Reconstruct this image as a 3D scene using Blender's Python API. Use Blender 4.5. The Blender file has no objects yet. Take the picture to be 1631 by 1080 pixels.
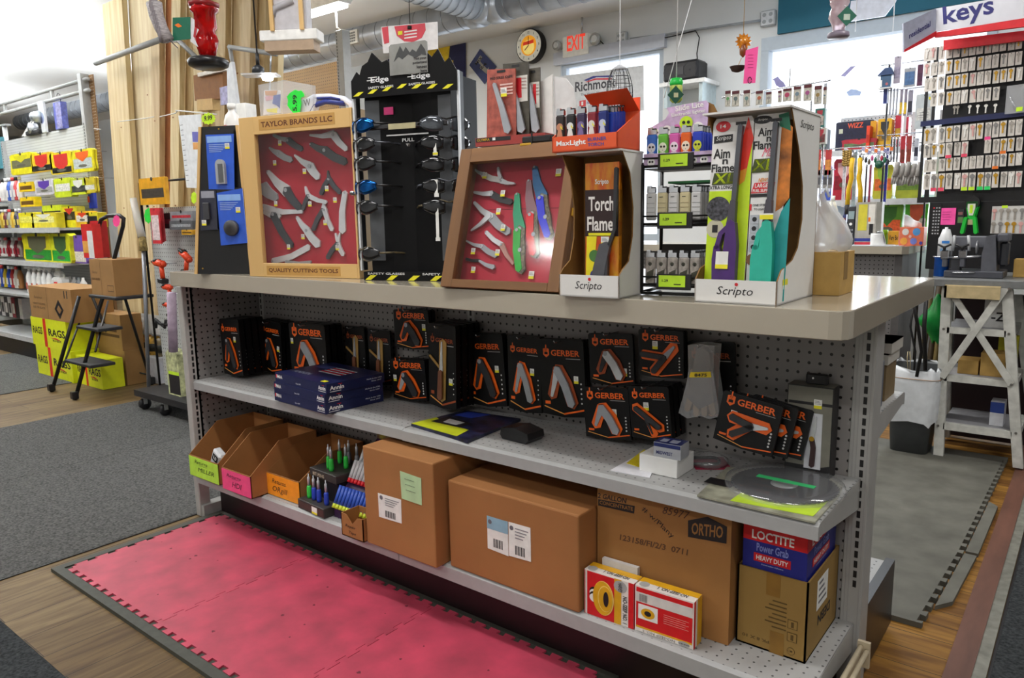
import bpy,math,random
from mathutils import Matrix,Vector
random.seed(7)
S = bpy.context.scene
COL = S.collection
W,H = 1631,1080
# ---------------- camera (solved from the shelving's one inch slots and four foot bays) ----------------
CAM = Vector((0.40484,-1.83492,1.20192)); YAW,PITCH,ROLL,FPX = 0.670650,0.160661,-0.0176257,1184.33
_cy,_sy = math.cos(YAW),math.sin(YAW)
_f = Vector((-_sy*math.cos(PITCH),_cy*math.cos(PITCH),-math.sin(PITCH)))
_r = Vector((_cy,_sy,0)); _u = _r.cross(_f)
_c,_s = math.cos(ROLL),math.sin(ROLL)
RGT = _c*_r + _s*_u; UPV = -_s*_r + _c*_u
cd = bpy.data.cameras.new('camera'); cam = bpy.data.objects.new('camera',cd); COL.objects.link(cam)
cam.matrix_world = Matrix(((RGT.x,UPV.x,-_f.x,CAM.x),(RGT.y,UPV.y,-_f.y,CAM.y),(RGT.z,UPV.z,-_f.z,CAM.z),(0,0,0,1)))
cd.sensor_width = 36; cd.lens = FPX*36/W; cd.clip_start = .05; cd.clip_end = 200
S.camera = cam
S.view_settings.view_transform = 'Standard'; S.view_settings.look = 'None'
S.view_settings.gamma = 1; S.view_settings.use_curve_mapping = False
S.view_settings.exposure = 0.36
# ---------------- daylight ----------------
wd = bpy.data.worlds.new('daylight'); S.world = wd; wd.use_nodes = True
bgn = wd.node_tree.nodes['Background']; bgn.inputs[0].default_value = (.86,.92,1,1); bgn.inputs[1].default_value = 1.6

def lamp(name,loc,sx,sy,power,rot=(0,0,0),col=(1,.98,.95)):
    l = bpy.data.lights.new(name,'AREA'); l.shape = 'RECTANGLE'; l.size = sx; l.size_y = sy; l.energy = power; l.color = col
    o = bpy.data.objects.new(name,l); COL.objects.link(o); o.location = loc; o.rotation_euler = rot
    return o
# ceiling lamps: added uplights without fittings, then strips, most with housings built below
CEIL = 3.02
UPL = [(-7.2,.2,70),(-9.5,.6,70),(-5.4,-.6,40),(-12,1.5,70),(-8,2.6,40)]
for x,y,p in UPL: lamp('fill_uplight',(x,y,CEIL-.55),1.2,.3,p,(math.pi,0,0),(.93,.97,1))  # unseen lamps, added to brighten the ceiling on the left
STRIPS = [(-8.6,-1.2,14),(-6.6,-1.2,14),(-7.4,3.2,22),(-5.2,2.35,24),(-3.0,2.4,22),(-3.6,-1.2,18),(-1.2,-1.0,22),(1.0,.9,22),(-1.2,2.2,20),(1.2,-1.8,18),(-2.4,-3.6,26),(.3,-3.8,26)]  # last two are unseen fill, added behind the camera to light the fronts
for i,(x,y,p) in enumerate(STRIPS):
    lamp('tube_or_fill_light',(x,y,CEIL-.12),1.2,.14,p)
# daylight coming in through the shop window
lamp('window_daylight',(-.9,4.15,1.7),1.9,1.3,55,(math.radians(-90),0,0),(.85,.93,1))

# ---------------- surveying helpers: a sight line met with a plane of known depth or height ----------------
def ray(px,py):
    return RGT*((px-W/2)/FPX) + UPV*((H/2-py)/FPX) + _f
def at(px,py,ax,v):
    d = ray(px,py); return CAM + d*((v-CAM[ax])/d[ax])
def fmat(O,ex,ey,ez):
    return Matrix(((ex.x,ey.x,ez.x,O.x),(ex.y,ey.y,ez.y,O.y),(ex.z,ey.z,ez.z,O.z),(0,0,0,1)))
def on(F,px,py,y=0.0):
    """local (x, z) where the sight line meets the plane local y = y of frame F"""
    n = F.col[1].xyz; O = F.col[3].xyz + n*y; d = ray(px,py)
    P = CAM + d*((O-CAM).dot(n)/d.dot(n)) - F.col[3].xyz
    return P.dot(F.col[0].xyz),P.dot(F.col[2].xyz)
def base(bl,br,z,tilt=0):
    """frame standing on height z from front-bottom-left to front-bottom-right; returns frame, width"""
    A = at(*bl,2,z); B = at(*br,2,z); ex = (B-A); w = ex.length; ex.normalize()
    ey = Vector((-ex.y,ex.x,0)); ez = Vector((0,0,1))
    if tilt: ez2 = ez*math.cos(tilt)+ey*math.sin(tilt); ey = ey*math.cos(tilt)-ez*math.sin(tilt); ez = ez2
    return fmat(A,ex,ey,ez),w
def flat(bl,br,y):
    """frame in the plane world y = const, x axis along bl-br (may be rotated in that plane)"""
    A = at(*bl,1,y); B = at(*br,1,y); ex = B-A; w = ex.length; ex.normalize(); ey = Vector((0,1,0))
    return fmat(A,ex,ey,ex.cross(ey)),w
def fr(x,y,z,rz=0,tilt=0):
    return Matrix.Translation((x,y,z)) @ Matrix.Rotation(rz,4,'Z') @ Matrix.Rotation(-tilt,4,'X')
def wall(px,py,y,rz=0):
    P = at(px,py,1,y); return fr(P.x,P.y,P.z,rz)
def side(F,w):
    """frame of the right-hand face of a box of width w"""
    return fmat(F @ Vector((w,0,0)),F.col[1].xyz,-F.col[0].xyz,F.col[2].xyz)
def top(F,h):
    return fmat(F @ Vector((0,0,h)),F.col[0].xyz,-F.col[2].xyz,F.col[1].xyz)
def shift(F,x=0,y=0,z=0): return F @ Matrix.Translation((x,y,z))

# ---------------- materials ----------------
def lin(h):
    h = h.lstrip('#'); r = []
    for i in (0,2,4):
        c = int(h[i:i+2],16)/255; r.append(c/12.92 if c <= .04045 else ((c+.055)/1.055)**2.4)
    return (*r,1)
MC = {}
def mat(h,rough=.5,metal=0,var=.06,scale=30,emit=0,alpha=1,trans=0,spec=.5,stretch=None,h2=None,bump=0,coat=0):
    key = (h,rough,metal,var,scale,emit,alpha,trans,spec,stretch,h2,bump,coat)
    if key in MC: return MC[key]
    m = bpy.data.materials.new('mat_'+h.lstrip('#')); m.use_nodes = True; nt = m.node_tree; b = nt.nodes['Principled BSDF']; MC[key] = m
    c = lin(h); b.inputs['Roughness'].default_value = rough; b.inputs['Metallic'].default_value = metal
    b.inputs['Specular IOR Level'].default_value = spec; b.inputs['Base Color'].default_value = c
    if coat: b.inputs['Coat Weight'].default_value = coat; b.inputs['Coat Roughness'].default_value = .08
    if emit: b.inputs['Emission Color'].default_value = c; b.inputs['Emission Strength'].default_value = emit
    if alpha < 1: b.inputs['Alpha'].default_value = alpha
    if trans: b.inputs['Transmission Weight'].default_value = trans; b.inputs['IOR'].default_value = 1.1
    if var or bump:
        tc = nt.nodes.new('ShaderNodeTexCoord'); mp = nt.nodes.new('ShaderNodeMapping'); nz = nt.nodes.new('ShaderNodeTexNoise')
        nz.inputs['Scale'].default_value = scale; nz.inputs['Detail'].default_value = 4
        if stretch: mp.inputs['Scale'].default_value = stretch
        nt.links.new(tc.outputs['Object'],mp.inputs[0]); nt.links.new(mp.outputs[0],nz.inputs['Vector'])
    if var:
        rp = nt.nodes.new('ShaderNodeValToRGB'); rp.color_ramp.elements[0].position = .3; rp.color_ramp.elements[1].position = .7
        d = lin(h2) if h2 else tuple(x*(1-var*2) for x in c[:3])+(1,)
        u = c if h2 else tuple(min(1,x*(1+var)) for x in c[:3])+(1,)
        rp.color_ramp.elements[0].color = d; rp.color_ramp.elements[1].color = u
        nt.links.new(nz.outputs[0],rp.inputs[0]); nt.links.new(rp.outputs[0],b.inputs['Base Color'])
    if bump:
        bp = nt.nodes.new('ShaderNodeBump'); bp.inputs['Strength'].default_value = bump; bp.inputs['Distance'].default_value = .004
        nt.links.new(nz.outputs[0],bp.inputs['Height']); nt.links.new(bp.outputs[0],b.inputs['Normal'])
    return m
def pegmat(h,ax='xz',pitch=.0254,r=.15,hole='0d0b0b',rough=.45,off=(.5,.5)):
    key = ('peg',h,ax,pitch,r,hole,off)
    if key in MC: return MC[key]
    m = bpy.data.materials.new('perforated_'+h); m.use_nodes = True; nt = m.node_tree; b = nt.nodes['Principled BSDF']; MC[key] = m
    b.inputs['Roughness'].default_value = rough
    tc = nt.nodes.new('ShaderNodeTexCoord'); sp = nt.nodes.new('ShaderNodeSeparateXYZ'); nt.links.new(tc.outputs['Object'],sp.inputs[0])
    def M(op,a,v=None,a2=None):
        n = nt.nodes.new('ShaderNodeMath'); n.operation = op
        nt.links.new(a,n.inputs[0])
        if a2 is not None: nt.links.new(a2,n.inputs[1])
        elif v is not None: n.inputs[1].default_value = v
        return n.outputs[0]
    q = []
    for k,a in enumerate(ax):
        s = M('DIVIDE',sp.outputs['xyz'.index(a)],pitch); s = M('ADD',s,1000+off[k]); s = M('FRACT',s); s = M('SUBTRACT',s,.5); q.append(M('MULTIPLY',s,None,s))
    d = M('ADD',q[0],None,q[1]); lt = M('LESS_THAN',d,r*r)
    nz = nt.nodes.new('ShaderNodeTexNoise'); nz.inputs['Scale'].default_value = 6
    rp = nt.nodes.new('ShaderNodeValToRGB'); c = lin(h); rp.color_ramp.elements[0].color = tuple(x*.88 for x in c[:3])+(1,); rp.color_ramp.elements[1].color = c
    rp.color_ramp.elements[0].position = .3; rp.color_ramp.elements[1].position = .7
    nt.links.new(tc.outputs['Object'],nz.inputs['Vector']); nt.links.new(nz.outputs[0],rp.inputs[0])
    mx = nt.nodes.new('ShaderNodeMix'); mx.data_type = 'RGBA'; nt.links.new(lt,mx.inputs['Factor']); nt.links.new(rp.outputs[0],mx.inputs[6]); mx.inputs[7].default_value = lin(hole)
    nt.links.new(mx.outputs[2],b.inputs['Base Color'])
    return m
def glassmat(name='clear_glass',tint=(1,1,1),refl=.0,alpha=0.0,rough=.1):
    """clear sheet: mostly transparent, a little mirror reflection"""
    key = ('glass',name)
    if key in MC: return MC[key]
    m = bpy.data.materials.new(name); m.use_nodes = True; nt = m.node_tree; nt.nodes.clear(); MC[key] = m
    o = nt.nodes.new('ShaderNodeOutputMaterial'); t = nt.nodes.new('ShaderNodeBsdfTransparent'); g = nt.nodes.new('ShaderNodeBsdfGlossy'); fz = nt.nodes.new('ShaderNodeLayerWeight'); pw = nt.nodes.new('ShaderNodeMath'); pw.operation = 'POWER'; pw.inputs[1].default_value = 5; fz.inputs[0].default_value = .5; mx = nt.nodes.new('ShaderNodeMixShader')
    nz = nt.nodes.new('ShaderNodeTexNoise'); nz.inputs['Scale'].default_value = 8; bp = nt.nodes.new('ShaderNodeBump'); bp.inputs['Strength'].default_value = .04
    nt.links.new(nz.outputs[0],bp.inputs['Height']); nt.links.new(bp.outputs[0],g.inputs['Normal'])
    t.inputs[0].default_value = (*tint,1); g.inputs['Roughness'].default_value = rough; nt.links.new(fz.outputs['Facing'],pw.inputs[0])
    ad = nt.nodes.new('ShaderNodeMath'); ad.operation = 'ADD'; ad.inputs[1].default_value = refl+.035; nt.links.new(pw.outputs[0],ad.inputs[0]); ad.use_clamp = True
    nt.links.new(ad.outputs[0],mx.inputs[0]); nt.links.new(t.outputs[0],mx.inputs[1]); nt.links.new(g.outputs[0],mx.inputs[2])
    if alpha:
        d = nt.nodes.new('ShaderNodeBsdfDiffuse'); d.inputs[0].default_value = (.85,.87,.9,1); m2 = nt.nodes.new('ShaderNodeMixShader'); m2.inputs[0].default_value = alpha
        nt.links.new(mx.outputs[0],m2.inputs[1]); nt.links.new(d.outputs[0],m2.inputs[2]); nt.links.new(m2.outputs[0],o.inputs[0])
    else: nt.links.new(mx.outputs[0],o.inputs[0])
    return m
GLASS = glassmat(); PLASTIC = glassmat('clear_plastic',refl=.05,alpha=.10,rough=.12); FILM = glassmat('thin_bag_film',refl=.08,alpha=.22,rough=.2)

# ---------------- mesh building ----------------
TXT = {}
def textgeo(s):
    if s in TXT: return TXT[s]
    cu = bpy.data.curves.new('lettering','FONT'); cu.body = s.lstrip('~'); cu.resolution_u = 2; cu.offset = 0 if s[0] == '~' else .022; cu.shear = .25 if s[0] == '~' else 0
    o = bpy.data.objects.new('lettering',cu); COL.objects.link(o)
    bpy.context.view_layer.update(); dg = bpy.context.evaluated_depsgraph_get(); me = o.evaluated_get(dg).to_mesh()
    vs = [v.co.copy() for v in me.vertices]; fs = [tuple(p.vertices) for p in me.polygons]
    bpy.data.objects.remove(o); bpy.data.curves.remove(cu)
    if not vs: TXT[s] = ([],[]); return TXT[s]
    x0 = min(v.x for v in vs); x1 = max(v.x for v in vs); y0 = min(v.y for v in vs); y1 = max(v.y for v in vs)
    TXT[s] = ([((v.x-x0)/(x1-x0 or 1),(v.y-y0)/(y1-y0 or 1)) for v in vs],fs,(x1-x0)/(y1-y0 or 1)); return TXT[s]
class MB:
    def __init__(s,F=None): s.v = []; s.f = []; s.mi = []; s.sm = []; s.mats = []; s.F = F or Matrix.Identity(4)
    def at(s,F): s.F = F; return s
    def add(s,vs,fs,m,smooth=False):
        n = len(s.v); F = s.F
        s.v += [F @ Vector(v) for v in vs]
        if m not in s.mats: s.mats.append(m)
        k = s.mats.index(m)
        for f in fs: s.f.append([i+n for i in f]); s.mi.append(k); s.sm.append(smooth)
        return s
    def box(s,x0,x1,y0,y1,z0,z1,m,b=0):
        if x0 > x1: x0,x1 = x1,x0
        if y0 > y1: y0,y1 = y1,y0
        if z0 > z1: z0,z1 = z1,z0
        b = min(b,(x1-x0)*.45,(y1-y0)*.45,(z1-z0)*.45)
        if b <= 0:
            return s.add([(x,y,z) for z in (z0,z1) for y in (y0,y1) for x in (x0,x1)],[(0,2,3,1),(4,5,7,6),(0,1,5,4),(2,6,7,3),(0,4,6,2),(1,3,7,5)],m)
        vs = []; ids = {}
        for i,x in enumerate((x0,x1)):
            for j,y in enumerate((y0,y1)):
                for k,z in enumerate((z0,z1)):
                    dx = b if i == 0 else -b; dy = b if j == 0 else -b; dz = b if k == 0 else -b
                    for a,p in enumerate(((x,y+dy,z+dz),(x+dx,y,z+dz),(x+dx,y+dy,z))): ids[i,j,k,a] = len(vs); vs.append(p)
        fs = []
        for i in (0,1):
            q = [ids[i,0,0,0],ids[i,1,0,0],ids[i,1,1,0],ids[i,0,1,0]]; fs.append(q if i else q[::-1])
            q = [ids[0,i,0,1],ids[0,i,1,1],ids[1,i,1,1],ids[1,i,0,1]]; fs.append(q if i else q[::-1])
            q = [ids[0,0,i,2],ids[1,0,i,2],ids[1,1,i,2],ids[0,1,i,2]]; fs.append(q if i else q[::-1])
        for i in (0,1):
            for j in (0,1):
                fs.append([ids[i,j,0,0],ids[i,j,0,1],ids[i,j,1,1],ids[i,j,1,0]] if (i+j) % 2 else [ids[i,j,0,1],ids[i,j,0,0],ids[i,j,1,0],ids[i,j,1,1]])
                fs.append([ids[i,0,j,0],ids[i,0,j,2],ids[i,1,j,2],ids[i,1,j,0]]) ; fs.append([ids[0,i,j,1],ids[0,i,j,2],ids[1,i,j,2],ids[1,i,j,1]])
                for k in (0,1): fs.append([ids[i,j,k,0],ids[i,j,k,1],ids[i,j,k,2]])
        return s.add(vs,fs,m)
    def prism(s,pts,y0,y1,m,smooth=False):
        """polygon in local x-z, from y0 to y1"""
        n = len(pts); a = sum(pts[i][0]*pts[(i+1) % n][1]-pts[(i+1) % n][0]*pts[i][1] for i in range(n))
        if a < 0: pts = pts[::-1]
        if y0 > y1: y0,y1 = y1,y0
        vs = [(x,y0,z) for x,z in pts]+[(x,y1,z) for x,z in pts]
        return s.add(vs,[list(range(n)),list(range(2*n-1,n-1,-1))]+[[i,i+n,(i+1) % n+n,(i+1) % n] for i in range(n)],m,smooth)
    def poly(s,pts,m,y=0,t=.0004): return s.prism(pts,y-t,y,m)
    def pp(s,pxs,m,y=0,t=.0006): return s.prism([on(s.F,a,b,y) for a,b in pxs],y-t,y,m)
    def disc(s,x,z,r,m,y=0,t=.0006,n=24,rz=None): return s.prism([(x+r*math.cos(6.2832*i/n),z+(rz or r)*math.sin(6.2832*i/n)) for i in range(n)],y-t,y,m)
    def rect(s,x0,x1,z0,z1,m,y=0,t=.0004): return s.prism([(x0,z0),(x1,z0),(x1,z1),(x0,z1)],y-t,y,m)
    def stroke(s,pts,w,m,y=0,t=.001,w2=None):
        """thick line through 2-d points with round ends"""
        w2 = w if w2 is None else w2; L = []; R = []; n = len(pts)
        for i,(x,z) in enumerate(pts):
            a = pts[max(i-1,0)]; b = pts[min(i+1,n-1)]; dx,dz = b[0]-a[0],b[1]-a[1]; l = math.hypot(dx,dz) or 1; h = (w+(w2-w)*i/max(1,n-1))/2
            L.append((x-dz/l*h,z+dx/l*h)); R.append((x+dz/l*h,z-dx/l*h))
        (x,z) = pts[-1]; dx,dz = x-pts[-2][0],z-pts[-2][1]; l = math.hypot(dx,dz) or 1; cap = [(x+dx/l*w2*.35,z+dz/l*w2*.35)]
        (x,z) = pts[0]; dx,dz = x-pts[1][0],z-pts[1][1]; l = math.hypot(dx,dz) or 1; cap0 = [(x+dx/l*w*.35,z+dz/l*w*.35)]
        if n == 2: return s.prism(L+cap+R[::-1]+cap0,y-t,y,m)
        for i in range(n-1):
            q = [L[i],L[i+1],R[i+1],R[i]]
            if i == 0: q = q+cap0
            if i == n-2: q = [L[i],L[i+1]]+cap+[R[i+1],R[i]]+(cap0 if i == 0 else [])
            s.prism(q,y-t,y,m)
        return s
    def text(s,t,m,bl,br,tl,y=0,th=0):
        g = textgeo(t)
        if not g[0]: return s
        ux,uz = br[0]-bl[0],br[1]-bl[1]; vx,vz = tl[0]-bl[0],tl[1]-bl[1]
        return s.add([(bl[0]+a*ux+b*vx,y,bl[1]+a*uz+b*vz) for a,b in g[0]],g[1],m)
    def txt(s,t,m,x,z,h,w=None,y=-.0006,cx=False,flip=False,vert=False):
        g = textgeo(t)
        if not g[0]: return s
        w = w or g[2]*h
        if cx: x -= w/2
        if vert: return s.text(t,m,(x,z),(x,z-w),(x+h,z),y)
        if flip: return s.text(t,m,(x+w,z+h),(x,z+h),(x+w,z),y)
        return s.text(t,m,(x,z),(x+w,z),(x,z+h),y)
    def ptext(s,t,m,bl,br,tl,y=-.0006): return s.text(t,m,on(s.F,*bl,y),on(s.F,*br,y),on(s.F,*tl,y),y)
    def tube(s,path,r,m,n=8,r2=None,closed=False):
        P = [Vector(p) for p in path]; vs = []; fs = []; k = len(P); up = None
        for i,p in enumerate(P):
            if closed: d = P[(i+1) % k]-P[i-1]
            else: d = P[min(i+1,k-1)]-P[max(i-1,0)]
            d.normalize()
            if up is None: up = Vector((0,0,1)) if abs(d.z) < .9 else Vector((1,0,0))
            a = d.cross(up).normalized(); b = a.cross(d).normalized(); up = b
            rr = r if r2 is None else r+(r2-r)*i/max(1,k-1)
            for j in range(n): t = 6.28318*j/n; vs.append(p+a*rr*math.cos(t)+b*rr*math.sin(t))
        for i in range(k if closed else k-1):
            i2 = (i+1) % k
            for j in range(n): fs.append([i*n+j,i*n+(j+1) % n,i2*n+(j+1) % n,i2*n+j])
        if not closed: fs += [list(range(n))[::-1],list(range((k-1)*n,k*n))]
        return s.add(vs,fs,m,True)
    def lathe(s,prof,m,c=(0,0,0),n=24,ax='z',sx=1,sy=1,cap=True):
        vs = []; fs = []; k = len(prof)
        for r,z in prof:
            for j in range(n):
                t = 6.28318*j/n; a,b = r*math.cos(t)*sx,r*math.sin(t)*sy
                p = {'z': (a,b,z),'y': (a,z,b),'x': (z,a,b)}[ax]; vs.append((p[0]+c[0],p[1]+c[1],p[2]+c[2]))
        for i in range(k-1):
            for j in range(n): fs.append([i*n+j,i*n+(j+1) % n,(i+1)*n+(j+1) % n,(i+1)*n+j])
        if cap: fs += [list(range(n))[::-1],list(range((k-1)*n,k*n))]
        return s.add(vs,fs,m,True)
    def grid(s,fn,nu,nv,m,smooth=True):
        vs = [fn(i/nu,j/nv) for j in range(nv+1) for i in range(nu+1)]
        return s.add(vs,[[j*(nu+1)+i,j*(nu+1)+i+1,(j+1)*(nu+1)+i+1,(j+1)*(nu+1)+i] for j in range(nv) for i in range(nu)],m,smooth)
    def build(s,name,parent=None,F=None,bevel=0,solid=0):
        me = bpy.data.meshes.new(name)
        M0 = (WM[parent] if parent is not None else (F or s.F)); I = M0.inverted()
        me.from_pydata([I @ v for v in s.v],[],s.f)
        for m in s.mats: me.materials.append(m)
        me.polygons.foreach_set('material_index',s.mi); me.polygons.foreach_set('use_smooth',s.sm); me.update()
        o = bpy.data.objects.new(name,me); COL.objects.link(o)
        if parent is not None: o.parent = parent; WM[o] = M0
        else: o.matrix_world = M0; WM[o] = M0
        if bevel:
            b = o.modifiers.new('bevel','BEVEL'); b.width = bevel; b.segments = 2; b.limit_method = 'ANGLE'; b.angle_limit = 1.0
        if solid:
            b = o.modifiers.new('thickness','SOLIDIFY'); b.thickness = solid
        return o
WM = {}
def tag(o,label,cat,group=None):
    o['label'] = label; o['category'] = cat
    if group: o['group'] = group
    return o
def thing(name,label,cat,F,group=None):
    o = bpy.data.objects.new(name,None); COL.objects.link(o); o.matrix_world = F; WM[o] = F; o.empty_display_size = .05
    return tag(o,label,cat,group)
def struct(o): o['kind'] = 'structure'; return o
def copy_tree(o,F,label,group=None,parent=None):
    c = o.copy(); COL.objects.link(c)
    if parent is None: c.matrix_world = F; WM[c] = F; c['label'] = label
    else: c.parent = parent; WM[c] = WM[parent]
    for ch in list(o.children): copy_tree(ch,None,None,None,c)
    return c
# shared colours
WHITE = mat('f2f2f0'); BLACK = mat('121113',.45); DARK = mat('1c1b1e'); GREYM = mat('9c9b99',.4,var=.03); CHROME = mat('c9cbd0',.22,1,var=.03)
STEELG = mat('a5a4a1',.42,var=.04,scale=12); YEL = mat('e8e020'); ORANGE = mat('f07818'); RED = mat('d8202c',.45); BLUE = mat('2458c8',.45)
CARD = mat('a36e3c',.75,var=.05,scale=14); CARDIN = mat('9c6a32',.8,var=.05); KNEON = mat('c9f02c'); PINKN = mat('ff4a96',.6); INK = mat('1a1518',.6)
TAGW = mat('eeeeea'); TAGY = mat('f0e62c'); GOLD = mat('d7a63c',.3,.8); GREENN = mat('1fe23e',.55)
def tagsticker(mb,x,z,w=.016,h=.022,y=-.0012):
    mb.rect(x,x+w,z+h*.35,z+h,TAGW,y); mb.rect(x,x+w,z,z+h*.35,TAGY,y)
    for k in range(3): mb.rect(x+w*.12,x+w*(.88-.1*k),z+h*(.5+.15*k),z+h*(.55+.15*k),mat('8c8c8c',.6),y-.0005)
# ======================= THE SETTING =======================
def sbox(name,x0,x1,y0,y1,z0,z1,m): return struct(MB().box(x0,x1,y0,y1,z0,z1,m).build(name,F=fr(x0,y0,z0)))
woodfloor = mat('8a7a58',.42,var=.3,scale=5,stretch=(1,9,1),h2='6a5630',spec=.4)
def plankmat(name,ca,cb,axis,pw=.15):
    m = bpy.data.materials.new(name); m.use_nodes = True; nt = m.node_tree; b = nt.nodes['Principled BSDF']; b.inputs['Roughness'].default_value = .62; b.inputs['Specular IOR Level'].default_value = .3
    tc = nt.nodes.new('ShaderNodeTexCoord'); mp = nt.nodes.new('ShaderNodeMapping'); nt.links.new(tc.outputs['Object'],mp.inputs[0])
    if axis == 'y': mp.inputs['Rotation'].default_value = (0,0,math.pi/2)
    br = nt.nodes.new('ShaderNodeTexBrick'); nt.links.new(mp.outputs[0],br.inputs[0]); br.inputs['Scale'].default_value = 1
    br.inputs['Brick Width'].default_value = 1.1; br.inputs['Row Height'].default_value = pw; br.inputs['Mortar Size'].default_value = .0015
    br.inputs['Color1'].default_value = lin(ca); br.inputs['Color2'].default_value = lin(cb); br.inputs['Mortar'].default_value = lin('3a2c1a')
    m2 = nt.nodes.new('ShaderNodeMapping'); nt.links.new(mp.outputs[0],m2.inputs[0]); m2.inputs['Scale'].default_value = (1.6,16,1)
    nz = nt.nodes.new('ShaderNodeTexNoise'); nz.inputs['Scale'].default_value = 2.2; nz.inputs['Detail'].default_value = 7; nz.inputs['Distortion'].default_value = .8; nt.links.new(m2.outputs[0],nz.inputs['Vector'])
    rp = nt.nodes.new('ShaderNodeValToRGB'); rp.color_ramp.elements[0].position = .35; rp.color_ramp.elements[0].color = (.42,.34,.26,1); rp.color_ramp.elements[1].position = .62; rp.color_ramp.elements[1].color = (1,1,1,1)
    nt.links.new(nz.outputs[0],rp.inputs[0]); mx = nt.nodes.new('ShaderNodeMix'); mx.data_type = 'RGBA'; mx.blend_type = 'MULTIPLY'; mx.inputs['Factor'].default_value = .8
    nt.links.new(br.outputs[0],mx.inputs[6]); nt.links.new(rp.outputs[0],mx.inputs[7]); nt.links.new(mx.outputs[2],b.inputs['Base Color'])
    return m
sbox('floor',-26,5,-5,4.3,-.06,0,plankmat('worn_plank_floor','7c6744','66502e','y'))
CARPET = mat('6a6a68',.95,var=.24,scale=110,bump=.9,spec=.1,h2='3c3c3c'); CARPETD = mat('45484a',.95,var=.3,scale=110,bump=.9,spec=.1,h2='262829')
def runner(name,x0,x1,y0,y1,m,label,seam=None):
    b = MB(fr(x0,y0,0)); w,h = x1-x0,y1-y0
    if seam: b.box(0,seam-x0-.002,0,h,0,.006,m,.002); b.box(seam-x0+.002,w,0,h,0,.006,m,.002)
    else: b.box(0,w,0,h,0,.006,m,.002)
    b.box(-.006,.0,0,h,0,.004,DARK); b.box(w,w+.006,0,h,0,.004,DARK)
    return tag(b.build(name),label,'carpet')
runner('carpet_runner',-4.74,-2.485,-3.5,3.0,CARPET,'wide grey carpet runner on the floor left of the shelving, with a seam',-3.62)
runner('carpet_runner',-7.75,-5.80,-3.5,1.0,CARPET,'grey carpet runner behind the step ladder beside the yellow rag boxes',-6.75)
runner('carpet_runner',-2.17,.6,-3.4,-1.155,CARPETD,'dark carpet piece in the bottom left corner beside worn planks')
runner('carpet_runner',.27,1.6,-1.1,3.4,CARPETD,'dark carpet along the right edge behind the brown threshold')
sbox('trim_1',.172,.232,-2,3.6,0,.012,mat('6b4638',.6,var=.15,scale=20,stretch=(1,.2,1)))
sbox('trim_2',.232,.262,-2,3.6,0,.009,mat('8b8a80',.5,.3,var=.15))
sbox('trim_3',-2.4,.172,-.30,3.4,0,.003,plankmat('amber_planks','a07430','7a5220','x',.09))
# ---- ceiling and back wall ----
WY = 4.3
wallm = mat('e4e6e6',.75,var=.02,scale=2)
sbox('wall_front',-26,5,-5.1,-5,0,CEIL,wallm); sbox('wall_right',5,5.1,-5,4.4,0,CEIL,wallm); sbox('wall_left',-26.1,-26,-5,4.4,0,CEIL,wallm)
ceilm = mat('f0f0ee',.8,var=.02,scale=2)
sbox('ceiling',-26,5,-5,WY+.1,CEIL,CEIL+.08,ceilm)
def X(px,py,y=WY): return at(px,py,1,y).x
def Z(px,py,y=WY): return at(px,py,1,y).z
D0,D1,DT = X(893,110),X(1057,82),Z(960,93)
V0,V1,VT,VB = X(1213,80),X(1590,40),Z(1330,56),1.28
wb = MB(fr(-26,WY,0)); wb.F = Matrix.Identity(4)
for x0,x1,z0,z1 in ((-26,D0,0,CEIL),(D0,D1,DT,CEIL),(D1,V0,0,CEIL),(V0,V1,VT,CEIL),(V0,V1,0,VB),(V1,5,0,CEIL)): wb.box(x0,x1,WY,WY+.14,z0,z1,wallm)
wb.box(D0-.05,D1+.03,WY-.05,WY,DT,DT+.11,mat('c4c8d2',.4,var=.02))     # door head
struct(wb.build('wall_back',F=fr(-26,WY,0)))
# teal painted band over the window
TE = X(1241,30); sbox('trim_4',TE,V1+1,WY-.03,WY,VT+.07,CEIL,mat('0a6076',.6,var=.03,scale=3))
# corner pilaster line and window frame
FRM = mat('b9c4ce',.4,var=.02)
d = struct(MB(fr(D0,WY,0)).box(0,.05,.02,.08,0,DT,FRM).box(D1-D0-.05,D1-D0,.02,.08,0,DT,FRM).box(.05,D1-D0-.05,.02,.08,DT-.03,DT,FRM).box(.05,D1-D0-.05,.02,.08,0,.25,FRM).box(.05,D1-D0-.05,.03,.07,.98,1.04,FRM).build('door_1'))
MB(fr(D0,WY,0)).box(.05,D1-D0-.05,.045,.05,.25,DT-.03,GLASS).build('pane',d)
MB(fr(D0,WY,0)).box(.08,.11,-.03,.02,.95,1.25,CHROME).build('door_handle',d)
w = struct(MB(fr(V0,WY,0)).box(0,.06,-.01,.09,VB+.041,VT-.041,FRM).box(V1-V0-.06,V1-V0,-.01,.09,VB+.041,VT-.041,FRM).box(0,V1-V0,-.01,.09,VT-.04,VT+.06,FRM).box(0,V1-V0,-.04,.09,VB-.03,VB+.04,FRM).build('window_1'))
MB(fr(V0,WY,0)).box(.06,V1-V0-.06,.045,.05,VB+.04,VT-.04,GLASS).build('pane',w)
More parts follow.
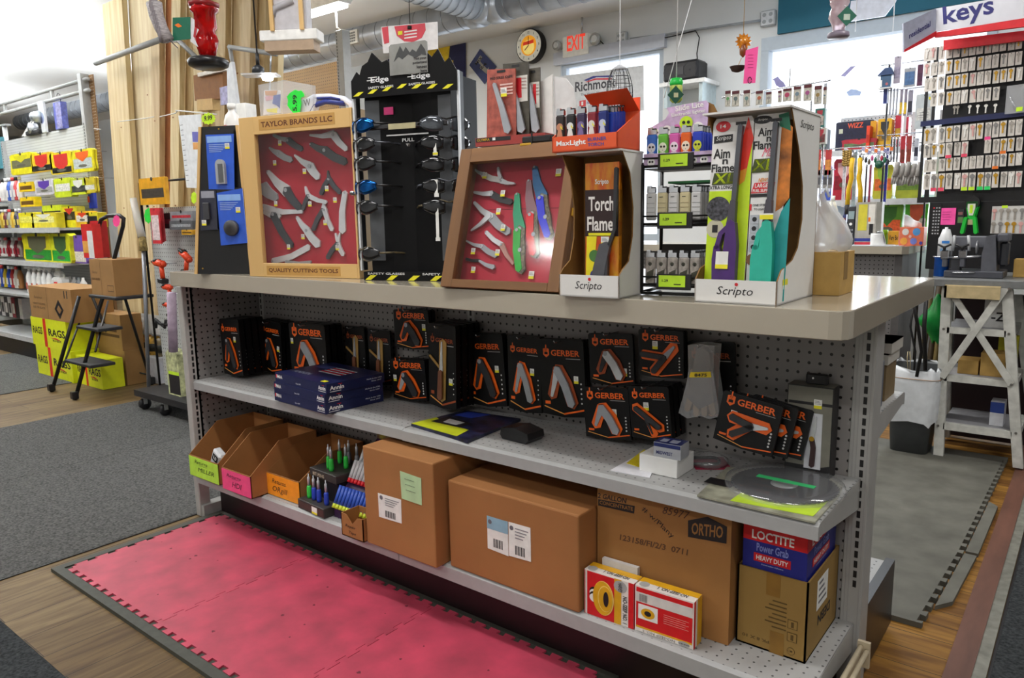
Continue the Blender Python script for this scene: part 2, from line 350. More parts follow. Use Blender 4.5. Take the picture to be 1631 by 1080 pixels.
# pavement outside
# ---- ceiling lights ----
DIFF = mat('ffffff',.5,var=0,emit=6)
for i,(x,y,p) in enumerate(STRIPS):
    if y < -1.5 and i > 8: continue
    t = thing('ceiling_light',['fluorescent strip fitting at the far left end of the near row on the ceiling','second fluorescent strip fitting of the near left row on the ceiling','fluorescent strip fitting far left beyond the tall post','long fluorescent strip fitting above the lumber and the hanging tray','fluorescent strip fitting in front of the back wall','fluorescent strip over the left carpet, outside the picture','fluorescent strip over the red mat, outside the picture','fluorescent strip over the right end of the counter','fluorescent strip between counter and door',''][i],'ceiling light',fr(x,y,CEIL))
    b = MB(WM[t]); b.prism([(-.1,0),(.1,0),(.05,-.06),(-.05,-.06)],-.1,.1,WHITE)
    b = MB(WM[t]); b.add([(-.62,-.11,0),(-.62,.11,0),(-.62,.06,-.07),(-.62,-.06,-.07),(.62,-.11,0),(.62,.11,0),(.62,.06,-.07),(.62,-.06,-.07)],[(0,1,2,3),(7,6,5,4),(0,4,5,1),(1,5,6,2),(2,6,7,3),(3,7,4,0)],WHITE).build('housing',t)
    for s in (-1,1): MB(WM[t]).tube([(-.6,s*.035,-.088),(.6,s*.035,-.088)],.014,DIFF).build('fluorescent_tube',t)

# ======================= MATS =======================
def jag(x0,y0,x1,y1,n,amp):
    """edge with square interlocking teeth; returns points from (x0,y0) to (x1,y1), teeth to the left"""
    P = []; dx,dy = (x1-x0),(y1-y0); l = math.hypot(dx,dy); ux,uy = dx/l,dy/l; nx,ny = -uy,ux; s = l/n
    for i in range(n):
        a = i*s
        for f,g in ((.25,0),(.18,1),(.82,1),(.75,0)): P.append((x0+ux*(a+f*s)+nx*amp*g,y0+uy*(a+f*s)+ny*amp*g))
    return P
def slab(b,pts,z0,z1,m):
    n = len(pts); b.add([(x,y,z0) for x,y in pts]+[(x,y,z1) for x,y in pts],[list(range(n))[::-1],list(range(n,2*n))]+[[i,(i+1) % n,(i+1) % n+n,i+n] for i in range(n)],m)
REDM = mat('cc4560',.55,var=.12,scale=9,bump=.12,h2='a23a4e'); MATG = mat('45463f',.7,var=.08,scale=40)
MX0,MY0,MY1,TS = -2.36,-.875,-.31,.605
for i in range(3):
    x0 = MX0+i*TS+.002*i; b = MB(fr(x0,MY0,.0)); b.F = Matrix.Identity(4)
    pts = [(x0,MY0)]+[(x,y) for x,y in jag(x0,MY0,x0+TS,MY0,11,-.017)]+[(x0+TS,MY0)]
    pts += ([(x0+TS+(.012 if k % 2 else 0)*0+.0,y) for k,y in enumerate(())])
    pts += jag(x0+TS,MY0,x0+TS,MY1,8,-.014)
    pts += [(x0+TS,MY1)]+jag(x0+TS,MY1,x0,MY1,11,-.017)+[(x0,MY1)]
    lf = jag(x0,MY1,x0,MY0,8,-.014 if i == 0 else .014)
    pts += lf
    slab(b,pts,.001,.014,REDM)
    tag(b.build('foam_floor_tile',F=fr(x0,MY0,0)),['red interlocking foam floor tile farthest left, beside the carpet','middle red interlocking foam floor tile in front of the tall carton','rightmost red interlocking foam floor tile at the bottom of the frame'][i],'floor mat','red foam tiles in front of the shelving')
b = MB(); E = .05; x1 = MX0+3*TS
slab(b,[(MX0-E,MY0-E),(x1+E,MY0-E),(x1+E-.01,MY1+.036),(MX0-E,MY1+.036)],0,.008,MATG)
for k in range(4):     # raised ring of border strips
    q = [((MX0-E,MY0-E),(x1+E,MY0-E),(x1+E-.018,MY0-.0185),(MX0-.0185,MY0-.0185)),((x1+.0185,MY0-.0185),(x1+E,MY0-E),(x1+E,MY1+.036),(x1+.0185,MY1+.0185)),((MX0-E,MY1+.036),(MX0-.0185,MY1+.0185),(x1+.0185,MY1+.0185),(x1+E,MY1+.036)),((MX0-E,MY0-E),(MX0-.0185,MY0-.0185),(MX0-.0185,MY1+.0185),(MX0-E,MY1+.036))][k]
    slab(b,list(q),.008,.0135,MATG)
tag(b.build('mat_border',F=fr(MX0,MY0,0)),'dark grey toothed rubber border around the red foam tiles','floor mat')
# grey mat behind the counter
b = MB(); GM = mat('6c6b62',.75,var=.14,scale=9,bump=.15,h2='57564e'); gx = .112
slab(b,[(-2.3,.46)]+[(.085,.46)]+jag(.085,.46,gx,1.06,9,.016)+jag(gx,1.06,gx+.01,1.66,9,.016)+jag(gx+.01,1.66,gx+.02,2.3,10,.016)+[(gx+.02,2.35),(-2.3,2.35)],.003,.02,GM)
tag(b.build('foam_mat',F=fr(-2.3,.46,0)),'large worn grey interlocking foam mat on the floor behind the counter','floor mat')
b = MB(); slab(b,[(.097,.60),(.135,.66),(.152,1.06),(.115,1.06)],.003,.017,GM); slab(b,[(.116,1.08),(.154,1.08),(.160,1.62),(.126,1.66)],.003,.017,GM)
tag(b.build('mat_edge_strip',F=fr(.09,.62,0)),'grey straight edge strips along the right side of the grey mat','floor mat')

# ======================= GONDOLA SHELVING AND COUNTER =======================
PEG = pegmat('8e8a88','xz',off=(.5,.28)); PEGY = pegmat('8e8a88','yz',off=(.3,.28)); SHELFT = pegmat('a9a9a8','xy',.0254,.11,'4a4a4a')
XL,XM,MS,BS = -2.443,-1.2215,.5774,.2081
gon = thing('gondola_shelving','long grey metal shelving unit with perforated back carrying the display counter','shelving',fr(XL,0,0))
g0 = MB(fr(XL,0,0)); g0.box(0,-XL,0,.012,.16,.9646,PEG).build('back_panel',gon)
MB(fr(XL,.058,0)).box(0,-XL,0,.012,.16,.9646,PEG).build('rear_back_panel',gon)
MB(fr(XL,-.31,0)).box(-.014,0,0,.31,.16,.9646,PEGY).build('end_panel',gon)
def slots(b,cx,cy,ax,n=26,z0=.92+.0254):
    for k in range(n):
        z = z0-k*.0254
        if ax == 'y': b.box(cx-.004,cx+.004,cy-.0008,cy,z-.0085,z+.0085,BLACK)
        else: b.box(cx,cx+.0008,cy-.004,cy+.004,z-.0085,z+.0085,BLACK)
def upright(x,rear=True):
    b = MB(); b.box(x-.03,x+.018,-.002,.074,0,.9646,STEELG,.002)
    for gx in (-.021,-.013,.011): b.box(x+gx-.0008,x+gx+.0008,-.0028,-.002,.1,.96,GREYM)
    slots(b,x,-.002,'y'); b.build('upright',gon)
upright(0); 
b = MB(); b.box(XM-.016,XM+.016,-.003,.074,0,.9646,STEELG,.002); slots(b,XM,-.003,'y'); b.build('upright',gon)
b = MB(); b.box(XL,XL+.03,-.003,.074,0,.9646,STEELG,.002); slots(b,XL+.014,-.003,'y'); b.build('upright',gon)
b = MB(); b.box(XL-.036,XL,-.345,-.298,0,.96,mat('b0aeaa',.45,var=.04),.003); slots(b,XL,-.322,'x'); b.box(XL-.036,XL-.016,-.08,.08,0,.96,STEELG)
b.box(XL-.03,XL+.02,-.34,-.2,0,.05,STEELG); b.build('end_post',gon)
def shelf(name,x0,x1,y0,z,lip,m=SHELFT,ylip=.012,rev=1):
    b = MB(fr(x0,0,z)); w = x1-x0; ya,yb = (y0,-.003) if y0 < 0 else (.076,y0)
    b.box(.001,w-.001,ya,yb,-.012,0,m)
    s = -1 if y0 < 0 else 1
    b.add([(0,y0,0),(w,y0,0),(w,y0+s*ylip,-.006),(0,y0+s*ylip,-.006),(w,y0+s*ylip,-lip),(0,y0+s*ylip,-lip),(w,y0,-lip),(0,y0,-lip)],[(0,1,2,3),(3,2,4,5),(5,4,6,7),(0,7,6,1),(0,3,5,7),(1,6,4,2)],mat('a6a7a7',.38,var=.03))
    # end brackets, deeper at the back
    for xx in (0,w-.002):
        q = [(ya,0),(yb,0),(yb,-.075),(ya,-.03)] if y0 < 0 else [(ya,0),(yb,0),(yb,-.03),(ya,-.075)]
        b.add([(xx,y,zz) for y,zz in q]+[(xx+.002,y,zz) for y,zz in q],[(0,1,2,3),(7,6,5,4),(0,4,5,1),(2,6,7,3)],STEELG)
    return b.build(name,gon)
shelf('shelf',XL+.004,XM-.002,-.318,MS,.036); shelf('shelf',XM+.002,.0,-.322,MS,.036)
shelf('base_shelf',XL+.03,XM-.001,-.355,BS,.045); shelf('base_shelf',XM+.001,.004,-.355,BS,.045)
shelf('shelf',XM,.0,.45,.70,.036); shelf('base_shelf',XM,.0,.40,.21,.045)
MB().box(XL+.035,.0,-.272,-.262,0,.163,mat('17080c',.4,var=.1)).build('kick_plate',gon)
MB().box(-.012,.012,.09,.415,.021,.214,mat('201f22',.35)).build('rear_end_kick',gon)
MB().box(-1.2,-.01,.38,.39,.021,.163,DARK).build('rear_kick_plate',gon)
BEI = mat('c9bb9f',.5,var=.06)
b = MB(); b.box(.026,.032,-.34,-.03,0,.16,BEI); b.tube([(.03,-.35,.172),(.03,-.02,.172)],.006,BEI); b.tube([(.044,-.36,.165),(.044,-.03,.165)],.006,BEI)
b.box(.022,.05,-.345,-.335,.12,.18,BEI); b.box(.022,.05,-.035,-.025,.12,.185,BEI)
tag(b.build('side_rail',F=fr(.03,-.34,0)),'beige metal rail panel leaning on the right end of the bottom shelf','rail')
# counter
b = MB(fr(-2.4487,-.382,.9646)); CW,CD,CT = 2.4956,.881,.056
P = [(0,0),(CW-.035,0),(CW-.012,.006),(CW-.003,.02),(CW,.04),(CW,CD),(0,CD)]
LAMI = mat('aca494',.16,var=.015,scale=5,coat=.3)
slab(b,P,0,CT,LAMI); tag(b.build('countertop',bevel=.002),'thick cream laminate countertop running along the top of the grey shelving','counter')
# ======================= CARDED KNIVES HANGING ON THE SHELVING =======================
CB = mat('0b0b0d',.42,var=.1,spec=.3); OR2 = mat('ff6a14',.45); ORD = mat('a3481c'); ORG2 = mat('f0a24a',.45); STL = mat('a8adb4',.35,.25); DKH = mat('2c2d31'); SIL = mat('d4d8dc',.28,.3)
GOLDK = mat('b08a4c',.4,.3); BRN = mat('7a4a32'); HOOK = CHROME
def knife_parts(root,F,W,Hh,kind,cols):
    """folding knife as an open V on an outlined blister; returns nothing, adds parts"""
    oc,hc,bc = cols
    def P(u,v): return (u*W,v*Hh)
    b = MB(F); k = MB(F)
    if kind == 'lam':      # apex at top: blade down left, handle down right
        ap,bl,hd = P(.42,.63),P(.26,.27),P(.72,.18)
        s = W*.17
        for q,y,m,g in ((b,-.002,oc,1.55),): q.stroke([bl,ap],s*g*.8,m,y,.0015); q.stroke([ap,((ap[0]+hd[0])/2+.03*W,(ap[1]+hd[1])/2+.03*Hh),hd],s*g,m,y,.0015)
        k.stroke([bl,ap],s*.35,bc,-.0036,.0025,s*.85); k.stroke([ap,((ap[0]+hd[0])/2+.02*W,(ap[1]+hd[1])/2+.02*Hh),hd],s*.95,hc,-.006,.006)
        k.disc(ap[0],ap[1],s*.28,STL,-.0115,.001,12)
    elif kind == 'tall':
        b.stroke([P(.5,.12),P(.56,.8)],W*.26,oc,-.002,.0015); k.stroke([P(.47,.13),P(.5,.45)],W*.17,BRN,-.006,.006,W*.13); k.stroke([P(.5,.46),P(.53,.8)],W*.12,bc,-.0036,.0025,W*.04); k.stroke([P(.08,.62),P(.42,.5)],W*.07,GOLDK,-.003,.002)
    elif kind == 'flat':   # pliers lying right
        b.stroke([P(.22,.55),P(.85,.52)],W*.2,oc,-.002,.0015); b.stroke([P(.55,.5),P(.28,.2)],W*.2,oc,-.002,.0015)
        k.stroke([P(.24,.56),P(.6,.48)],W*.11,hc,-.006,.006); k.stroke([P(.3,.23),P(.6,.47)],W*.11,hc,-.006,.006); k.stroke([P(.6,.48),P(.85,.53)],W*.12,bc,-.004,.004,W*.04); k.disc(.6*W,.48*Hh,W*.045,STL,-.0065,.001,12)
    elif kind == 'diag':
        b.stroke([P(.15,.62),P(.78,.22)],W*.22,oc,-.002,.0015); b.stroke([P(.45,.42),P(.6,.1)],W*.18,oc,-.002,.0015)
        k.stroke([P(.18,.6),P(.75,.25)],W*.12,hc,-.006,.006); k.stroke([P(.4,.42),P(.55,.12)],W*.08,bc,-.0036,.003,W*.03)
    elif kind == 'up':
        b.stroke([P(.35,.12),P(.82,.68)],W*.24,oc,-.002,.0015); b.stroke([P(.1,.48),P(.55,.44)],W*.2,oc,-.002,.0015)
        k.stroke([P(.36,.14),P(.62,.45)],W*.12,hc,-.006,.006); k.stroke([P(.1,.49),P(.6,.45)],W*.11,hc,-.006,.006); k.stroke([P(.6,.44),P(.82,.68)],W*.13,bc,-.004,.004,W*.05)
    k.build('knife',b.build('blister_tray',root))
def gcard(F,W,Hh,kind,label,cols=None,tagp=(.74,.45),oc=None,n=1,step=.014,dim=False,hang=True,hook=0,name='carded_knife',T=.010):
    cols = cols or (OR2,DKH,STL); oc = oc or (ORD if dim else OR2)
    out = []
    for i in range(n):
        FF = shift(F,0,i*step,0)
        t = thing(name,label[i] if isinstance(label,list) else label,'packaged knife',FF,'orange and black knife packages on the shelf unit')
        b = MB(FF)
        b.prism([(0,.03*Hh),(W*.5,0),(W,.03*Hh),(W,Hh*.97),(W*.97,Hh),(W*.03,Hh),(0,Hh*.97)],0,T,CB)
        if i == 0 or True:
            b.stroke([(W*.06,Hh*.13),(W*.5,Hh*.045)],Hh*.014,ORG2,-.0003,.0004); b.stroke([(W*.5,Hh*.045),(W*.97,Hh*.12)],Hh*.022,oc,-.0003,.0004)
            x,z,h = W*.09,Hh*.80,W*.15
            b.poly([(x,z),(x+h*.45,z-h*.35),(x+h*.9,z),(x+h*.9,z+h*.75),(x+h*.6,z+h*.85),(x+h*.6,z+h*.6),(x+h*.3,z+h*.6),(x+h*.3,z+h*.85),(x,z+h*.75)],oc,-.0003)
            b.stroke([(x+h*.45,z+h*.1),(x+h*.45,z+h*1.25)],h*.16,oc,-.0003,.0004); b.poly([(x+h*.2,z+.05*h),(x+h*.7,z+.05*h),(x+h*.7,z+.35*h),(x+h*.2,z+.35*h)],CB,-.0006)
            b.txt('GERBER',oc,W*.27,Hh*.79,W*.115,W*.64,-.0007)
            for k in range(5): b.disc(W*.91,Hh*(.2+.062*k),W*.018,mat('d8d8d8'),-.0003,.0004,8)
            b.rect(W*.6,W*.92,Hh*.755,Hh*.763,mat('b9b9b9'),-.0003); b.rect(W*.08,W*.2,Hh*.16,Hh*.2,oc,-.0003)
        cd_ = b.build('card',t)
        if i == 0: knife_parts(t,FF,W,Hh,kind,cols)
        if tagp and i == 0: q = MB(FF); tagsticker(q,W*tagp[0],Hh*tagp[1],.0155,.022,-.001); q.build('price_tag',cd_)
        out.append(t)
    if hang:
        Fh = shift(F,W*.5,0,Hh*.955); b = MB(Fh); y = -(F.col[3].y)      # to the back panel plane
        b.tube([(0,y-.006,.006),(0,-.03,.006),(0,-.034,.012)],.0022,HOOK,6); tag(b.build('peg_hook',F=shift(Fh,0,y,0)),'steel peg hook holding '+(label[0] if isinstance(label,list) else label).split(' card')[0][:60]+' card','hook','steel peg hooks')
    return out
def gq(tl,tr,bl,y,kind,label,**k):
    br = (tr[0]+bl[0]-tl[0]+3,bl[1]+(tr[1]-tl[1])*1.6)
    F,W = flat(bl,k.pop('br',br),y); Hh = on(F,*tl)[1]
    # keep cards upright
    return gcard(F,W,Hh,kind,label,**k)
ROT = (OR2,DKH,DKH)
gq((358,508),(389,507),(358,597),-.215,'lam',['thick black knife card standing alone at the far left of the middle shelf']+['black knife card %s behind the far left one' % a for a in ('directly','second','third')],br=(388,601),n=4,step=.03,tagp=(.68,.6),hang=False,cols=ROT,T=.022)
gq((415,509),(442,512),(417,590),-.10,'lam',['narrow knife card second from the left, price tag low at its right','black card just behind the second knife card from the left','rearmost black card behind the second knife card from the left'],br=(450,599),n=3,step=.025,tagp=(.8,.45),cols=ROT,T=.018)
gq((463,514),(519,520),(466,600),-.125,'lam',['knife card with an orange arch outline, directly behind the three blue boxes','black card behind the orange arch card','last black card behind the orange arch card'],br=(523,609),n=3,step=.03,tagp=(.04,.62),cols=(OR2,STL,DKH),T=.02)
gq((552,519),(582,522),(554,606),-.05,'tall','slim dim card with a gold outlined knife, right above the blue boxes',br=(585,611),dim=True,cols=(GOLDK,BRN,STL),tagp=None)
gq((588,524),(623,526),(590,610),-.05,'tall','slim dim card with gold outlined knife, beside the tall stack at the upright',br=(625,616),dim=True,cols=(GOLDK,BRN,STL),tagp=None)
gq((630,493),(684,496),(630,554),-.09,'lam',['square knife card hung highest just left of the middle upright','black card behind the highest hung square card'],br=(685,559),n=2,step=.02,tagp=(.82,.5),cols=(OR2,DKH,DKH),T=.014)
gq((626,571),(680,569),(627,635),-.10,'lam',['square knife card hung low, under the highest card and left of the tall one','black card behind the low square card'],br=(681,641),n=2,step=.02,tagp=(.06,.45),cols=(OR2,DKH,SIL),T=.014)
gq((681,514),(722,517),(684,646),-.14,'tall',['tallest knife card, with a brown handled knife, by the middle upright','dark card directly behind the tallest one','dark card second behind the tallest one','dark card farthest behind the tallest one'],br=(727,656),n=4,step=.032,dim=True,cols=(GOLDK,BRN,SIL),tagp=(.75,.3),T=.02)
gq((743,531),(803,533),(748,645),-.055,'lam',['first knife card right of the middle upright, black knife in orange outline','black card behind the first one right of the upright'],br=(808,651),n=2,tagp=(.76,.48),cols=ROT)
gq((809,533),(857,538),(811,653),-.055,'lam',['second knife card right of the upright, silver knife in orange outline','black card behind the silver knife card'],br=(863,662),n=2,tagp=(.68,.5),cols=(OR2,STL,STL))
gq((862,540),(931,545),(865,661),-.06,'lam',['widest knife card, grey knife in a thin orange outline, middle of the right bay','black card behind the widest card'],br=(935,669),n=2,tagp=(.76,.45),cols=(ORD,STL,SIL))
gq((940,531),(1012,538),(941,612),-.055,'lam','upper card with a pale bladed knife, left of the multi tool card',br=(1011,617),tagp=(.74,.2),cols=(ORD,SIL,DKH))
gq((1015,524),(1087,529),(1018,599),-.075,'up',['upper card with an orange outlined multi tool pointing up right','black card behind the upper multi tool card'],br=(1089,606),n=2,tagp=(.32,.6),cols=(OR2,DKH,STL))
gq((934,616),(1004,621),(934,697),-.10,'lam','lower card with a grey knife, left of a matching lower card',br=(1006,704),tagp=(.62,.45),cols=(OR2,STL,STL))
gq((1006,615),(1068,619),(1007,698),-.10,'diag',['lower card with a slanting knife, behind the small silver box','black card behind the slanting knife card','rearmost card behind the slanting knife card'],br=(1071,703),n=3,step=.03,tagp=(.36,.55),cols=(OR2,DKH,DKH),T=.02)
gq((1098,543),(1172,546),(1098,664),-.045,'tall','dim tall card hidden behind the bagged glove',br=(1172,672),dim=True,cols=(ORD,DKH,DKH),tagp=None)
# three tilted cards leaning at the right
F,W_ = flat((1135,700),(1228,731),-.145); Hh = on(F,1168,628)[1]
F = F @ Matrix.Rotation(math.radians(-7),4,'X')
gcard(F,W_,Hh,'flat','tilted knife card leaning in front, with an orange outlined pliers tool',cols=(OR2,DKH,SIL),tagp=(.2,.5),hang=False)
for k,l in ((1,'tilted card just behind the leaning pliers card'),(2,'rearmost tilted card, beside the grey knife gift box')):
    gcard(shift(F,.026*k,.032*k,.0),W_,Hh,'flat',l,cols=(OR2,DKH,SIL),tagp=None,hang=False)
# ---------------- boxes and loose things on the middle shelf ----------------
MZ = MS+.0006
def carton(F,w,d,h,m,name,label,cat='box',group=None,bevel=.0015,extra=None,parts=()):
    b = MB(F); b.box(0,w,0,d,0,h,m)
    if extra: extra(b,F,w,d,h)
    o = tag(b.build(name,bevel=bevel),label,cat,group)
    return o
NAVY = mat('181f4c',.4,var=.06); NAVYT = mat('232850',.45)
def annin(b,F,w,d,h):
    b.txt('FMAA',WHITE,.012,h*.42,h*.38,.036); b.rect(.006,.012,h*.45,h*.8,RED,-.0003); b.txt('Since 1847',mat('c8ccd8'),w*.42,h*.25,h*.16); b.txt('Annin',WHITE,w-.048,h*.32,h*.42,.042); b.rect(w-.026,w-.012,h*.8,h*.84,RED,-.0003); b.rect(w-.048,w-.006,h*.16,h*.2,WHITE,-.0003)
    b.at(side(F,w)); b.txt('Annin',WHITE,.012,h*.32,h*.42,.055); b.rect(.045,.06,h*.8,h*.85,RED,-.0003); b.rect(.012,.055,h*.14,h*.19,WHITE,-.0003)
    b.txt('Made in the USA',mat('c8ccd8'),d*.68,h*.6,h*.14,d*.27); b.txt('Since 1847',mat('c8ccd8'),d*.76,h*.35,h*.13,d*.18)
    b.at(top(F,h)); 
    for k in range(7): b.rect(w*.35,w*.75,d*(.45+.05*k),d*(.475+.05*k),RED if k % 2 else mat('d8d8dc'),-.0003)
    b.rect(w*.08,w*.33,d*.62,d*.8,mat('3a4580'),-.0003); b.txt('ANNIN',mat('8a90a8'),w*.1,d*.2,d*.1); b.rect(w*.82,w*.9,d*.06,d*.14,YEL,-.0003)
    b.at(F)
hs = .0335
for k in range(3):
    F,w = base((438,637),(521,661),MZ); F = shift(F,[0,0,.006][k],[0,0,.004][k],hs*k+.0004*k)
    carton(F,w*.98,.235,hs,NAVY,'flag_box',['navy blue flag box at the bottom of the stack of three','navy blue flag box in the middle of the stack of three','navy blue flag box on top of the stack, striped picture on its lid'][k],'box','stack of navy flag boxes',extra=annin)
# magazines / flat packs
def sheet(F,pts,z0,z1,m): b = MB(F); slab(b,pts,z0,z1,m); return b
def qf(pxs,z): return [tuple(at(x,y,2,z)[:2]) for x,y in pxs]
q = qf([(655,676),(741,655),(829,668),(745,703)],MZ+.006); O = fr(q[0][0],q[0][1],MZ)
b = MB(); slab(b,q,MZ,MZ+.009,mat('2b2f52',.35,var=.5,scale=40,h2='14141c'))
c = lambda u,v: (q[0][0]*(1-u)*(1-v)+q[1][0]*u*(1-v)+q[2][0]*u*v+q[3][0]*(1-u)*v,q[0][1]*(1-u)*(1-v)+q[1][1]*u*(1-v)+q[2][1]*u*v+q[3][1]*(1-u)*v)
slab(b,[c(0,0),c(.45,0),c(.3,.35),c(.28,.75),c(.02,.8)],MZ+.009,MZ+.0095,mat('c6cf28',.35)); slab(b,[c(.25,.1),c(.6,.1),c(.5,.6),c(.28,.6)],MZ+.0095,MZ+.0099,DARK)
slab(b,[c(.33,.25),c(.5,.2),c(.47,.5),c(.33,.48)],MZ+.0099,MZ+.0102,mat('c8c8c8',.4)); slab(b,[c(.7,.1),c(.95,.1),c(.97,.5),c(.7,.4)],MZ+.009,MZ+.0095,mat('2a3fa0',.35))
tag(b.build('flat_package',F=O),'flat yellow and blue packaged blade lying on the middle shelf near its seam','package')
b = MB(); slab(b,[(x+.004,y-.012) for x,y in q],MZ-.0002,MZ,WHITE)
# black glasses case
F,w = base((800,697),(845,708),MZ); b = MB(F)
b.prism([(0,.012),(.008,.001),(w-.01,.0),(w,.012),(w-.003,.03),(w*.5,.04),(.004,.032)],-.01,.062,mat('19191b',.35)); b.box(.004,w-.004,-.0115,.06,.018,.0205,BLACK)
tag(b.build('belt_pouch',bevel=.006),'small black rounded pouch lying alone on the middle shelf','pouch')
# papers and small boxes
q = qf([(972,750),(1022,722),(1046,735),(1035,762)],MZ); b = MB(); slab(b,q,MZ,MZ+.002,mat('dedee4')); q2 = qf([(998,738),(1026,716),(1034,722),(1020,745)],MZ+.002); slab(b,q2,MZ+.002,MZ+.003,mat('e0cc28'))
tag(b.build('printed_slip',F=fr(q[0][0],q[0][1],MZ)),'white and yellow paper slip under the white box on the shelf','paper')
F,w = base((1018,750),(1078,763),MZ); zz = on(F,1020,724)[1]
carton(F,w,.095,.045,mat('e6e6e4',.5,var=.02),'white_box','plain white carton lying on the middle shelf under the silver box')
F2,w2 = base((1041,726),(1084,734),MZ+.0455)
def mid(b,F,w,d,h):
    b.rect(.001,w-.001,h*.72,h-.001,mat('26306a',.4),-.0003); b.txt('MIDWEST',mat('28306a'),w*.1,h*.2,h*.24,w*.6); b.at(top(F,h)); b.rect(w*.0+.001,w-.001,.001,.048,mat('26306a',.4),-.0003); b.rect(w*.15,w*.4,.01,.035,mat('aab0c8',.4),-.0005); b.rect(w*.5,w*.8,.01,.035,mat('aab0c8',.4),-.0005)
carton(F2,w2,.05,.036,mat('b9bcc4',.35,.2),'small_silver_box','small silver and navy box standing on the plain white carton',extra=mid)
F,w = base((1108,748),(1165,748),MZ); b = MB(F); b.box(0,w,0,.09,0,.003,mat('8f1a3c')); b.build
t = thing('clamshell_pack','clear clamshell with dark item and red card, beside the white box','package',F); b.build('card',t)
MB(F).lathe([(.0,.003),(.05,.003),(.05,.014),(.036,.022),(.02,.024),(0,.024)],PLASTIC,(w*.45,.045,0),20,cap=False).build('clear_bubble',t)
MB(F).tube([(w*.2+.04*math.cos(a/3)+.01,.045+.03*math.sin(a/3),.008+.002*math.sin(a)) for a in range(19)],.004,DARK).build('coiled_item',t)
# glove in bag
F,_w = flat((1086,655),(1153,667),-.11); t = thing('bagged_glove','plastic bagged glove with a yellow band hanging in front of the dim card','glove',F)
pb = [(1101,548),(1120,546),(1144,549),(1141,590),(1146,625),(1153,660),(1135,665),(1120,660),(1100,664),(1086,655),(1098,612),(1102,590)]
b = MB(F); b.prism([on(F,*p) for p in pb],-.02,.02,FILM); b.build('clear_bag',t)
b = MB(F); gl = mat('5c5450',.8,var=.2,scale=40); P = lambda x,y: on(F,x,y)
b.stroke([P(1122,560),P(1120,600),P(1117,635)],.035,gl,.01,.02,.075)
for a,c_,w_ in (((1103,630),(1096,652),.018),((1112,635),(1110,660),.018),((1123,635),(1124,660),.018),((1132,632),(1138,658),.018)): b.stroke([P(*a),P(*c_)],w_,mat('8d7358',.8,var=.2),.008,.016,w_*.8)
b.build('glove',t)
b = MB(F); b.pp([(1100,593),(1132,592),(1133,601),(1098,601)],mat('e6c81e'),-.021,.001); b.ptext('8475',INK,(1106,600),(1126,600),(1106,595),-.0235); b.build('yellow_band',t)
b = MB(F); y = -F.col[3].y; z = P(1120,550)[1]; x = P(1120,550)[0]; b.tube([(x,y-.006,z),(x,-.03,z),(x,-.034,z+.006)],.0022,HOOK,6); tag(b.build('peg_hook',F=shift(F,x,y,z)),'steel peg hook holding the bagged glove','hook','steel peg hooks')
# gift box with knife
F,w = base((1276,738),(1333,748),MZ); w = .105; h = on(F,1282,606)[1]; F = fr(F.col[3].x-.012,-.062,MZ,0.02)
h = .222; t = thing('knife_gift_box','tall grey and black knife gift box standing at the right end of the middle shelf','box',F)
b = MB(F); b.box(0,w,0,.05,0,h,mat('1c1c1e',.45)); b.poly([(.002,.028),(w*.45,.028),(w*.55,.02),(w-.002,.034),(w-.002,h-.002),(.002,h-.002)],mat('7d7b70',.5,var=.05),-.0004)
b.txt('GERBER',DARK,.03,.009,.006); b.at(top(F,h)); b.rect(.001,w-.001,.001,.049,mat('6f6d64'),-.0004); b.at(F)
for k in range(5): b.disc(.02,.165-.018*k,.005,mat('4c4b44'),-.0008,.0004,10)
b.rect(.012,.028,.07,.076,DARK,-.0008); b.rect(.004,w-.002,h-.045,h-.038,DARK,-.0008); b.build('box_body',t,bevel=.001)
b = MB(F); b.box(.045,.083,-.0016,0,.022,.158,mat('d6d8de',.35)); b.build('window_card',t)
b = MB(F); b.stroke([(.064,.03),(.066,.075),(.061,.098)],.012,mat('3b2224',.4),-.0018,.005,.011); b.stroke([(.061,.098),(.067,.125),(.069,.15)],.011,SIL,-.0018,.003,.003); b.disc(.062,.097,.006,GOLD,-.007,.001,10); b.build('pocket_knife',t)
b = MB(F); tagsticker(b,.062,.17,.018,.022); b.build('price_tag',t)
b = MB(F); b.box(.035,.085,.02,.034,h,h+.026,DARK,.003); b.disc(.052,h+.016,.0025,WHITE,.019,.001,8); b.build('hang_tab',t)
# saw blade in shell
cen = at(1249,770,2,MZ+.012); FB = fr(cen.x,cen.y,MZ,0)
q = qf([(1107,788),(1158,741),(1320,756),(1343,770),(1338,785),(1298,829),(1285,833)],MZ+.008)
q = [(min(x,.0),max(y,-.335)) for x,y in q]
t = thing('saw_blade_pack','large round saw blade in a clear shell with a green sticker, overhanging the shelf edge','saw blade',FB)
b = MB(FB); b.F = Matrix.Identity(4); slab(b,q,MZ,MZ+.004,mat('9a9a88',.35,var=.25,scale=25)); b.build('backing_card',t)
q3 = qf([(1163,797),(1295,822),(1322,795),(1310,790),(1180,785)],MZ+.005); b = MB(); slab(b,q3,MZ+.0042,MZ+.005,mat('b9d832',.4)); b.F = FB
b.F = fmat(FB @ Vector((-.125,-.125,.0052)),Vector((1,0,0)),Vector((0,0,-1)),Vector((0,1,0))); b.F = b.F; b.txt('10 in',WHITE,-.02,.055,.018,.04,-.0004); b.rect(-.035,.03,.045,.085,DARK,-.0001); b.build('printed_insert',t)
b = MB(FB); R0 = .118; pts = []
for k in range(120): a = 6.28318*k/120; r = R0 if k % 2 else R0-.006; pts.append((r*math.cos(a),r*math.sin(a)))
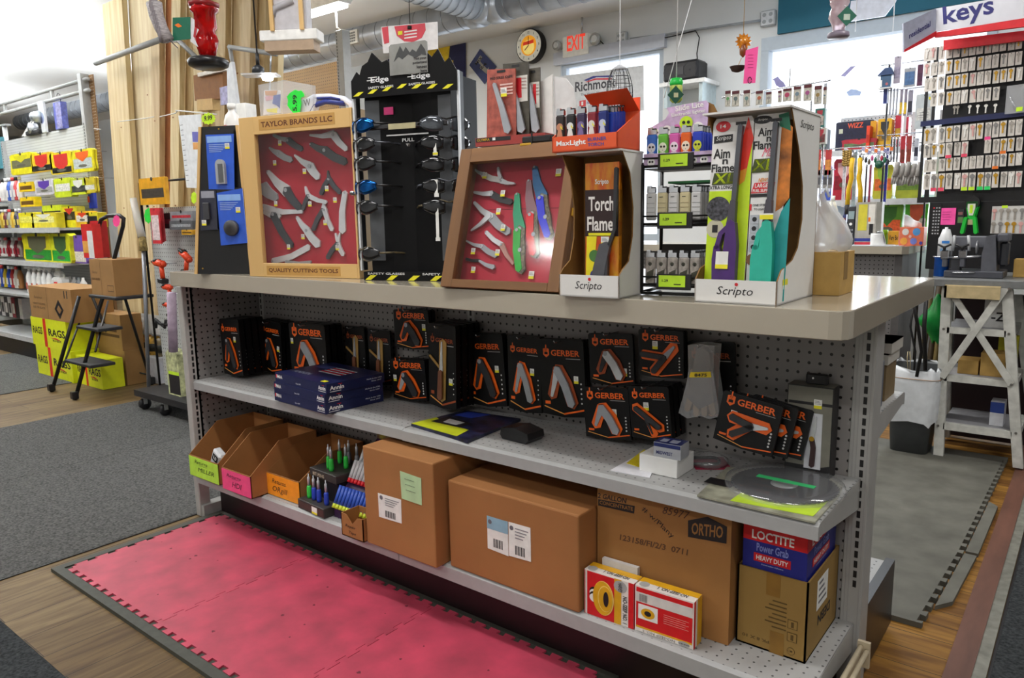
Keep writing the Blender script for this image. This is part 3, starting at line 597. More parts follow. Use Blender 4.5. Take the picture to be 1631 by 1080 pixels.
slab(b,pts,.0085,.0105,mat('3a3540',.3,.6,var=.35,scale=14,h2='22303a')); b.lathe([(.018,.0106),(.03,.0106),(.03,.0112),(.018,.0112)],SIL); b.build('blade',t)
b = MB(FB); b.lathe([(.132,.004),(.130,.017),(.10,.018),(.05,.0185),(0,.0185)],PLASTIC,n=40,cap=False); b.build('clear_shell',t)
b = MB(FB); b.at(FB @ Matrix.Rotation(math.radians(-2),4,'Z')); b.box(-.062,.07,-.012,.006,.0188,.0194,mat('3fcf7c')); b.build('green_sticker',t)

# ======================= BOTTOM SHELF =======================
BZ = BS+.0006
def bin_(bl,br,tl,label,col,lines,back,name='returns_bin',d=.30):
    F,w = base(bl,br,BZ); F = fr(F.col[3].x,F.col[3].y,BZ); h = .085
    t = thing(name,label,'bin',F,'cardboard returns bins on the bottom shelf'); th = .003; hb = back
    b = MB(F); b.box(0,w,0,d,0,th,CARDIN); b.box(0,w,0,th,0,h,CARD); b.box(0,w,d-th,d,0,hb,CARD)
    for x in (0,w-th):
        q = [(0,0),(d,0),(d,hb),(.13,hb),(0,h)]
        b.add([(x,y,z) for y,z in q]+[(x+th,y,z) for y,z in q],[(4,3,2,1,0),(5,6,7,8,9)]+[(i,(i+1) % 5,(i+1) % 5+5,i+5) for i in range(5)],CARD)
    b.build('bin_body',t)
    b = MB(F); b.rect(0,w,.002,h-.003,col,-.0006,.0012)
    for s,x,z,hh,ww in lines: b.txt(s,INK,w*x,h*z,h*hh,w*ww,-.0022)
    b.rect(w*.35,w*.62,h*.62,h*.632,INK,-.0016); b.build('paper_sign',t); return F
F = bin_((304,756),(354,772),None,'cardboard bin with a lime green sign at the far left of the bottom shelf',mat('b8ea4a',.55,emit=0),[('~Returns',.2,.68,.17,.45),('~MILLER',.3,.32,.2,.55)],.195)
# tape measure in first bin
b = MB(shift(F,.10,.03,.045)); b.at(shift(F,.10,.03,.075) @ Matrix.Rotation(.5,4,'Y')); b.box(0,.06,0,.035,-.03,.06,mat('d8dade',.4),.008); b.rect(.012,.05,.015,.045,DARK,-.0002); b.txt('10',WHITE,.02,.022,.016,.02,-.001); b.box(.06,.085,.0,.035,-.01,.045,DARK,.003); b.box(.05,.08,.0,.03,-.012,-.002,mat('e8c81c',.4),.002)
b.v = [v for v in b.v]; tag(b.build('tape_measure',F=shift(F,.10,.03,.003)),'white and yellow tape measure lying inside the lime signed bin','tape measure')
bin_((356,778),(403,794.6),None,'cardboard bin with a hot pink sign, second from the left on the bottom shelf',mat('f2508a',.55),[('~Returns',.18,.66,.15,.5),('~HDI',.35,.25,.24,.34)],.19)
bin_((427,786),(488,801),None,'cardboard bin with an orange sign, third from the left on the bottom shelf',mat('f79a1c',.55),[('~Returns',.18,.6,.2,.42),('~ORgill',.18,.16,.32,.46)],.16,d=.30)
# pen display
F,w = base((490,815),(528,832),BZ); F = fr(-1.745,-.355,BZ,math.radians(-4)); w = .16
t = thing('pen_display','black counter display of tool pens with green and blue caps, right of the orange bin','display',F)
b = MB(F); DKP = mat('3a3634'); b.box(0,w,0,.2,0,.035,DKP,.002); b.box(0,w,.06,.2,.035,.105,BLACK); b.box(0,w,.055,.2,.105,.135,DKP,.002)
b.rect(.004,w-.004,.006,.028,mat('4a3a34'),-.0003); b.txt('BIT PENS',mat('c9b9a0'),.02,.01,.012,.07); b.rect(w*.55,w*.75,.008,.028,TAGW,-.0006); b.rect(w*.55,w*.75,.003,.01,TAGY,-.0008); b.at(shift(F,0,.055,.1)); b.txt('BIT PENS',mat('c9b9a0'),.02,.012,.012,.07); b.build('tray',t)
GC,BC,CLR = mat('35c94a',.4),mat('2a44b8',.4),mat('c9ccd2',.3,.5)
n = 0
for (x,y,z,m) in [(.03,.03,.035,GC),(.06,.03,.035,BC),(.09,.03,.035,BC),(.135,.03,.035,BC),(.07,.09,.135,GC),(.1,.08,.135,GC),(.115,.13,.135,GC),(.05,.15,.135,GC),(.14,.16,.135,mat('8a8d92',.4,.3)),(.085,.165,.135,mat('8a8d92',.4,.3))]:
    FF = shift(F,x,y,z+.0005); tt = thing('tool_pen',['green capped tool pen at the front left of the pen display','blue capped tool pen beside the front green one','second blue capped pen in the front row','blue capped pen at the right end of the front row','green pen on the upper tier, left front','green pen on the upper tier, right front','green pen on the upper tier behind the front two','green pen at the rear left of the upper tier','grey pen at the rear right of the upper tier','grey pen in the middle of the rear row'][n],'pen',FF,'tool pens in the pen display')
    MB(FF).lathe([(.008,0),(.009,.01),(.008,.04),(.006,.045)],m,n=12).build('cap',tt); MB(FF).lathe([(.005,.045),(.005,.075),(.002,.078),(.002,.088)],CLR,n=10).build('shaft',tt); n += 1
# marker stacks
F = fr(-1.575,-.33,BZ,0); t = thing('marker_display','purple and yellow display of striped markers between pen display and tall carton','display',F)
w = .2; b = MB(F); PUR = mat('3c1c48',.5,var=.3,scale=30); b.add([(0,0,0),(w,0,0),(w,.22,0),(0,.22,0),(0,0,.05),(w,0,.05),(w,.1,.13),(0,.1,.13),(w,.22,.24),(0,.22,.24)],[(0,1,5,4),(4,5,6,7),(7,6,8,9),(0,4,7,9,3),(1,2,8,6,5),(2,3,9,8)],PUR)
b.box(0,w,.205,.22,.2,.29,mat('c9b93a',.5,var=.5,scale=50,h2='5a1a4a')); b.build('tray',t)
k = 0
for r,(y0,z0,m1,m2) in enumerate([(.0,.05,mat('3156b8',.4),mat('c9d63a')),(.07,.12,mat('e8e8ea',.4),RED),(.11,.15,mat('dfe0e2',.4),mat('1c6a3a'))]):
    for i in range(11):
        FF = shift(F,.012+i*.0172,y0-.004,z0+.006); b = MB(FF); b.tube([(0,0,-.005),(0,.03,.05)],.0065,m1,8); b.tube([(0,-.008,-.018),(0,0,-.005)],.0068,m2,8)
        tag(b.build('marker'),['blue marker in the lowest row of the purple display','white and red marker in the middle row of the purple display','white and green marker in the top row of the purple display'][r],'marker',['blue markers, lowest row','red and white markers, middle row','green and white markers, top row'][r])
# little repair bin
F,w = base((551,848),(580,862),BZ); F = fr(-1.437,-.41,BZ,0); t = thing('repair_bin','small handwritten cardboard tray tucked left of the tall carton','bin',F)
b = MB(F); w,d,h = .105,.075,.075; b.box(0,w,0,d,0,.003,CARD); b.prism([(0,0),(w,0),(w,h),(w*.75,h-.002),(w*.5,h*.62),(w*.25,h*.98),(0,h)],0,.003,CARD); b.box(0,.003,0,d,0,h,CARD); b.box(w-.003,w,0,d,0,h,CARD); b.box(0,w,d-.003,d,0,h,CARD)
b.txt('~Repair',INK,.02,.03,.013,.05); b.txt('~Tape',INK,.035,.01,.013,.035); b.build('tray',t)
# big cartons
CT1,CT2,CT3 = mat('a5703f',.75,var=.05,scale=6),mat('a26c3c',.75,var=.05,scale=6),mat('9c6c38',.75,var=.06,scale=6)
def shiplabel(b,pxs,bars,vert=False,y=-.0006,head=None):
    b.pp(pxs,TAGW,y); q = [on(b.F,*p,y) for p in pxs]; (x0,z0),(x1,z1) = q[3],q[1]; w,h = x1-x0,z1-z0
    if head: b.rect(x0,x1,z0+h*.62,z1,head,y-.0006)
    b.disc(x0+w*.14,z0+h*.84,min(w,h)*.09,mat('6a6a72'),y-.0008,.0004,12)
    if not head:
        for k in range(4): b.rect(x0+w*.3,x0+w*(.9-.08*k),z0+h*(.84-.09*k),z0+h*(.87-.09*k),mat('8a8a90'),y-.0008)
    for k in range(bars): a = x0+w*(.3+.45*k/bars); b.rect(a,a+w*.45/bars*(.35+.3*(k % 3 == 0)),z0+h*.1,z0+h*.36,INK,y-.0008)
F,w = base((579,866),(694,906),BZ); F = fmat(Vector((-1.325,-.402,BZ)),Vector((1,0,0)),Vector((0,1,0)),Vector((0,0,1))); w = .30; h = .315
t = thing('carton','tall plain brown carton with a pale green sticky note, left of the wide carton','box',F)
b = MB(F); b.box(0,w,0,.33,0,h,CT1); b.build('carton_body',t,bevel=.004)
b = MB(F); shiplabel(b,[(602,785),(639,796),(640,834),(604,823)],12); b.build('shipping_label',t)
b = MB(F); b.pp([(637,750),(671,762),(672,805),(640,794)],mat('b9d8a8',.6),-.0008); 
for k in range(3): b.stroke([on(F,645+k,762+9*k),on(F,660+k,767+9*k)],.0012,mat('7a8a74',.6),-.0012)
b.build('sticky_note',t)
F = fr(-1.005,-.365,BZ,0); w = .445; h = .262
t = thing('carton','wide plain brown carton with two white shipping labels in the middle of the bottom shelf','box',F)
b = MB(F); b.box(0,w,0,.32,0,h,CT2); b.build('carton_body',t,bevel=.005)
b = MB(F); shiplabel(b,[(776,822),(809,831),(810,886),(777,873)],10,head=mat('8fb4c8')); b.build('shipping_label',t)
b = MB(F); shiplabel(b,[(810,831),(845,841),(846,895),(811,885)],10,y=-.001); b.build('barcode_label',t)
F = fr(-.555,-.285,BZ,0.02); w = .352; h = .325
t = thing('carton','big brown carton printed ORTHO behind the two red seal boxes','box',F)
b = MB(F); b.box(0,w,0,.25,0,h,CT3)
P = lambda x,y: on(F,x,y,-.0006)
b.ptext('2 GALLON',INK,(952,793),(997,802),(953,785)); b.pp([(953,795),(1011,806),(1010,818),(953,805)],INK,-.0003); b.ptext('CONCENTRATE',CT3,(955,803),(1008,814),(955,797),-.0012)
b.pp([(1096,855),(1096,829),(1127,823),(1158,839),(1157,866)],INK,-.0003); b.ptext('ORTHO',CT3,(1101,851),(1151,858),(1102,832),-.0012)
b.ptext('123158/FI/2/3  0711',mat('5a3a22',.7),(987,860),(1095,885),(988,851)); b.ptext('~# w/Plany',INK,(1022,815),(1072,862),(1024,804)); b.ptext('~85977',mat('4a2a1a',.6),(1055,818),(1098,828),(1056,806)); b.build('carton_body',t,bevel=.004)
# harvey boxes
HR,HY = mat('d41c22',.4),mat('e0a81c',.4)
def harvey(F,w,h,d,label,front):
    t = thing('wax_ring_box',label,'box',F,'red and yellow seal ring boxes'); b = MB(F); b.box(0,w,0,d,0,h,mat('e8e2dc',.45)); b.at(top(F,h)); b.rect(0,w,d*.5,d,HY,-.0003); b.txt('NO-SEEP NO. 1',INK,w*.35,d*.2,d*.3,w*.5,flip=True); b.disc(w*.12,d*.3,d*.28,mat('a8a8a8'),-.0005,.0003)
    b.at(side(F,w)); b.rect(d*.45,d,0,h,HY,-.0003); b.rect(0,d*.2,0,h,HR,-.0003); b.at(F)
    if front:
        b.rect(w*.06,w*.62,0,h*.985,HR,-.0003); b.rect(.001,w*.02,0,h,HR,-.0003); b.rect(w*.62,w*.76,0,h,HY,-.0003); b.rect(w*.9,w,0,h,HR,-.0003)
        for k in range(4): b.disc(w*.22,h*(.56-.05*k),w*.11,DARK if k % 2 == 0 else TAGW,-.0005-k*.0001,.0003,20,h*.1)
        b.disc(w*.40,h*.47,w*.215,mat('f4d878',.4),-.0012,.0003,32,h*.385); b.disc(w*.39,h*.47,w*.205,HY,-.0016,.0003,32,h*.375); b.disc(w*.44,h*.47,w*.15,mat('f4d878',.4),-.002,.0003,28,h*.29); b.disc(w*.445,h*.47,w*.14,HY,-.0024,.0003,28,h*.275); b.disc(w*.46,h*.47,w*.055,DARK,-.0028,.0003,20,h*.17)
        b.disc(w*.74,h*.85,w*.13,mat('a8a8a8'),-.0007,.0003,24,h*.13); b.txt('HARVEY',INK,w*.70,h*.93,w*.08,h*.2,-.0012,vert=True); b.txt("NO-SEEP NO. 1",INK,w*.79,h*.66,w*.09,h*.6,-.0009,vert=True)
    else:
        b.rect(w*.02,w*.98,h*.03,h*.97,HR,-.0003); b.rect(w*.02,w*.98,h*.66,h*.87,mat('d8d4d0'),-.0006); 
        for k in range(8): b.rect(w*(.08+.018*k),w*(.088+.018*k),h*.68,h*.84,INK,-.001)
        for k in range(5): b.rect(w*.5,w*(.92-.05*(k % 2)),h*(.54-.045*k),h*(.55-.045*k),mat('d89088'),-.0006)
        b.rect(w*.06,w*.4,h*.3,h*.62,TAGW,-.0006); b.disc(w*.23,h*.45,w*.12,HY,-.001,.0003,20,h*.11); b.disc(w*.23,h*.45,w*.06,DARK,-.0014,.0003,16,h*.055)
        b.rect(w*.02,w*.98,h*.09,h*.13,HY,-.0006); b.rect(w*.02,w*.98,h*.0+.002,h*.09,mat('e8e2dc',.45),-.0006); b.txt("NO-SEEP NO. 1",INK,w*.15,h*.02,h*.055,w*.55,-.001,flip=True); b.disc(w*.85,h*.06,w*.1,mat('a8a8a8'),-.0012,.0003,20,h*.055); b.txt('HARVEY',INK,w*.77,h*.045,h*.03,w*.16,-.0016,flip=True)
    b.build('box_body',t,bevel=.001)
    return t
harvey(fr(-.553,-.350,BZ,0.02),.139,.118,.045,'red seal ring box with a big yellow ring on its front, bottom shelf',True)
harvey(fr(-.410,-.347,BZ,0.03),.150,.118,.045,'red seal ring box showing its printed back upside down, right of its twin',False)
q = MB(fr(-.53,-.302,BZ,.02)); q.box(0,.1,0,.012,0,.135,mat('c8c6c4')); tag(q.build('white_pad',F=q.F),'thin white pad standing between the red ring box and the ORTHO carton','pad')
# loctite
F = fr(-.198,-.245,BZ,0.0); w,d,h = .16,.24,.192
t = thing('carton','open brown carton at the right end of the bottom shelf holding the blue adhesive box','box',F)
CT4 = mat('94743a',.75,var=.05,scale=6); b = MB(F); b.box(0,w,0,d,0,.004,CT4); b.box(0,w,0,.004,0,h,CT4); b.box(0,w,d-.004,d,0,h,CT4); b.box(0,.004,0,d,0,h,CT4); b.box(w-.004,w,0,d,0,h,CT4)
b.rect(w*.42,w*.62,h*.72,h,mat('8a6424'),-.0003); b.rect(w*.5,w*.7,0,h*.28,mat('8a6424'),-.0003)
TX = mat('5a4318',.7)
for k in range(7): b.rect(w*(.52-.05*(k % 3)),w*.72,h*(.66-.055*k),h*(.675-.055*k),TX,-.0006)
for z in (.38,.22):
    x = w*.74; b.rect(x,x+.022,h*z,h*z+.022,TX,-.0006); b.rect(x+.0015,x+.0205,h*z+.0015,h*z+.0205,CT4,-.001); b.rect(x+.008,x+.014,h*z+.004,h*z+.017,TX,-.0014)
b.txt('1-17PK 8 X 10',TX,w*.1,h*.1,h*.04,w*.55,flip=True); b.disc(w*.8,h*.1,.009,TX,-.0006,.0003,16); b.disc(w*.8,h*.1,.0078,CT4,-.001,.0003,16); b.txt('CM',TX,w*.755,h*.085,.006,.011,-.0014)
FS = side(F,w); b.at(FS); b.rect(d*.28,d*.62,h*.5,h*.88,TAGW,-.0003)
for k in range(4): b.rect(d*.33,d*(.58-.04*k),h*(.57+.08*k),h*(.6+.08*k),mat('77777c'),-.0008)
b.txt('DEBN',INK,d*.34,h*.28,h*.13,d*.4,flip=True); b.build('carton_body',t)
F = fr(-.190,-.238,BZ+.005,0.0); w,d,h = .144,.224,.288
LB = mat('232a88',.4)
def loc(b,F,w,d,h):
    for FF,ww in ((F,w),(side(F,w),d)):
        b.at(shift(FF,0,0,h-.165)); h_ = h; h = .165; b.rect(0,ww,h*.78,h,HR,-.0003); b.txt('LOCTITE',WHITE,ww*.14,h*.81,h*.13,ww*.66,-.0009); b.txt('Power Grab',mat('8a94d8'),ww*.22,h*.64,h*.12,ww*.5,-.0009); b.rect(ww*.18,ww*.76,h*.49,h*.61,HR,-.0005); b.txt('HEAVY DUTY',WHITE,ww*.22,h*.515,h*.07,ww*.5,-.0011); b.txt('Construction Adhesive',mat('b8c0e0'),ww*.3,h*.45,h*.02,ww*.35,-.0009); h = h_
carton(F,w,d,h,LB,'adhesive_box','blue and red adhesive box lettered HEAVY DUTY standing in the open carton',extra=loc)
# ======================= THINGS ON THE COUNTER =======================
CZ = 1.0206+.0006
def lean(bl,br,tl,z):
    best = None
    for i in range(0,60):
        a = i*.01; F,w = base(bl,br,z,a); x,h = on(F,*tl)
        if best is None or abs(x) < abs(best[0]): best = (x,F,w,h)
    return best[1],best[2],best[3]
PINE = mat('dcb474',.45,var=.08,scale=4,stretch=(1,1,.12)); PINEH = mat('dcb474',.45,var=.08,scale=4,stretch=(.12,1,1)); OAK = mat('94683c',.45,var=.2,scale=9,stretch=(1,1,.1),h2='5e3c1c'); OAKH = mat('94683c',.45,var=.2,scale=9,stretch=(.1,1,1),h2='5e3c1c')
FELT = mat('b01c30',.8,var=.1,scale=6)
# --- tapered black board with blue packages ---
F,w = base((305,437),(399,437),CZ); F = shift(F,0,.02,0); h = on(F,326,202)[1]; xl = on(F,317,202)[0]; xr = on(F,380,201)[0]
t = thing('tapered_peg_display','tapered black board with pine edges at the left end of the counter, holding blue packages','display',F)
b = MB(F); b.prism([(.012,0),(w-.012,0),(xr-.01,h),(xl+.01,h)],0,.008,mat('0e0e10',.4)); b.disc(.035,.02,.003,GOLD,-.0005,.001,10); b.disc((xl+xr)/2,h-.01,.003,GOLD,-.0005,.001,10); b.build('front_board',t)
b = MB(F)
for s in (0,1):
    x0,x1,q = ((0,.012,1),(w-.012,w,-1))[s]; xt = xl if s == 0 else xr
    pts = [(x0,0),(x1,0),(xt+(.010 if s == 0 else 0),h),(xt-(.0 if s == 0 else .010),h)]
    n = 4; vs = [(x,-.004,z) for x,z in pts]+[(x,(.19 if z == 0 else .06),z) for x,z in pts]; b.add(vs,[[0,1,2,3],[7,6,5,4]]+[[i,i+4,(i+1) % 4+4,(i+1) % 4] for i in range(4)],PINE)
b.add([(.01,.185,0),(w-.01,.185,0),(xr-.005,.055,h),(xl+.005,.055,h)],[(0,1,2,3)],mat('0e0e10',.4)); b.build('wood_sides',t)
PB = mat('2a5cd0',.35); cc = lambda x,y: (280+x/3.27,150+y/3.27)
def bluepack(pts,label,item):
    FF = shift(F,0,-.014,0); t2 = thing('blue_blister_pack',label,'packaged part',fmat(FF @ Vector((on(FF,*pts[3])[0],0,on(FF,*pts[3])[1])),FF.col[0].xyz,FF.col[1].xyz,FF.col[2].xyz))
    b = MB(FF); b.prism([on(FF,*p) for p in pts],0,.003,PB if item != 'small' else mat('2a2c3c',.35)); q = [on(FF,*p) for p in pts]; W2 = q[1][0]-q[0][0]; x0 = q[0][0]; z1 = q[0][1]
    if item != 'small':
        b.rect(x0+.004,x0+W2*.92,z1-.028,z1-.006,mat('8ab4f0',.4),-.0004); b.rect(x0,x0+W2,z1+.001,z1+.016,mat('15151c',.4),.001)
        for k in range(5): b.rect(x0+.01,x0+W2*(.8-.07*k),z1-.036-.006*k,z1-.034-.006*k,mat('a8c4f0',.4),-.0006)
    else: b.rect(x0+.005,x0+W2*.9,z1-.028,z1-.004,mat('9a9ca8',.4),-.0004)
    b.build('card',t2)
    if item == 'arch': m = MB(FF); c = on(FF,*cc(240,400)); m.prism([(c[0]-.018,c[1]-.045),(c[0]+.018,c[1]-.045),(c[0]+.018,c[1]+.02)]+[(c[0]+.018*math.cos(a*.314),c[1]+.02+.02*math.sin(a*.314)) for a in range(11)],-.012,0,mat('a4a8ac',.35,var=.05)); m.box(c[0]-.007,c[0]+.012,-.0135,-.012,c[1]-.04,c[1]+.024,mat('5c5f62',.4)); m.build('grey_casing',t2); tp = cc(258,285)
    elif item == 'puck': m = MB(FF); c = on(FF,*cc(295,697)); m.lathe([(0,-.016),(.024,-.016),(.0275,-.013),(.0275,0)],mat('4c4d50',.4),(c[0],0,c[1]),28,'y'); m.build('round_case',t2); tp = cc(315,617)
    else: m = MB(FF); c = on(FF,*cc(165,610)); m.box(c[0]-.012,c[0]+.012,-.01,0,c[1]-.03,c[1]+.03,mat('3a3b40',.4),.002); m.build('grey_item',t2); tp = cc(148,684)
    m = MB(FF); x,z = on(FF,*tp); tagsticker(m,x,z,.018,.019,-.012 if item == 'small' else -.0015); m.build('price_tag',t2)
bluepack([cc(155,212),cc(300,206),cc(305,497),cc(172,495)],'blue package with a grey arch shaped casing, upper one on the tapered board','arch')
bluepack([cc(212,515),cc(345,490),cc(372,775),cc(235,788)],'blue package with a round dark case, lower right on the tapered board','puck')
bluepack([cc(124,500),cc(207,500),cc(218,705),cc(130,710)],'small dark package, lower left on the tapered board','small')
# --- generic knife in a display case ---
def lay(FF,name,label,cat,group,strokes,tg=None,cv=None,disc=None):
    P = [on(FF,*cv(*s[0])) for s in strokes]; o = P[0]; t = thing(name,label,cat,FF @ Matrix.Translation((o[0],0,o[1])),group)
    b = MB(FF); sc = None
    for k,s in enumerate(strokes):
        a = on(FF,*cv(*s[0])); c = on(FF,*cv(*s[1])); p0 = cv(0,0); p1 = cv(100,0); u = abs(on(FF,*p1)[0]-on(FF,*p0)[0])/100
        w1 = s[2]*u*1.22; w2 = (s[4] if len(s) > 4 else s[2])*u*1.22; mid = ((a[0]+c[0])/2+(c[1]-a[1])*.05,(a[1]+c[1])/2-(c[0]-a[0])*.05)
        b.stroke([a,mid,c],w1,s[3],0-.0015*k,.006,w2)
        if w1 > .009: b.disc(a[0],a[1],w1*.2,STL,-.007-.0015*k,.001,10)
    b.build('metalwork',t)
    if tg:
        b = MB(FF)
        for x,y in tg: q = on(FF,*cv(x,y)); tagsticker(b,q[0]-.007,q[1]-.008,.014,.017,-.011)
        b.build('price_tag',t)
# --- Taylor case ---
F,w = base((398,440),(573,444),CZ); h = on(F,405,186)[1]; D = .10
t = thing('pine_knife_case','pine framed glass display case with a red back, lettered for cutting tools','display case',F)
xi0,zi0 = on(F,419,419.3); xi1,zi1 = on(F,558,201.8)
b = MB(F); b.box(0,xi0,0,.018,0,h,PINE,.001); b.box(xi1,w,0,.018,0,h,PINE,.001); b.box(xi0,xi1,0,.018,0,zi0,PINEH,.001); b.box(xi0,xi1,0,.018,zi1,h,PINEH,.001)
PLQ = mat('c0924c'); BURN = mat('5c2a14',.6)
for s,z0,z1,a,bb in (('TAYLOR BRANDS LLC',zi1+.012,h-.010,.19,.86),('QUALITY CUTTING TOOLS',.006,zi0-.008,.17,.84)):
    b.rect(w*a,w*bb,z0,z1,PLQ,-.0002); b.txt(s,BURN,w*(a+.02),z0+(z1-z0)*.25,(z1-z0)*.5,w*(bb-a-.04),-.0008)
DF = b.build('door_frame',t); b = MB(F); b.box(0,w,.018,D,0,.012,PINE); b.box(0,w,.018,D,h-.012,h,PINE); b.box(0,.012,.018,D,.012,h-.012,PINE); b.box(w-.012,w,.018,D,.012,h-.012,PINE); b.box(0,w,D,D+.006,0,h,PINE); b.build('case_body',t)
MB(F).box(.012,w-.012,.072,.08,.012,h-.012,FELT).build('red_backing',t); MB(F).box(xi0-.004,xi1+.004,.008,.011,zi0-.004,zi1+.004,GLASS).build('glass',DF)
kx,kz = on(F,563.5,308); MB(F).lathe([(0,-.012),(.007,-.012),(.008,-.006),(.005,0)],CHROME,(kx,0,kz),16,'y').build('lock',DF)
FB = shift(F,0,.071,0); g = 'knives and tools in the pine case'; cv = lambda x,y: (420+x/4.907-1.2,210+y/4.907+1)
SV,GY,DK = SIL,mat('a2a6ab',.35,.2),mat('3a3e44',.45); N = 'folding_knife'
lay(FB,N,'folding knife with dark handle at the top left of the pine case','knife',g,[((90,22),(210,62),14,GY,26),((205,62),(310,130),34,DK,26)],[(150,85)],cv)
lay(FB,N,'silver skeleton handled knife at the top right of the pine case','knife',g,[((375,22),(560,12),10,SV,32),((560,18),(660,130),40,SV,26)],None,cv)
lay(FB,N,'long dark knife slanting below the silver skeleton knife in the pine case','knife',g,[((380,92),(500,145),20,DK,42),((490,140),(650,230),44,DK,36)],None,cv)
lay(FB,N,'grey blade at the left, second row, in the pine case','knife',g,[((58,120),(130,165),10,GY,34),((130,165),(230,215),34,GY,28)],[(110,240)],cv)
lay(FB,N,'silver knife with a thick handle in the centre of the pine case','knife',g,[((255,178),(375,262),10,SV,40),((375,262),(440,350),50,SV,34)],[(342,305)],cv)
lay(FB,'hunting_knife','large polished knife with a dark grip at the left of the pine case','knife',g,[((45,305),(195,460),20,SV,62),((190,450),(295,590),52,DK,36)],None,cv)
lay(FB,'hunting_knife','broad mirror blade lying across the middle left of the pine case','knife',g,[((8,430),(110,510),70,GY,40),((10,585),(315,618),34,SV,18)],[(118,558)],cv)
lay(FB,N,'pale knife with a long dark handle, lower left of the pine case','knife',g,[((10,610),(130,650),30,SV,44),((90,640),(230,885),44,DK,34)],[(218,895)],cv)
lay(FB,N,'silver knife slanting down in the lower middle of the pine case','knife',g,[((272,662),(355,770),16,SV,40),((350,765),(440,875),38,SV,44)],[(330,815)],cv)
lay(FB,'multi_pliers','open pliers with grey grips in the centre right of the pine case','pliers',g,[((482,545),(486,610),8,SV,36),((480,605),(400,760),26,DK,22),((492,605),(552,760),26,SV,22)],[(503,705)],cv)
lay(FB,'multi_pliers','small pliers with their jaws up, bottom right of the pine case','pliers',g,[((574,790),(600,870),8,SV,22),((612,785),(596,870),8,SV,22),((595,870),(515,980),26,DK,22),((602,875),(640,955),26,SV,22)],[(598,900)],cv)
lay(FB,'multi_pliers','dark handled pliers in the upper right of the pine case','pliers',g,[((514,300),(524,365),6,DK,22),((522,365),(462,480),24,DK,22),((530,368),(612,470),24,DK,22)],[(516,440)],cv)
lay(FB,'multi_pliers','silver long nosed pliers left of the centre in the pine case','pliers',g,[((338,425),(362,495),8,SV,26),((365,495),(320,600),24,DK,18),((375,500),(505,545),22,SV,18)],[(384,560)],cv)
lay(FB,'multi_pliers','closed upright multi tool against the right frame of the pine case','pliers',g,[((648,470),(628,770),28,SV,40)],[(580,530)],cv)
lay(FB,'multi_pliers','long silver tool slanting at the bottom left of the pine case','pliers',g,[((85,1005),(365,895),30,SV,30),((190,1012),(380,1012),20,GY,16)],None,cv)
# --- things standing on the pine case ---
TOPZ = CZ+h
Ft = shift(F,0,0,h+.0006)
ft = fmat(Ft.col[3].xyz,Ft.col[0].xyz,Ft.col[1].xyz,Vector((0,0,1)))
def uvp(FF,pts): return [on(FF,*p) for p in pts]
Fb = shift(ft,.02,.04,0); t = thing('bagged_pack','clear bag with a small coloured tool card standing on the pine case','package',Fb)
b = MB(Fb); q = uvp(Fb,[(418,190),(414,136),(455,128),(500,136),(501,186)]); q = [(x,max(z,.0)) for x,z in q]; b.prism(q,-.008,.008,FILM); b.build('clear_bag',t)
b = MB(Fb); q = uvp(Fb,[(421,144),(446,144),(446,180),(420,183)]); b.prism(q,-.002,.002,mat('e8e4e6')); b.pp([(422,145),(442,144),(440,153),(423,152)],mat('d89a5a'),-.0026); b.pp([(422,154),(434,152),(436,158),(424,161)],mat('e6a8b4'),-.0026); b.pp([(436,152),(447,150),(446,173),(441,168),(434,165)],mat('2c50a8'),-.0032); b.pp([(424,174),(442,172),(441,180),(426,178)],YEL,-.0032); b.build('printed_card',t)
def burst(pts,FF,col,label,txt=None,tq=None,y=-.012,name='price_burst'):
    b = MB(FF); c = on(FF,sum(p[0] for p in pts)/len(pts),sum(p[1] for p in pts)/len(pts),y); b.prism([on(FF,*p,y) for p in pts],y-.0008,y,col)
    if txt: b.ptext(txt,INK,*tq,y-.0016)
    return tag(b.build(name,F=FF @ Matrix.Translation((c[0],y,c[1]))),label,'price sign','fluorescent price tags')
def starpts(cx,cy,rx,ry,n=12,k=.82,ph=0): return [(cx+rx*(1 if i % 2 == 0 else k)*math.cos(ph+3.14159*i/n),cy+ry*(1 if i % 2 == 0 else k)*math.sin(ph+3.14159*i/n)) for i in range(2*n)]
burst([(462,148),(470,143),(476,145),(480,144),(484,149),(485,153),(479,156),(480,165),(478,178),(474,185),(469,182),(463,175),(458,168),(459,160),(457,154)],Fb,GREENN,'green starburst price tag reading 5.99 on the clear bag','5.99',((473,177),(473,151),(466,177)))
Fh = shift(ft,.11,.055,0); t = thing('handled_tool','white and blue curved handle standing on the pine case beside the bag','tool',Fh)
b = MB(Fh); P = lambda x,y: on(Fh,x,y); pts = [P(x,y) for x,y in [(483,166),(500,155),(525,154),(548,158),(559,166),(564,183)]]; b.tube([(x,0,z) for x,z in pts],.010,mat('dfe2ee',.3),10); b.build('handle',t)
b = MB(Fh); b.tube([(x,-.004,z) for x,z in [P(x,y) for x,y in [(496,181),(503,168),(520,162),(550,165)]]],.0085,mat('2c3a8c',.35),10); b.tube([(x,-.008,z) for x,z in [P(x,y) for x,y in [(508,157),(530,156),(545,159)]]],.004,mat('2c3a8c',.35),8); b.build('blue_grip',t)
b = MB(Fh); q = uvp(Fh,[(481,186),(480,160),(500,156),(508,160),(502,186)]); q = [(x,max(0,z)) for x,z in q]; b.prism(q,-.012,.012,mat('dfe2ee',.3)); b.ptext('W',DARK,(484,170),(495,168),(483,159),-.0125); b.build('head',t)
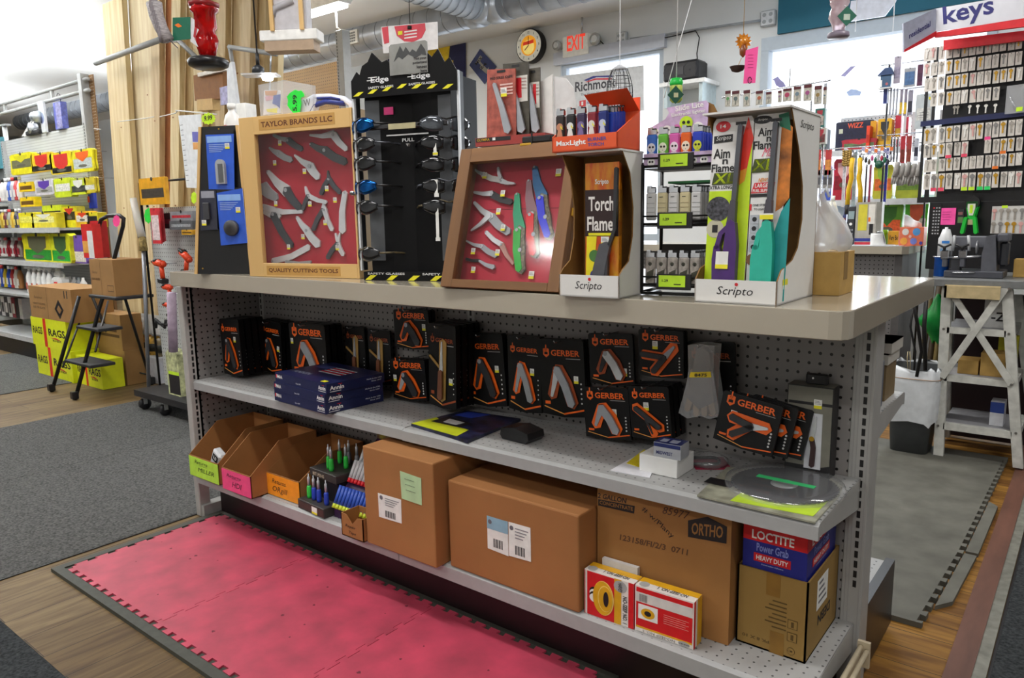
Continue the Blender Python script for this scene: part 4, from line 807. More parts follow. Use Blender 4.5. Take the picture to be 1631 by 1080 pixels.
# --- white cartons / bottle behind the tapered board ---
Fw = shift(F,-.24,.07,0); Fw = fr(-2.06,-.13,CZ,.25)
x,z = on(Fw,348,168); t = thing('white_bottle','white bottle with red lettering standing behind the tapered board','bottle',shift(Fw,x+.035,.03,0)); FF = WM[t]
b = MB(FF); b.lathe([(.036,0),(.038,.01),(.038,z-.06),(.03,z-.035),(.014,z-.02),(.014,z-.012)],mat('eceae8',.35),n=24,sy=.6); b.build('bottle_body',t); b = MB(FF); b.lathe([(.016,z-.012),(.016,z+.008)],WHITE,n=16); b.build('cap',t)
b = MB(FF); b.txt('Citrus',RED,-.022,z-.085,.012,.044,-.0245); b.rect(-.02,.022,z-.094,z-.091,RED,-.0236); b.build('printed_label',t)
Fp = fr(-1.90,-.02,CZ,.25); x0,z0 = on(Fp,375,165); b = MB(Fp); b.box(x0,x0+.05,0,.06,0,z0,WHITE,.002); tag(b.build('white_carton',F=shift(Fp,x0,0,0)),'narrow tall white carton behind the left edge of the pine case','box')
Fy = fr(-2.0,-.16,1.6,.3); 
burst(starpts(332,189,12,10),Fw,KNEON,'yellow green starburst price tag above the tapered board','9.99',((325,193),(338,191),(325,185)),y=-.02)
# --- sunglasses rack ---
F = fr(-1.395,-.30,CZ,math.radians(17)); w = .345; hb = on(F,585,127)[1]; t = thing('glasses_rack','tall black safety glasses rack with a mountain shaped header','display rack',F)
BLK = mat('09090b',.55,spec=.2); GRYP = mat('55585c',.3)
b = MB(F); pl = [(.03,-.0),(.1,.012),(w*.5,.03),(w-.1,.012),(w-.03,0),(w-.02,.16),(.02,.16)]
slab(b,pl,.0,hb,BLK); slab(b,[(.005,-.012),(w-.005,-.012),(w,.17),(0,.17)],0,.026,BLK)
b.add([(.03,-.001,.06),(.075,.0067,.06),(.075,.0067,hb-.06),(.03,-.001,hb-.06)],[(0,1,2,3)],GRYP); b.add([(w-.03,-.001,.06),(w-.075,.0067,.06),(w-.075,.0067,hb-.06),(w-.03,-.001,hb-.06)],[(3,2,1,0)],GRYP)
for k in range(5): b.poly([(.01+.075*k,.001),(.03+.075*k,.001),(.052+.075*k,.016),(.03+.075*k,.016)],YEL,-.0124)
b.txt('SAFETY GLASSES',mat('d8d8d8'),.02,.0175,.0065,.13,-.0128); b.txt('SAFETY',mat('d8d8d8'),.21,.0175,.0065,.06,-.0128); b.build('rack_body',t)
hz = hb-.055; y0 = -.022
b = MB(F); mt = [(.0,hz),(w,hz),(w,hz+.055),(w-.02,hz+.09),(w-.035,hz+.078),(w-.055,hz+.115),(w-.075,hz+.095),(w-.10,hz+.118),(w*.62,hz+.085),(w*.42,hz+.08),(w*.36,hz+.10),(w*.31,hz+.095),(.075,hz+.125),(.06,hz+.1),(.04,hz+.09),(.03,hz+.065),(.02,hz+.075),(0,hz+.05)]
b.prism(mt,y0,y0+.004,BLK); b.build('header_board',t)
b = MB(F); YH = y0-.0006
for k in range(7): x = .006+.049*k; zc = hz+.008+(.010 if 1 < k < 5 else .002)-(.0 if k % 2 else .004); b.poly([(x,zc),(x+.018,zc),(x+.036,zc+.011),(x+.018,zc+.011)],YEL,YH)
for x in (.06,.195): b.txt('Edge',mat('e8e8ea',.4),x+.008,hz+.036,.020,.06,YH); b.stroke([(x,hz+.055),(x+.03,hz+.055)],.002,WHITE,YH); b.stroke([(x-.004,hz+.047),(x+.02,hz+.047)],.002,WHITE,YH); b.txt('SAFETY GLASSES',mat('d8d8d8'),x-.002,hz+.023,.0065,.085,YH)
b.build('header_print',t)
b = MB(F); x0,z0 = on(F,623,100,y0-.003); x1,z1 = on(F,680,66,y0-.003); gz = on(F,650,118,y0-.003)[1]+.01
b.prism([(x0-.005,gz-.01),(x1,gz-.01),(x1,z1),(x1-.006,z1+.004),(x0+.001,z1+.002),(x0-.005,z1-.004)],y0-.004,y0-.001,mat('8a8a86',.3,.5,var=.06)); 
P = lambda u,v: (x0-.005+(x1-x0+.005)*u,gz-.01+(z1-gz+.01)*v)
b.poly([P(.12,.45),P(.2,.7),P(.3,.95),P(.38,.75),P(.45,.9),P(.55,.7),P(.62,.8),P(.72,.7),P(.85,.95),P(.95,.75),P(.98,.55),P(.85,.6),P(.7,.5),P(.5,.65),P(.35,.5),P(.25,.6)],mat('3a3b3c',.4),y0-.0042)
for k,s in enumerate(('Test your','polarized','lenses','here')): b.txt(s,INK,P(.98,0)[0]-[.042,.044,.032,.02][k],P(0,.42-.135*k)[1],.0085,[.042,.044,.032,.02][k],y0-.0048)
b.build('polarizing_sign',t)
for x in (-.003,w-.003): MB(F).box(x,x+.006,-.016,-.006,.03,hb,mat('d4d8dc',.25)).box(x+.001,x+.004,-.006,.02,.03,hb,mat('30343a')).build('side_channel',t)
b = MB(F); mz = on(F,660,201)[1]; b.box(.05,w-.03,-.03,-.018,mz-.007,mz+.007,mat('2a2a2c',.3),.003); b.build('top_bar',t)
b = MB(F); b.rect(.125,.215,mz-.009,mz+.007,mat('b8b08a',.4,.3),-.0305); b.rect(.1,.24,mz-.024,mz-.020,mat('d0d0d0',.4),.0); b.rect(.08,.12,on(F,625,178)[1]-.006,on(F,625,172)[1]+.005,PINKN,.012,.002); b.txt('PULL',mat('d0d0d0',.4),.15,mz-.042,.010,.04,.004); b.poly([(.165,mz-.048),(.175,mz-.048),(.17,mz-.056)],mat('d0d0d0',.4),.01,.012); b.build('pull_plate',t)
def glasses(FF,label,lens,frame,group='safety glasses on the rack'):
    t = thing('safety_glasses',label,'glasses',FF,group)
    b = MB(FF)
    for s in (-1,1):
        def fn(u,v):
            a = (u-.5)*1.9; r = .032; e = math.cos((u-.42)*2.0); x = s*(.010+.062*u); y = .0005+.030*(u**1.7); z = (v-.5)*.044*max(.35,e)+(.004*u)
            return (x,y-.003*math.sin(math.pi*v),z)
        b.grid(fn,10,5,lens)
    lens_ = b
    b = MB(FF); b.tube([(-.074,.032,.006),(-.05,.018,.021),(-.025,.004,.022),(0,-.001,.014),(.025,.004,.022),(.05,.018,.021),(.074,.032,.006)],.0024,frame,6); fo = b.build('frame',t); lens_.build('lens',fo,solid=.0015)
    for s in (-1,1): b = MB(FF); b.tube([(s*.073,.03,.006),(s*.077,.075,.006),(s*.074,.12,.002),(s*.070,.145,-.012)],.0032,frame,6); b.build('temple',fo)
BLM = mat('1668b8',.08,.85,var=.3,scale=30,h2='0a2448'); SMK = mat('17181c',.06,.3,coat=.5); GRL = mat('50555c',.08,.5,coat=.5); CAMO = mat('6a5c3c',.5,var=.5,scale=80,h2='2a2418'); FRB = mat('141416',.3)
for i,(py,ln,fm,lb) in enumerate([(203,BLM,FRB,'blue mirrored safety glasses at the top left of the rack'),(233,SMK,mat('4a4d54',.25,.3),'dark lensed grey framed glasses, second down on the left of the rack'),(263,SMK,FRB,'black safety glasses, third down on the left of the rack'),(300,BLM,FRB,'blue mirrored safety glasses, fourth down on the left of the rack'),(332,SMK,FRB,'black safety glasses, fifth down on the left of the rack'),(405,SMK,CAMO,'camouflage framed safety glasses, lowest on the left of the rack')]):
    z = on(F,585,py)[1]; glasses(shift(F,.008,-.024,z) @ Matrix.Rotation(math.radians(-36),4,'Z'),lb,ln,fm)
for i,(py,ln,fm,lb) in enumerate([(198,GRL,FRB,'clear grey safety glasses at the top right of the rack'),(228,SMK,FRB,'black safety glasses with a white tag, second down on the right of the rack'),(263,SMK,FRB,'black safety glasses, third down on the right of the rack'),(297,SMK,mat('50545c',.3),'smoke grey safety glasses, fourth down on the right of the rack'),(330,SMK,CAMO,'brown framed safety glasses, fifth down on the right of the rack')]):
    z = on(F,735,py)[1]; glasses(shift(F,w-.034,-.024,z) @ Matrix.Rotation(math.radians(36),4,'Z'),lb,ln,fm)
b = MB(F)
for px,py,hh in ((693,240,.02),(695,303,.03),(697,365,.06)):
    x,z = on(F,px,py,-.04); b.box(x-.004,x+.005,-.042,-.040,z-hh/2,z+hh,TAGW); b.box(x-.006,x+.008,-.0425,-.0405,z-hh/2-.004,z-hh/2+.006,TAGW)
x,z = on(F,694,242,-.04); b.box(x-.008,x+.008,-.0432,-.0428,z-.008,z-.002,TAGY)
for px in (): pass
b.build('price_tag',t)
# --- oak case leaning back ---
F,w,h = lean((701,459),(889,469),(735,241),CZ); D = .09; TA = -F.col[1].z/F.col[2].z; F = Matrix.Translation((0,0,.018*TA)) @ F; TW = lambda y: (y-.018)*TA+.0003
t = thing('oak_knife_case','oak framed glass case leaning back, with red, green and blue knives inside','display case',F)
xi0,zi0 = on(F,720,444); xi1,zi1 = on(F,902,247); xi1 = min(xi1,w-.022)
b = MB(F); b.box(0,xi0,0,.018,0,h,OAK,.001); b.box(xi1,w,0,.018,0,h,OAK,.001); b.box(xi0,xi1,0,.018,0,zi0,OAKH,.001); b.box(xi0,xi1,0,.018,zi1,h,OAKH,.001); DF = b.build('door_frame',t)
b = MB(F); b.box(0,w,.018,D,h-.01,h,OAK); b.box(0,w,D,D+.005,TW(D+.005),h,OAK)
for x in (0,w-.01): b.add([(x+dx,y,z) for dx in (0,.01) for y,z in ((.018,TW(.018)),(D,TW(D)),(D,h-.01),(.018,h-.01))],[(3,2,1,0),(4,5,6,7),(0,1,5,4),(1,2,6,5),(2,3,7,6),(3,0,4,7)],OAK)
b.add([(x,y,z) for x in (.01,w-.01) for y,z in ((.018,TW(.018)),(D,TW(D)),(D,TW(D)+.01),(.018,TW(.018)+.01))],[(3,2,1,0),(4,5,6,7),(0,1,5,4),(2,3,7,6)],OAK); b.build('case_body',t)
b = MB(F); b.box(.01,w-.01,.066,.072,TW(.072)+.012,h-.01,mat('b82c40',.75,var=.08,scale=6)); b.rect(.02,w-.02,h*.60,h*.603,mat('5a1420',.7),.0658); b.build('red_backing',t)
MB(F).box(xi0-.004,xi1+.004,.008,.011,zi0-.004,zi1+.004,GLASS).build('glass',DF)
b = MB(side(F,w)); x,z = on(side(F,w),914,338); b.box(.006,.04,-.004,0,h*.5,h*.5+.02,GOLD,.001); b.box(.03,.038,-.007,-.003,h*.5-.03,h*.5+.01,GOLD,.001); b.build('brass_latch',t)
cv = lambda x,y: (730+x/4.912,240+y/4.909); FB = shift(F,0,.065,0); g = 'knives in the oak case'
b = MB(FB); b.stroke([on(FB,*cv(140,160)),on(FB,*cv(18,990))],.0035,CHROME,-.02,.003); b.build('hanging_rod',t)
def tri(nm,col,blade,a,m,e,cut):
    lay(FB,'assisted_knife',nm,'knife',g,[(a,m,26,blade,60),(m,((m[0]+e[0])/2,(m[1]+e[1])/2),58,mat('3b3a38',.5,var=.5,scale=150,h2='8a8468'),50),(((m[0]+e[0])/2,(m[1]+e[1])/2),e,50,mat('3b3a38',.5,var=.5,scale=150,h2='8a8468'),46),((m[0]-14,m[1]+8),(e[0]-16,e[1]-10),40,col,34)],None,cv)
tri('blue handled knife at the upper right of the oak case',mat('2a34e0',.4),mat('3a6a98',.3,.6),(605,135),(665,370),(728,680),0)
tri('red handled knife between the green and blue ones in the oak case',mat('e0202c',.4),mat('8a6a72',.3,.5),(560,240),(590,500),(615,820),0)
tri('green handled knife standing lowest in the oak case',mat('1fae38',.4),mat('3a9a72',.3,.5),(468,345),(490,620),(505,945),0)
lay(FB,'pocket_knife','white three bladed pocket knife at the top left of the oak case','knife',g,[((200,190),(340,235),28,mat('dcdcd8',.35),26),((135,150),(205,190),8,SIL,20),((325,140),(342,220),12,SIL,20),((350,245),(455,265),26,SIL,8)],[(225,205)],cv)
lay(FB,'pocket_knife','black handled pocket knife in the second row of the oak case','knife',g,[((270,345),(420,405),34,DKH,28),((135,330),(275,338),12,SIL,26)],[(366,345)],cv)
lay(FB,'pocket_knife','two bladed knife crossed with a spare blade in the middle left of the oak case','knife',g,[((265,520),(400,640),44,GY,36),((135,410),(270,520),14,SIL,34),((115,630),(255,510),10,SIL,30)],[(332,485),(368,612)],cv)
lay(FB,'pocket_knife','curved thin knife left of the green handled one in the oak case','knife',g,[((225,640),(350,740),18,SIL,24),((350,740),(440,890),26,mat('b88a80',.4),12)],None,cv)
lay(FB,'pocket_knife','grey slip knife at the lower left of the oak case','knife',g,[((190,750),(305,820),24,GY,28),((75,710),(195,752),8,SIL,20)],[(135,795),(325,805)],cv)
lay(FB,'pocket_knife','smallest dark knife at the bottom left of the oak case','knife',g,[((70,850),(170,862),14,DKH,14),((175,865),(285,915),10,STL,24)],[(135,940)],cv)
b = MB(FB)
for x,y in ((790,175),(578,975)): q = on(FB,*cv(x,y)); tagsticker(b,q[0]-.008,q[1]-.01,.016,.02,-.004)
b.build('price_tag',t)
# --- tool pack tray behind / above the oak case ---
OT = F @ Vector((.055,.014,h+.0008)); Ff = fr(OT.x,OT.y,OT.z+.008,.12); t = thing('tool_pack_tray','low red printed cardboard tray on top of the oak case holding tool packs','display',Ff)
b = MB(Ff); P = lambda x,y,yy=0: on(Ff,x,y,yy); xa = P(757,215)[0]; xb = P(868,215)[0]; 
b.box(xa,xb,0,.05,0,.022,mat('a03a34')); b.rect(xa+.002,xa+(xb-xa)*.52,.011,.021,DARK,-.0003); b.txt('OLYMPIA',GOLD,xa+.006,.0125,.007,.04,-.0009); b.rect(xa+.055,xa+.064,.013,.02,WHITE,-.0006)
q = [P(812,210),P(842,128),P(865,113),P(866,211)]; b.prism(q,.05,.053,mat('e8e6e2')); q = [P(866,211),P(866,116),P(885,119),P(897,135),P(902,160),P(901,190)]; b.prism(q,.055,.058,mat('dcdcdc')); b.build('tray_box',t)
for i,(pts,c1,lb) in enumerate([([(775,212),(776,111),(821,109),(822,209)],'b0584a','clamshell tool pack with a salmon card in front on the tray'),([(800,208),(801,102),(842,98),(843,205)],'4a463c','dark camouflage carded tool pack just behind the salmon one'),([(834,208),(838,110),(860,107),(862,205)],'5c564c','narrow brown carded tool pack at the right end of the tray')]):
    yy = .012+.013*i; FF = shift(Ff,0,yy,.0225); q = [on(FF,*p) for p in pts]; z0 = min(p[1] for p in q); q = [(x,max(z,0)) for x,z in q]; q[0] = (q[0][0],0); q[3] = (q[3][0],0)
    t2 = thing('tool_pack',lb,'packaged tool',shift(FF,q[0][0],0,0),'carded tool packs on the tray'); b = MB(FF); b.prism(q,0,.003,mat(c1,.4,var=.2,scale=60)); x0,zt = q[1]; ww = q[2][0]-x0
    b.rect(x0+ww*.35,x0+ww*.65,zt-.012,zt-.006,DARK,-.0004)
    for k in range(4): b.rect(x0+ww*.45,x0+ww*.9,zt-.045-.008*k,zt-.041-.008*k,mat('e0b8b0'),-.0004)
    if i == 0: b.txt('PRO SERIES KNIFE',DARK,x0+ww*.1,zt-.028,.007,ww*.8)
    else: b.rect(x0+ww*.5,x0+ww*.72,zt-.09,zt-.04,RED,-.0008); b.rect(x0+ww*.3,x0+ww*.95,zt-.1,zt-.035,mat('d8d4cc'),-.0004)
    b.build('card',t2); b = MB(FF); b.stroke([(x0+ww*.3,zt-.04),(x0+ww*.55,zt-.10),(x0+ww*.75,.012)],.010,STL,-.004,.006,.022); b.build('tool',t2)
    if i == 0: b = MB(FF); tagsticker(b,x0+ww*.55,zt-.075,.018,.022,-.011); b.build('price_tag',t2)
b = MB(Ff); b.prism([P(833,218),P(838,216),P(838,207),P(884,206),P(884,216)],-.02,-.012,BLACK); 
OB = F @ Vector((.20,.02,h+.0008)); b = MB(fr(OB.x,OB.y,OB.z,.1)); b.box(0,.085,-.02,.02,.006,.022,DARK,.003); b.box(-.005,.03,-.022,.018,.0,.006,mat('c89a20',.4)); b.box(.028,.032,-.022,-.018,0,.03,DARK); tag(b.build('folded_holster',bevel=.001),'black flat folded case lying on top of the oak case','case')
# --- small SCRIPTO display ---
SCW = mat('e6e5e2',.45,var=.01); SCI = mat('86602c',.7,var=.08)
def scripto(F,w,d,lip,h,topq,name,label,leftcurve=None,rightcurve=None,tag_=None):
    t = thing(name,label,'display',F); b = MB(F); th = .003
    b.box(0,w,0,d,0,th,SCW); b.box(0,w,0,th,0,lip,SCW); b.box(0,w,d-th,d,0,h,SCI); b.box(-.004,w+.002,d*.0+.0,d,h,h+.004,SCW) if not topq else b.box(topq[0],topq[1],d*.12,d,h,h+.004,SCW)
    def sidep(x,curve):
        q = [(0,0),(d,0),(d,h)]+curve+[(0,lip)]
        n = len(q); b.add([(x,y,z) for y,z in q],[list(range(n))],SCI if x < w/2 else SCW); b.add([(x+(-th if x < w/2 else -th),y,z) for y,z in q],[list(range(n))],SCW if x < w/2 else SCI)
        for i in range(n): j = (i+1) % n; b.add([(x,*q[i]),(x,*q[j]),(x-th,*q[j]),(x-th,*q[i])],[(0,1,2,3)],SCI)
    sidep(th,leftcurve); sidep(w,rightcurve); b.build('tray',t)
    b = MB(F); b.txt('~Scripto',INK,w*.28,lip*.26,lip*.46,w*.44,-.0004); b.disc(w*.52,lip*.82,lip*.075,RED,-.0002,.0004,14); b.build('lettering',t); return t
F,w = base((890.5,471),(986,476),CZ); h = on(F,917,240)[1]-.006; lip = on(F,891,437)[1]; d = .115
cur = [(d*.12,h),(d*.45,h*.86),(d*.6,h*.62),(d*.58,h*.42),(d*.42,h*.25),(d*.16,h*.20)]
scripto(F,w,d,lip,h,None,'lighter_display','narrow white cardboard SCRIPTO tray beside the oak case, with torch lighter packs',cur,cur)
SF = F; SW,SH,SD = w,h,d
FLM = mat('e0a41c',.4,var=.5,scale=14,stretch=(3,1,1),h2='c41c14')
def torch(FF,label,full):
    t = thing('torch_lighter_pack',label,'packaged lighter',FF,'torch lighter packs in the narrow white tray'); W2,H2 = .085,SH*.92; b = MB(FF); b.box(0,W2,0,.003,0,H2,FLM)
    b.rect(0,W2,H2*.45,H2*.8,mat('2a1414'),-.0003); b.poly([(W2*.0,0),(W2*.2,0),(W2*.35,H2*.45),(W2*.05,H2*.45)],mat('f0e020',.4),-.0005); b.txt('Scripto',WHITE,W2*.3,H2*.83,H2*.05,W2*.4,-.0008); b.txt('Torch',mat('e8e4e0',.4),W2*.1,H2*.64,H2*.11,W2*.76,-.0009); b.txt('Flame',mat('e8e4e0',.4),W2*.06,H2*.49,H2*.11,W2*.78,-.0009); b.rect(W2*.1,W2*.8,H2*.455,H2*.475,YEL,-.0008)
    b.disc(W2*.28,H2*.3,W2*.16,mat('4a7a3a'),-.0008); b.disc(W2*.3,H2*.15,W2*.15,mat('3a3a8a'),-.0008); b.build('card',t)
    if full:
        b = MB(FF); b.stroke([(W2*.97,H2*.95),(W2*.93,H2*.5),(W2*.74,H2*.36)],.008,mat('2a2a2e',.3),-.003,.008); b.stroke([(W2*.66,H2*.38),(W2*.5,H2*.2),(W2*.42,0.006)],.026,mat('55565c',.25),-.003,.012,.034); b.stroke([(W2*.72,H2*.36),(W2*.7,H2*.1)],.008,mat('3c3c42',.3),-.004,.01); b.build('lighter',t); b = MB(FF); tagsticker(b,W2*.5,H2*.38,.02,.02,-.004); b.build('price_tag',t)
for k in (0,1,2): torch(shift(F,w-.1-.009*k,.026+.024*k,.004),['torch lighter pack in front in the narrow white tray','torch lighter pack just behind the front one','rearmost torch lighter pack in the narrow white tray'][k],k == 0)
# --- orange lighter tray on top ---
Fm = shift(F,-.012,-.006,h+.0046); Fm = fmat(Fm.col[3].xyz,Fm.col[0].xyz,Fm.col[1].xyz,Vector((0,0,1))); ORT = mat('ea5a2a',.45,var=.03)
t = thing('lighter_tray','orange MaxLight lighter tray sitting on top of the narrow white tray','display',Fm); w2 = w*1.06; d2 = .11; l2 = .034
hm = on(Fm,975,160,d2)[1]; b = MB(Fm); b.box(0,w2,0,d2,0,.003,ORT); b.box(0,w2,0,.003,0,l2,ORT); b.box(w2*.3,w2,d2-.003,d2,0,hm,ORT)
b.add([(w2*.35,d2-.003,hm*.75),(w2,d2-.003,hm*.75),(w2,d2*.4,hm+.012),(w2*.35,d2*.4,hm+.008)],[(0,1,2,3)],ORT)
for x in (0,w2-.003): b.add([(x,0,0),(x,d2,0),(x,d2,hm*.75),(x,d2*.5,l2*1.8),(x,0,l2),(x+.003,0,0),(x+.003,d2,0),(x+.003,d2,hm*.75),(x+.003,d2*.5,l2*1.8),(x+.003,0,l2)],[(0,1,2,3,4),(9,8,7,6,5),(0,4,9,5),(4,3,8,9),(3,2,7,8)],ORT)
b.txt('MaxLight',WHITE,w2*.07,l2*.3,l2*.42,w2*.46,-.0008); b.txt('BURNER',mat('3a4a9a'),w2*.56,l2*.55,l2*.22,w2*.28,-.0008); b.txt('TORCH',mat('3a4a9a'),w2*.56,l2*.22,l2*.22,w2*.24,-.0008); b.build('tray',t)
def lighter(FF,label,body,art,group,h=.075,deco=None,w=.0235,d=.011):
    t = thing('lighter',label,'lighter',FF,group); b = MB(FF); b.box(0,w,0,d,0,h*.8,body,.003)
    if deco == 'skull': b.disc(w/2,h*.42,w*.40,art,-.0002,.0004,12,w*.46); b.disc(w*.35,h*.44,w*.11,DARK,-.0006,.0004,8); b.disc(w*.65,h*.44,w*.11,DARK,-.0006,.0004,8); b.rect(w*.25,w*.75,h*.19,h*.28,art,-.0002); b.rect(w*.3,w*.7,h*.235,h*.245,DARK,-.0006); b.disc(w/2,h*.34,w*.05,DARK,-.0006,.0004,3)
    elif deco == 'bird': b.disc(w/2,h*.45,w*.36,art,-.0002,.0004,12); b.poly([(w*.1,h*.05),(w*.9,h*.05),(w*.7,h*.35),(w*.3,h*.35)],art,-.0002); b.poly([(w*.6,h*.42),(w*.9,h*.36),(w*.6,h*.5)],YEL,-.0006)
    elif deco == 'lines':
        for k in range(4): b.rect(w*.1,w*.9,h*(.1+.13*k),h*(.112+.13*k),art,-.0002)
        b.rect(w*.25,w*.6,h*.66,h*.68,DARK,-.0002)
    elif deco == 'money': b.poly([(w*.1,h*.1),(w*.8,h*.2),(w*.9,h*.45),(w*.2,h*.35)],art,-.0002); b.disc(w*.5,h*.6,w*.2,art,-.0002,.0004,10); b.txt('$',DARK,w*.4,h*.55,w*.25,w*.18,-.0008)
    b.build('lighter_body',t); b = MB(FF); b.box(w*.08,w*.92,d*.1,d*.9,h*.8,h*.93,CHROME); b.box(w*.1,w*.5,d*.2,d*.8,h*.93,h,CHROME); b.box(w*.55,w*.9,d*.2,d*.8,h*.93,h*.97,DARK); b.build('metal_cap',t)
for i in range(5):
    c1,c2,dd = [('2a2020','c88a6a','bird'),('1c1c20','e8e8e4','bird'),('3a2c50','7a6aa0','bird'),('8a1c2c','e0dcd8','bird'),('1a2c78','c0c8e0','bird')][i]
    lighter(shift(Fm,.004+.0272*i,.008,.022),['dark lighter with a tan picture, leftmost in the orange tray','lighter with a white eagle head, second in the orange tray','purple lighter in the middle of the orange tray','red and white lighter, fourth in the orange tray','blue lighter at the right of the front row in the orange tray'][i],mat(c1,.35),mat(c2,.4),'picture lighters in the orange tray',.075,dd)
for k in range(5): lighter(shift(Fm,.004+.0272*4+.006,.022+.0135*k,.022+.002*k),'blue lighter in the row running back from the front right one',mat('2a48b8',.3),mat('c0c8e0',.4),'blue lighters running back in the orange tray',.072)
# --- wire rack with three tiers of lighters ---
F = fr(-.435,-.285,CZ,math.radians(9)); w = .162; D = .14; t = thing('wire_lighter_rack','black wire rack with three tiers of lighters between the two white trays','display rack',F)
WIRE = mat('161618',.35,.2); zt = [on(F,1040,y)[1] for y in (456,360,268)]; ht = on(F,1115,238)[1]
b = MB(F)
for x in (0,w):
    b.tube([(x,0,.004),(x,0,ht*.92 if x == 0 else ht*.95)],.0045,WIRE,8); b.tube([(x,D,.004),(x,D,ht)],.0045,WIRE,8); b.tube([(x,0,.005),(x,D,.005)],.004,WIRE,8); b.tube([(x,0,ht*.92 if x == 0 else ht*.95),(x,D,ht)],.004,WIRE,8)
for z in [0]+zt: b.tube([(0,0,z+.004),(w,0,z+.004)],.0035,WIRE,8); b.tube([(0,D,z+.012),(w,D,z+.012)],.0035,WIRE,8)
for z in zt:
    b.box(0,w,.004,D,z-.002,z,WIRE); b.tube([(.0,-.002,z+.022),(w,-.002,z+.022)],.0022,WIRE,6)
    b.box(w*.24,w*.74,-.012,-.008,z-.006,z+.03,DARK,.001); b.box(.004,w-.004,D-.004,D-.001,z,z+.092,mat('3c3c40'))
b.build('wire_frame',t)
for i,z in enumerate(zt):
    b = MB(F); b.box(w*.28,w*.66,-.0135,-.012,z+.001,z+.027,mat('c4f030')); b.txt('1.29',INK,w*.33,z+.012,.006,.014,-.0142); b.box(w*.5,w*.6,-.0142,-.0138,z+.006,z+.008,INK); tg_ = b.build('neon_price_card',t)
g = ['bill printed lighters on the lowest tier','white and cream lighters on the middle tier','skull lighters on the top tier']
dat = [[('b8b0a8','4a4a3c','money')]*5,[('dcdcdc','9a9a9a','lines'),('d8cca0','9a8a6a','lines')]*3,[('3c78d8','e4ecf4','skull'),('6ac03c','e8f0d8','skull'),('d860b0','f4e4f0','skull'),('e8641c','f8e8d0','skull'),('2440c0','d8e03c','skull')]]
nm = [['grey bill printed lighter, number %s along the front of the lowest tier' % q for q in ('one','two','three','four','five')],['%s lighter on the middle tier, %s from the left' % (q,p) for q,p in (('white','first'),('cream','second'),('white','third'),('cream','fourth'),('white','fifth'))],['light blue skull lighter at the left of the top tier','green skull lighter, second on the top tier','pink skull lighter in the middle of the top tier','orange skull lighter, fourth on the top tier','dark blue lighter with a yellow skull at the right of the top tier']]
for r in range(3):
    for i in range(5):
        c1,c2,dd = dat[r][i]; lighter(shift(F,.006+.0262*i,.006,zt[r]+.0006+(.012 if r else .004)),nm[r][i],mat(c1,.35,var=.25 if r == 0 else .03,scale=90),mat(c2,.4),g[r],.078,dd)
    for k in range(6):
        for j in (4,): c1,c2,dd = dat[r][4]; lighter(shift(F,.006+.0262*j+.0035*k+.001,.0195+.0135*k,zt[r]+.0006+(.012 if r else .004)),['bill printed lighter in the row running back on the lowest tier','white lighter in the row running back on the middle tier','dark blue lighter in the row running back on the top tier'][r],mat(c1,.35,var=.25 if r == 0 else .03,scale=90),mat(c2,.4),['bill lighters running back','white lighters running back','blue lighters running back'][r],.078,None)
b = MB(shift(F,0,0,zt[2])); SK = mat('d0b8dc',.5,var=.15,scale=50); b.box(.002,w-.004,-.001,.001,.001,.032,SK)
for i in range(6): b.disc(.02+.024*i,.013,.009,WHITE,-.0012,.0004,10); b.disc(.017+.024*i,.014,.0025,DARK,-.0018,.0004,8); b.disc(.023+.024*i,.014,.0025,DARK,-.0018,.0004,8)
b.build('skull_print_tray',t)
FH = shift(F,0,D-.01,0); pts = [(1030,222),(1034,205),(1060,190),(1066,180),(1062,172),(1125,160),(1129,165),(1126,215)]; b = MB(FH); b.prism([on(FH,*p) for p in pts],-.002,.001,SK); PU = mat('7a4aa8')
b.ptext('Slide Lite',WHITE,(1076,178),(1121,170),(1075,169),-.0028); b.ptext('Electronic lighter',WHITE,(1070,188),(1124,180),(1069,181),-.0028)
for x,y,r,c in ((1093,196,.016,KNEON),(1062,208,.012,WHITE),(1045,212,.010,WHITE),(1078,205,.010,mat('d870b8')),(1112,203,.013,WHITE)):
    q = on(FH,x,y,-.002); b.disc(q[0],q[1],r,c,-.0028,.0004,14); b.disc(q[0]-r*.35,q[1]+r*.1,r*.25,DARK,-.0034,.0004,8); b.disc(q[0]+r*.35,q[1]+r*.1,r*.25,DARK,-.0034,.0004,8)
b.build('skull_header_card',t)
b = MB(FH); q = [on(FH,*p) for p in ((1126,162),(1136,166),(1142,178),(1140,205),(1132,222),(1126,225))]; b.prism(q,.002,.006,SCI); b.build('brown_back_card',t)
b = MB(F); b.box(.05,w-.01,.03,D-.01,zt[1]+.095,zt[1]+.1,mat('1f7a3c')); b.build('green_insert',t)
# --- big SCRIPTO display ---
F,w = base((1106,480),(1237,487.5),CZ); FS = side(F,w); d = on(FS,1294,471)[0]; h = on(F,1129,179,.02)[1]-.004; lip = on(F,1106,444)[1]
cur = [on(FS,x,y) for x,y in ((1262,172),(1273,236),(1279,296),(1278,350),(1271,395),(1262,415),(1245,431))]; cur = [(max(.0,min(d*.9,a)),min(h,b_)) for a,b_ in cur]
t = scripto(F,w,d,lip,h,(-.004,w+.002),'lighter_display','big white cardboard SCRIPTO tray at the right, with two long lighter packs',cur,cur)
b = MB(FS); b.ptext('~Scripto',INK,(1275,206),(1296,212),(1276,190),-.0006); x,z = on(FS,1246,455); b.rect(x,x+.03,z,z+.012,YEL,-.0006); b.rect(x,x+.025,z-.008,z,TAGW,-.0006); b.build('side_print',t)
cvs = lambda x,y: (1120+x/6.35,170+y/6.353)
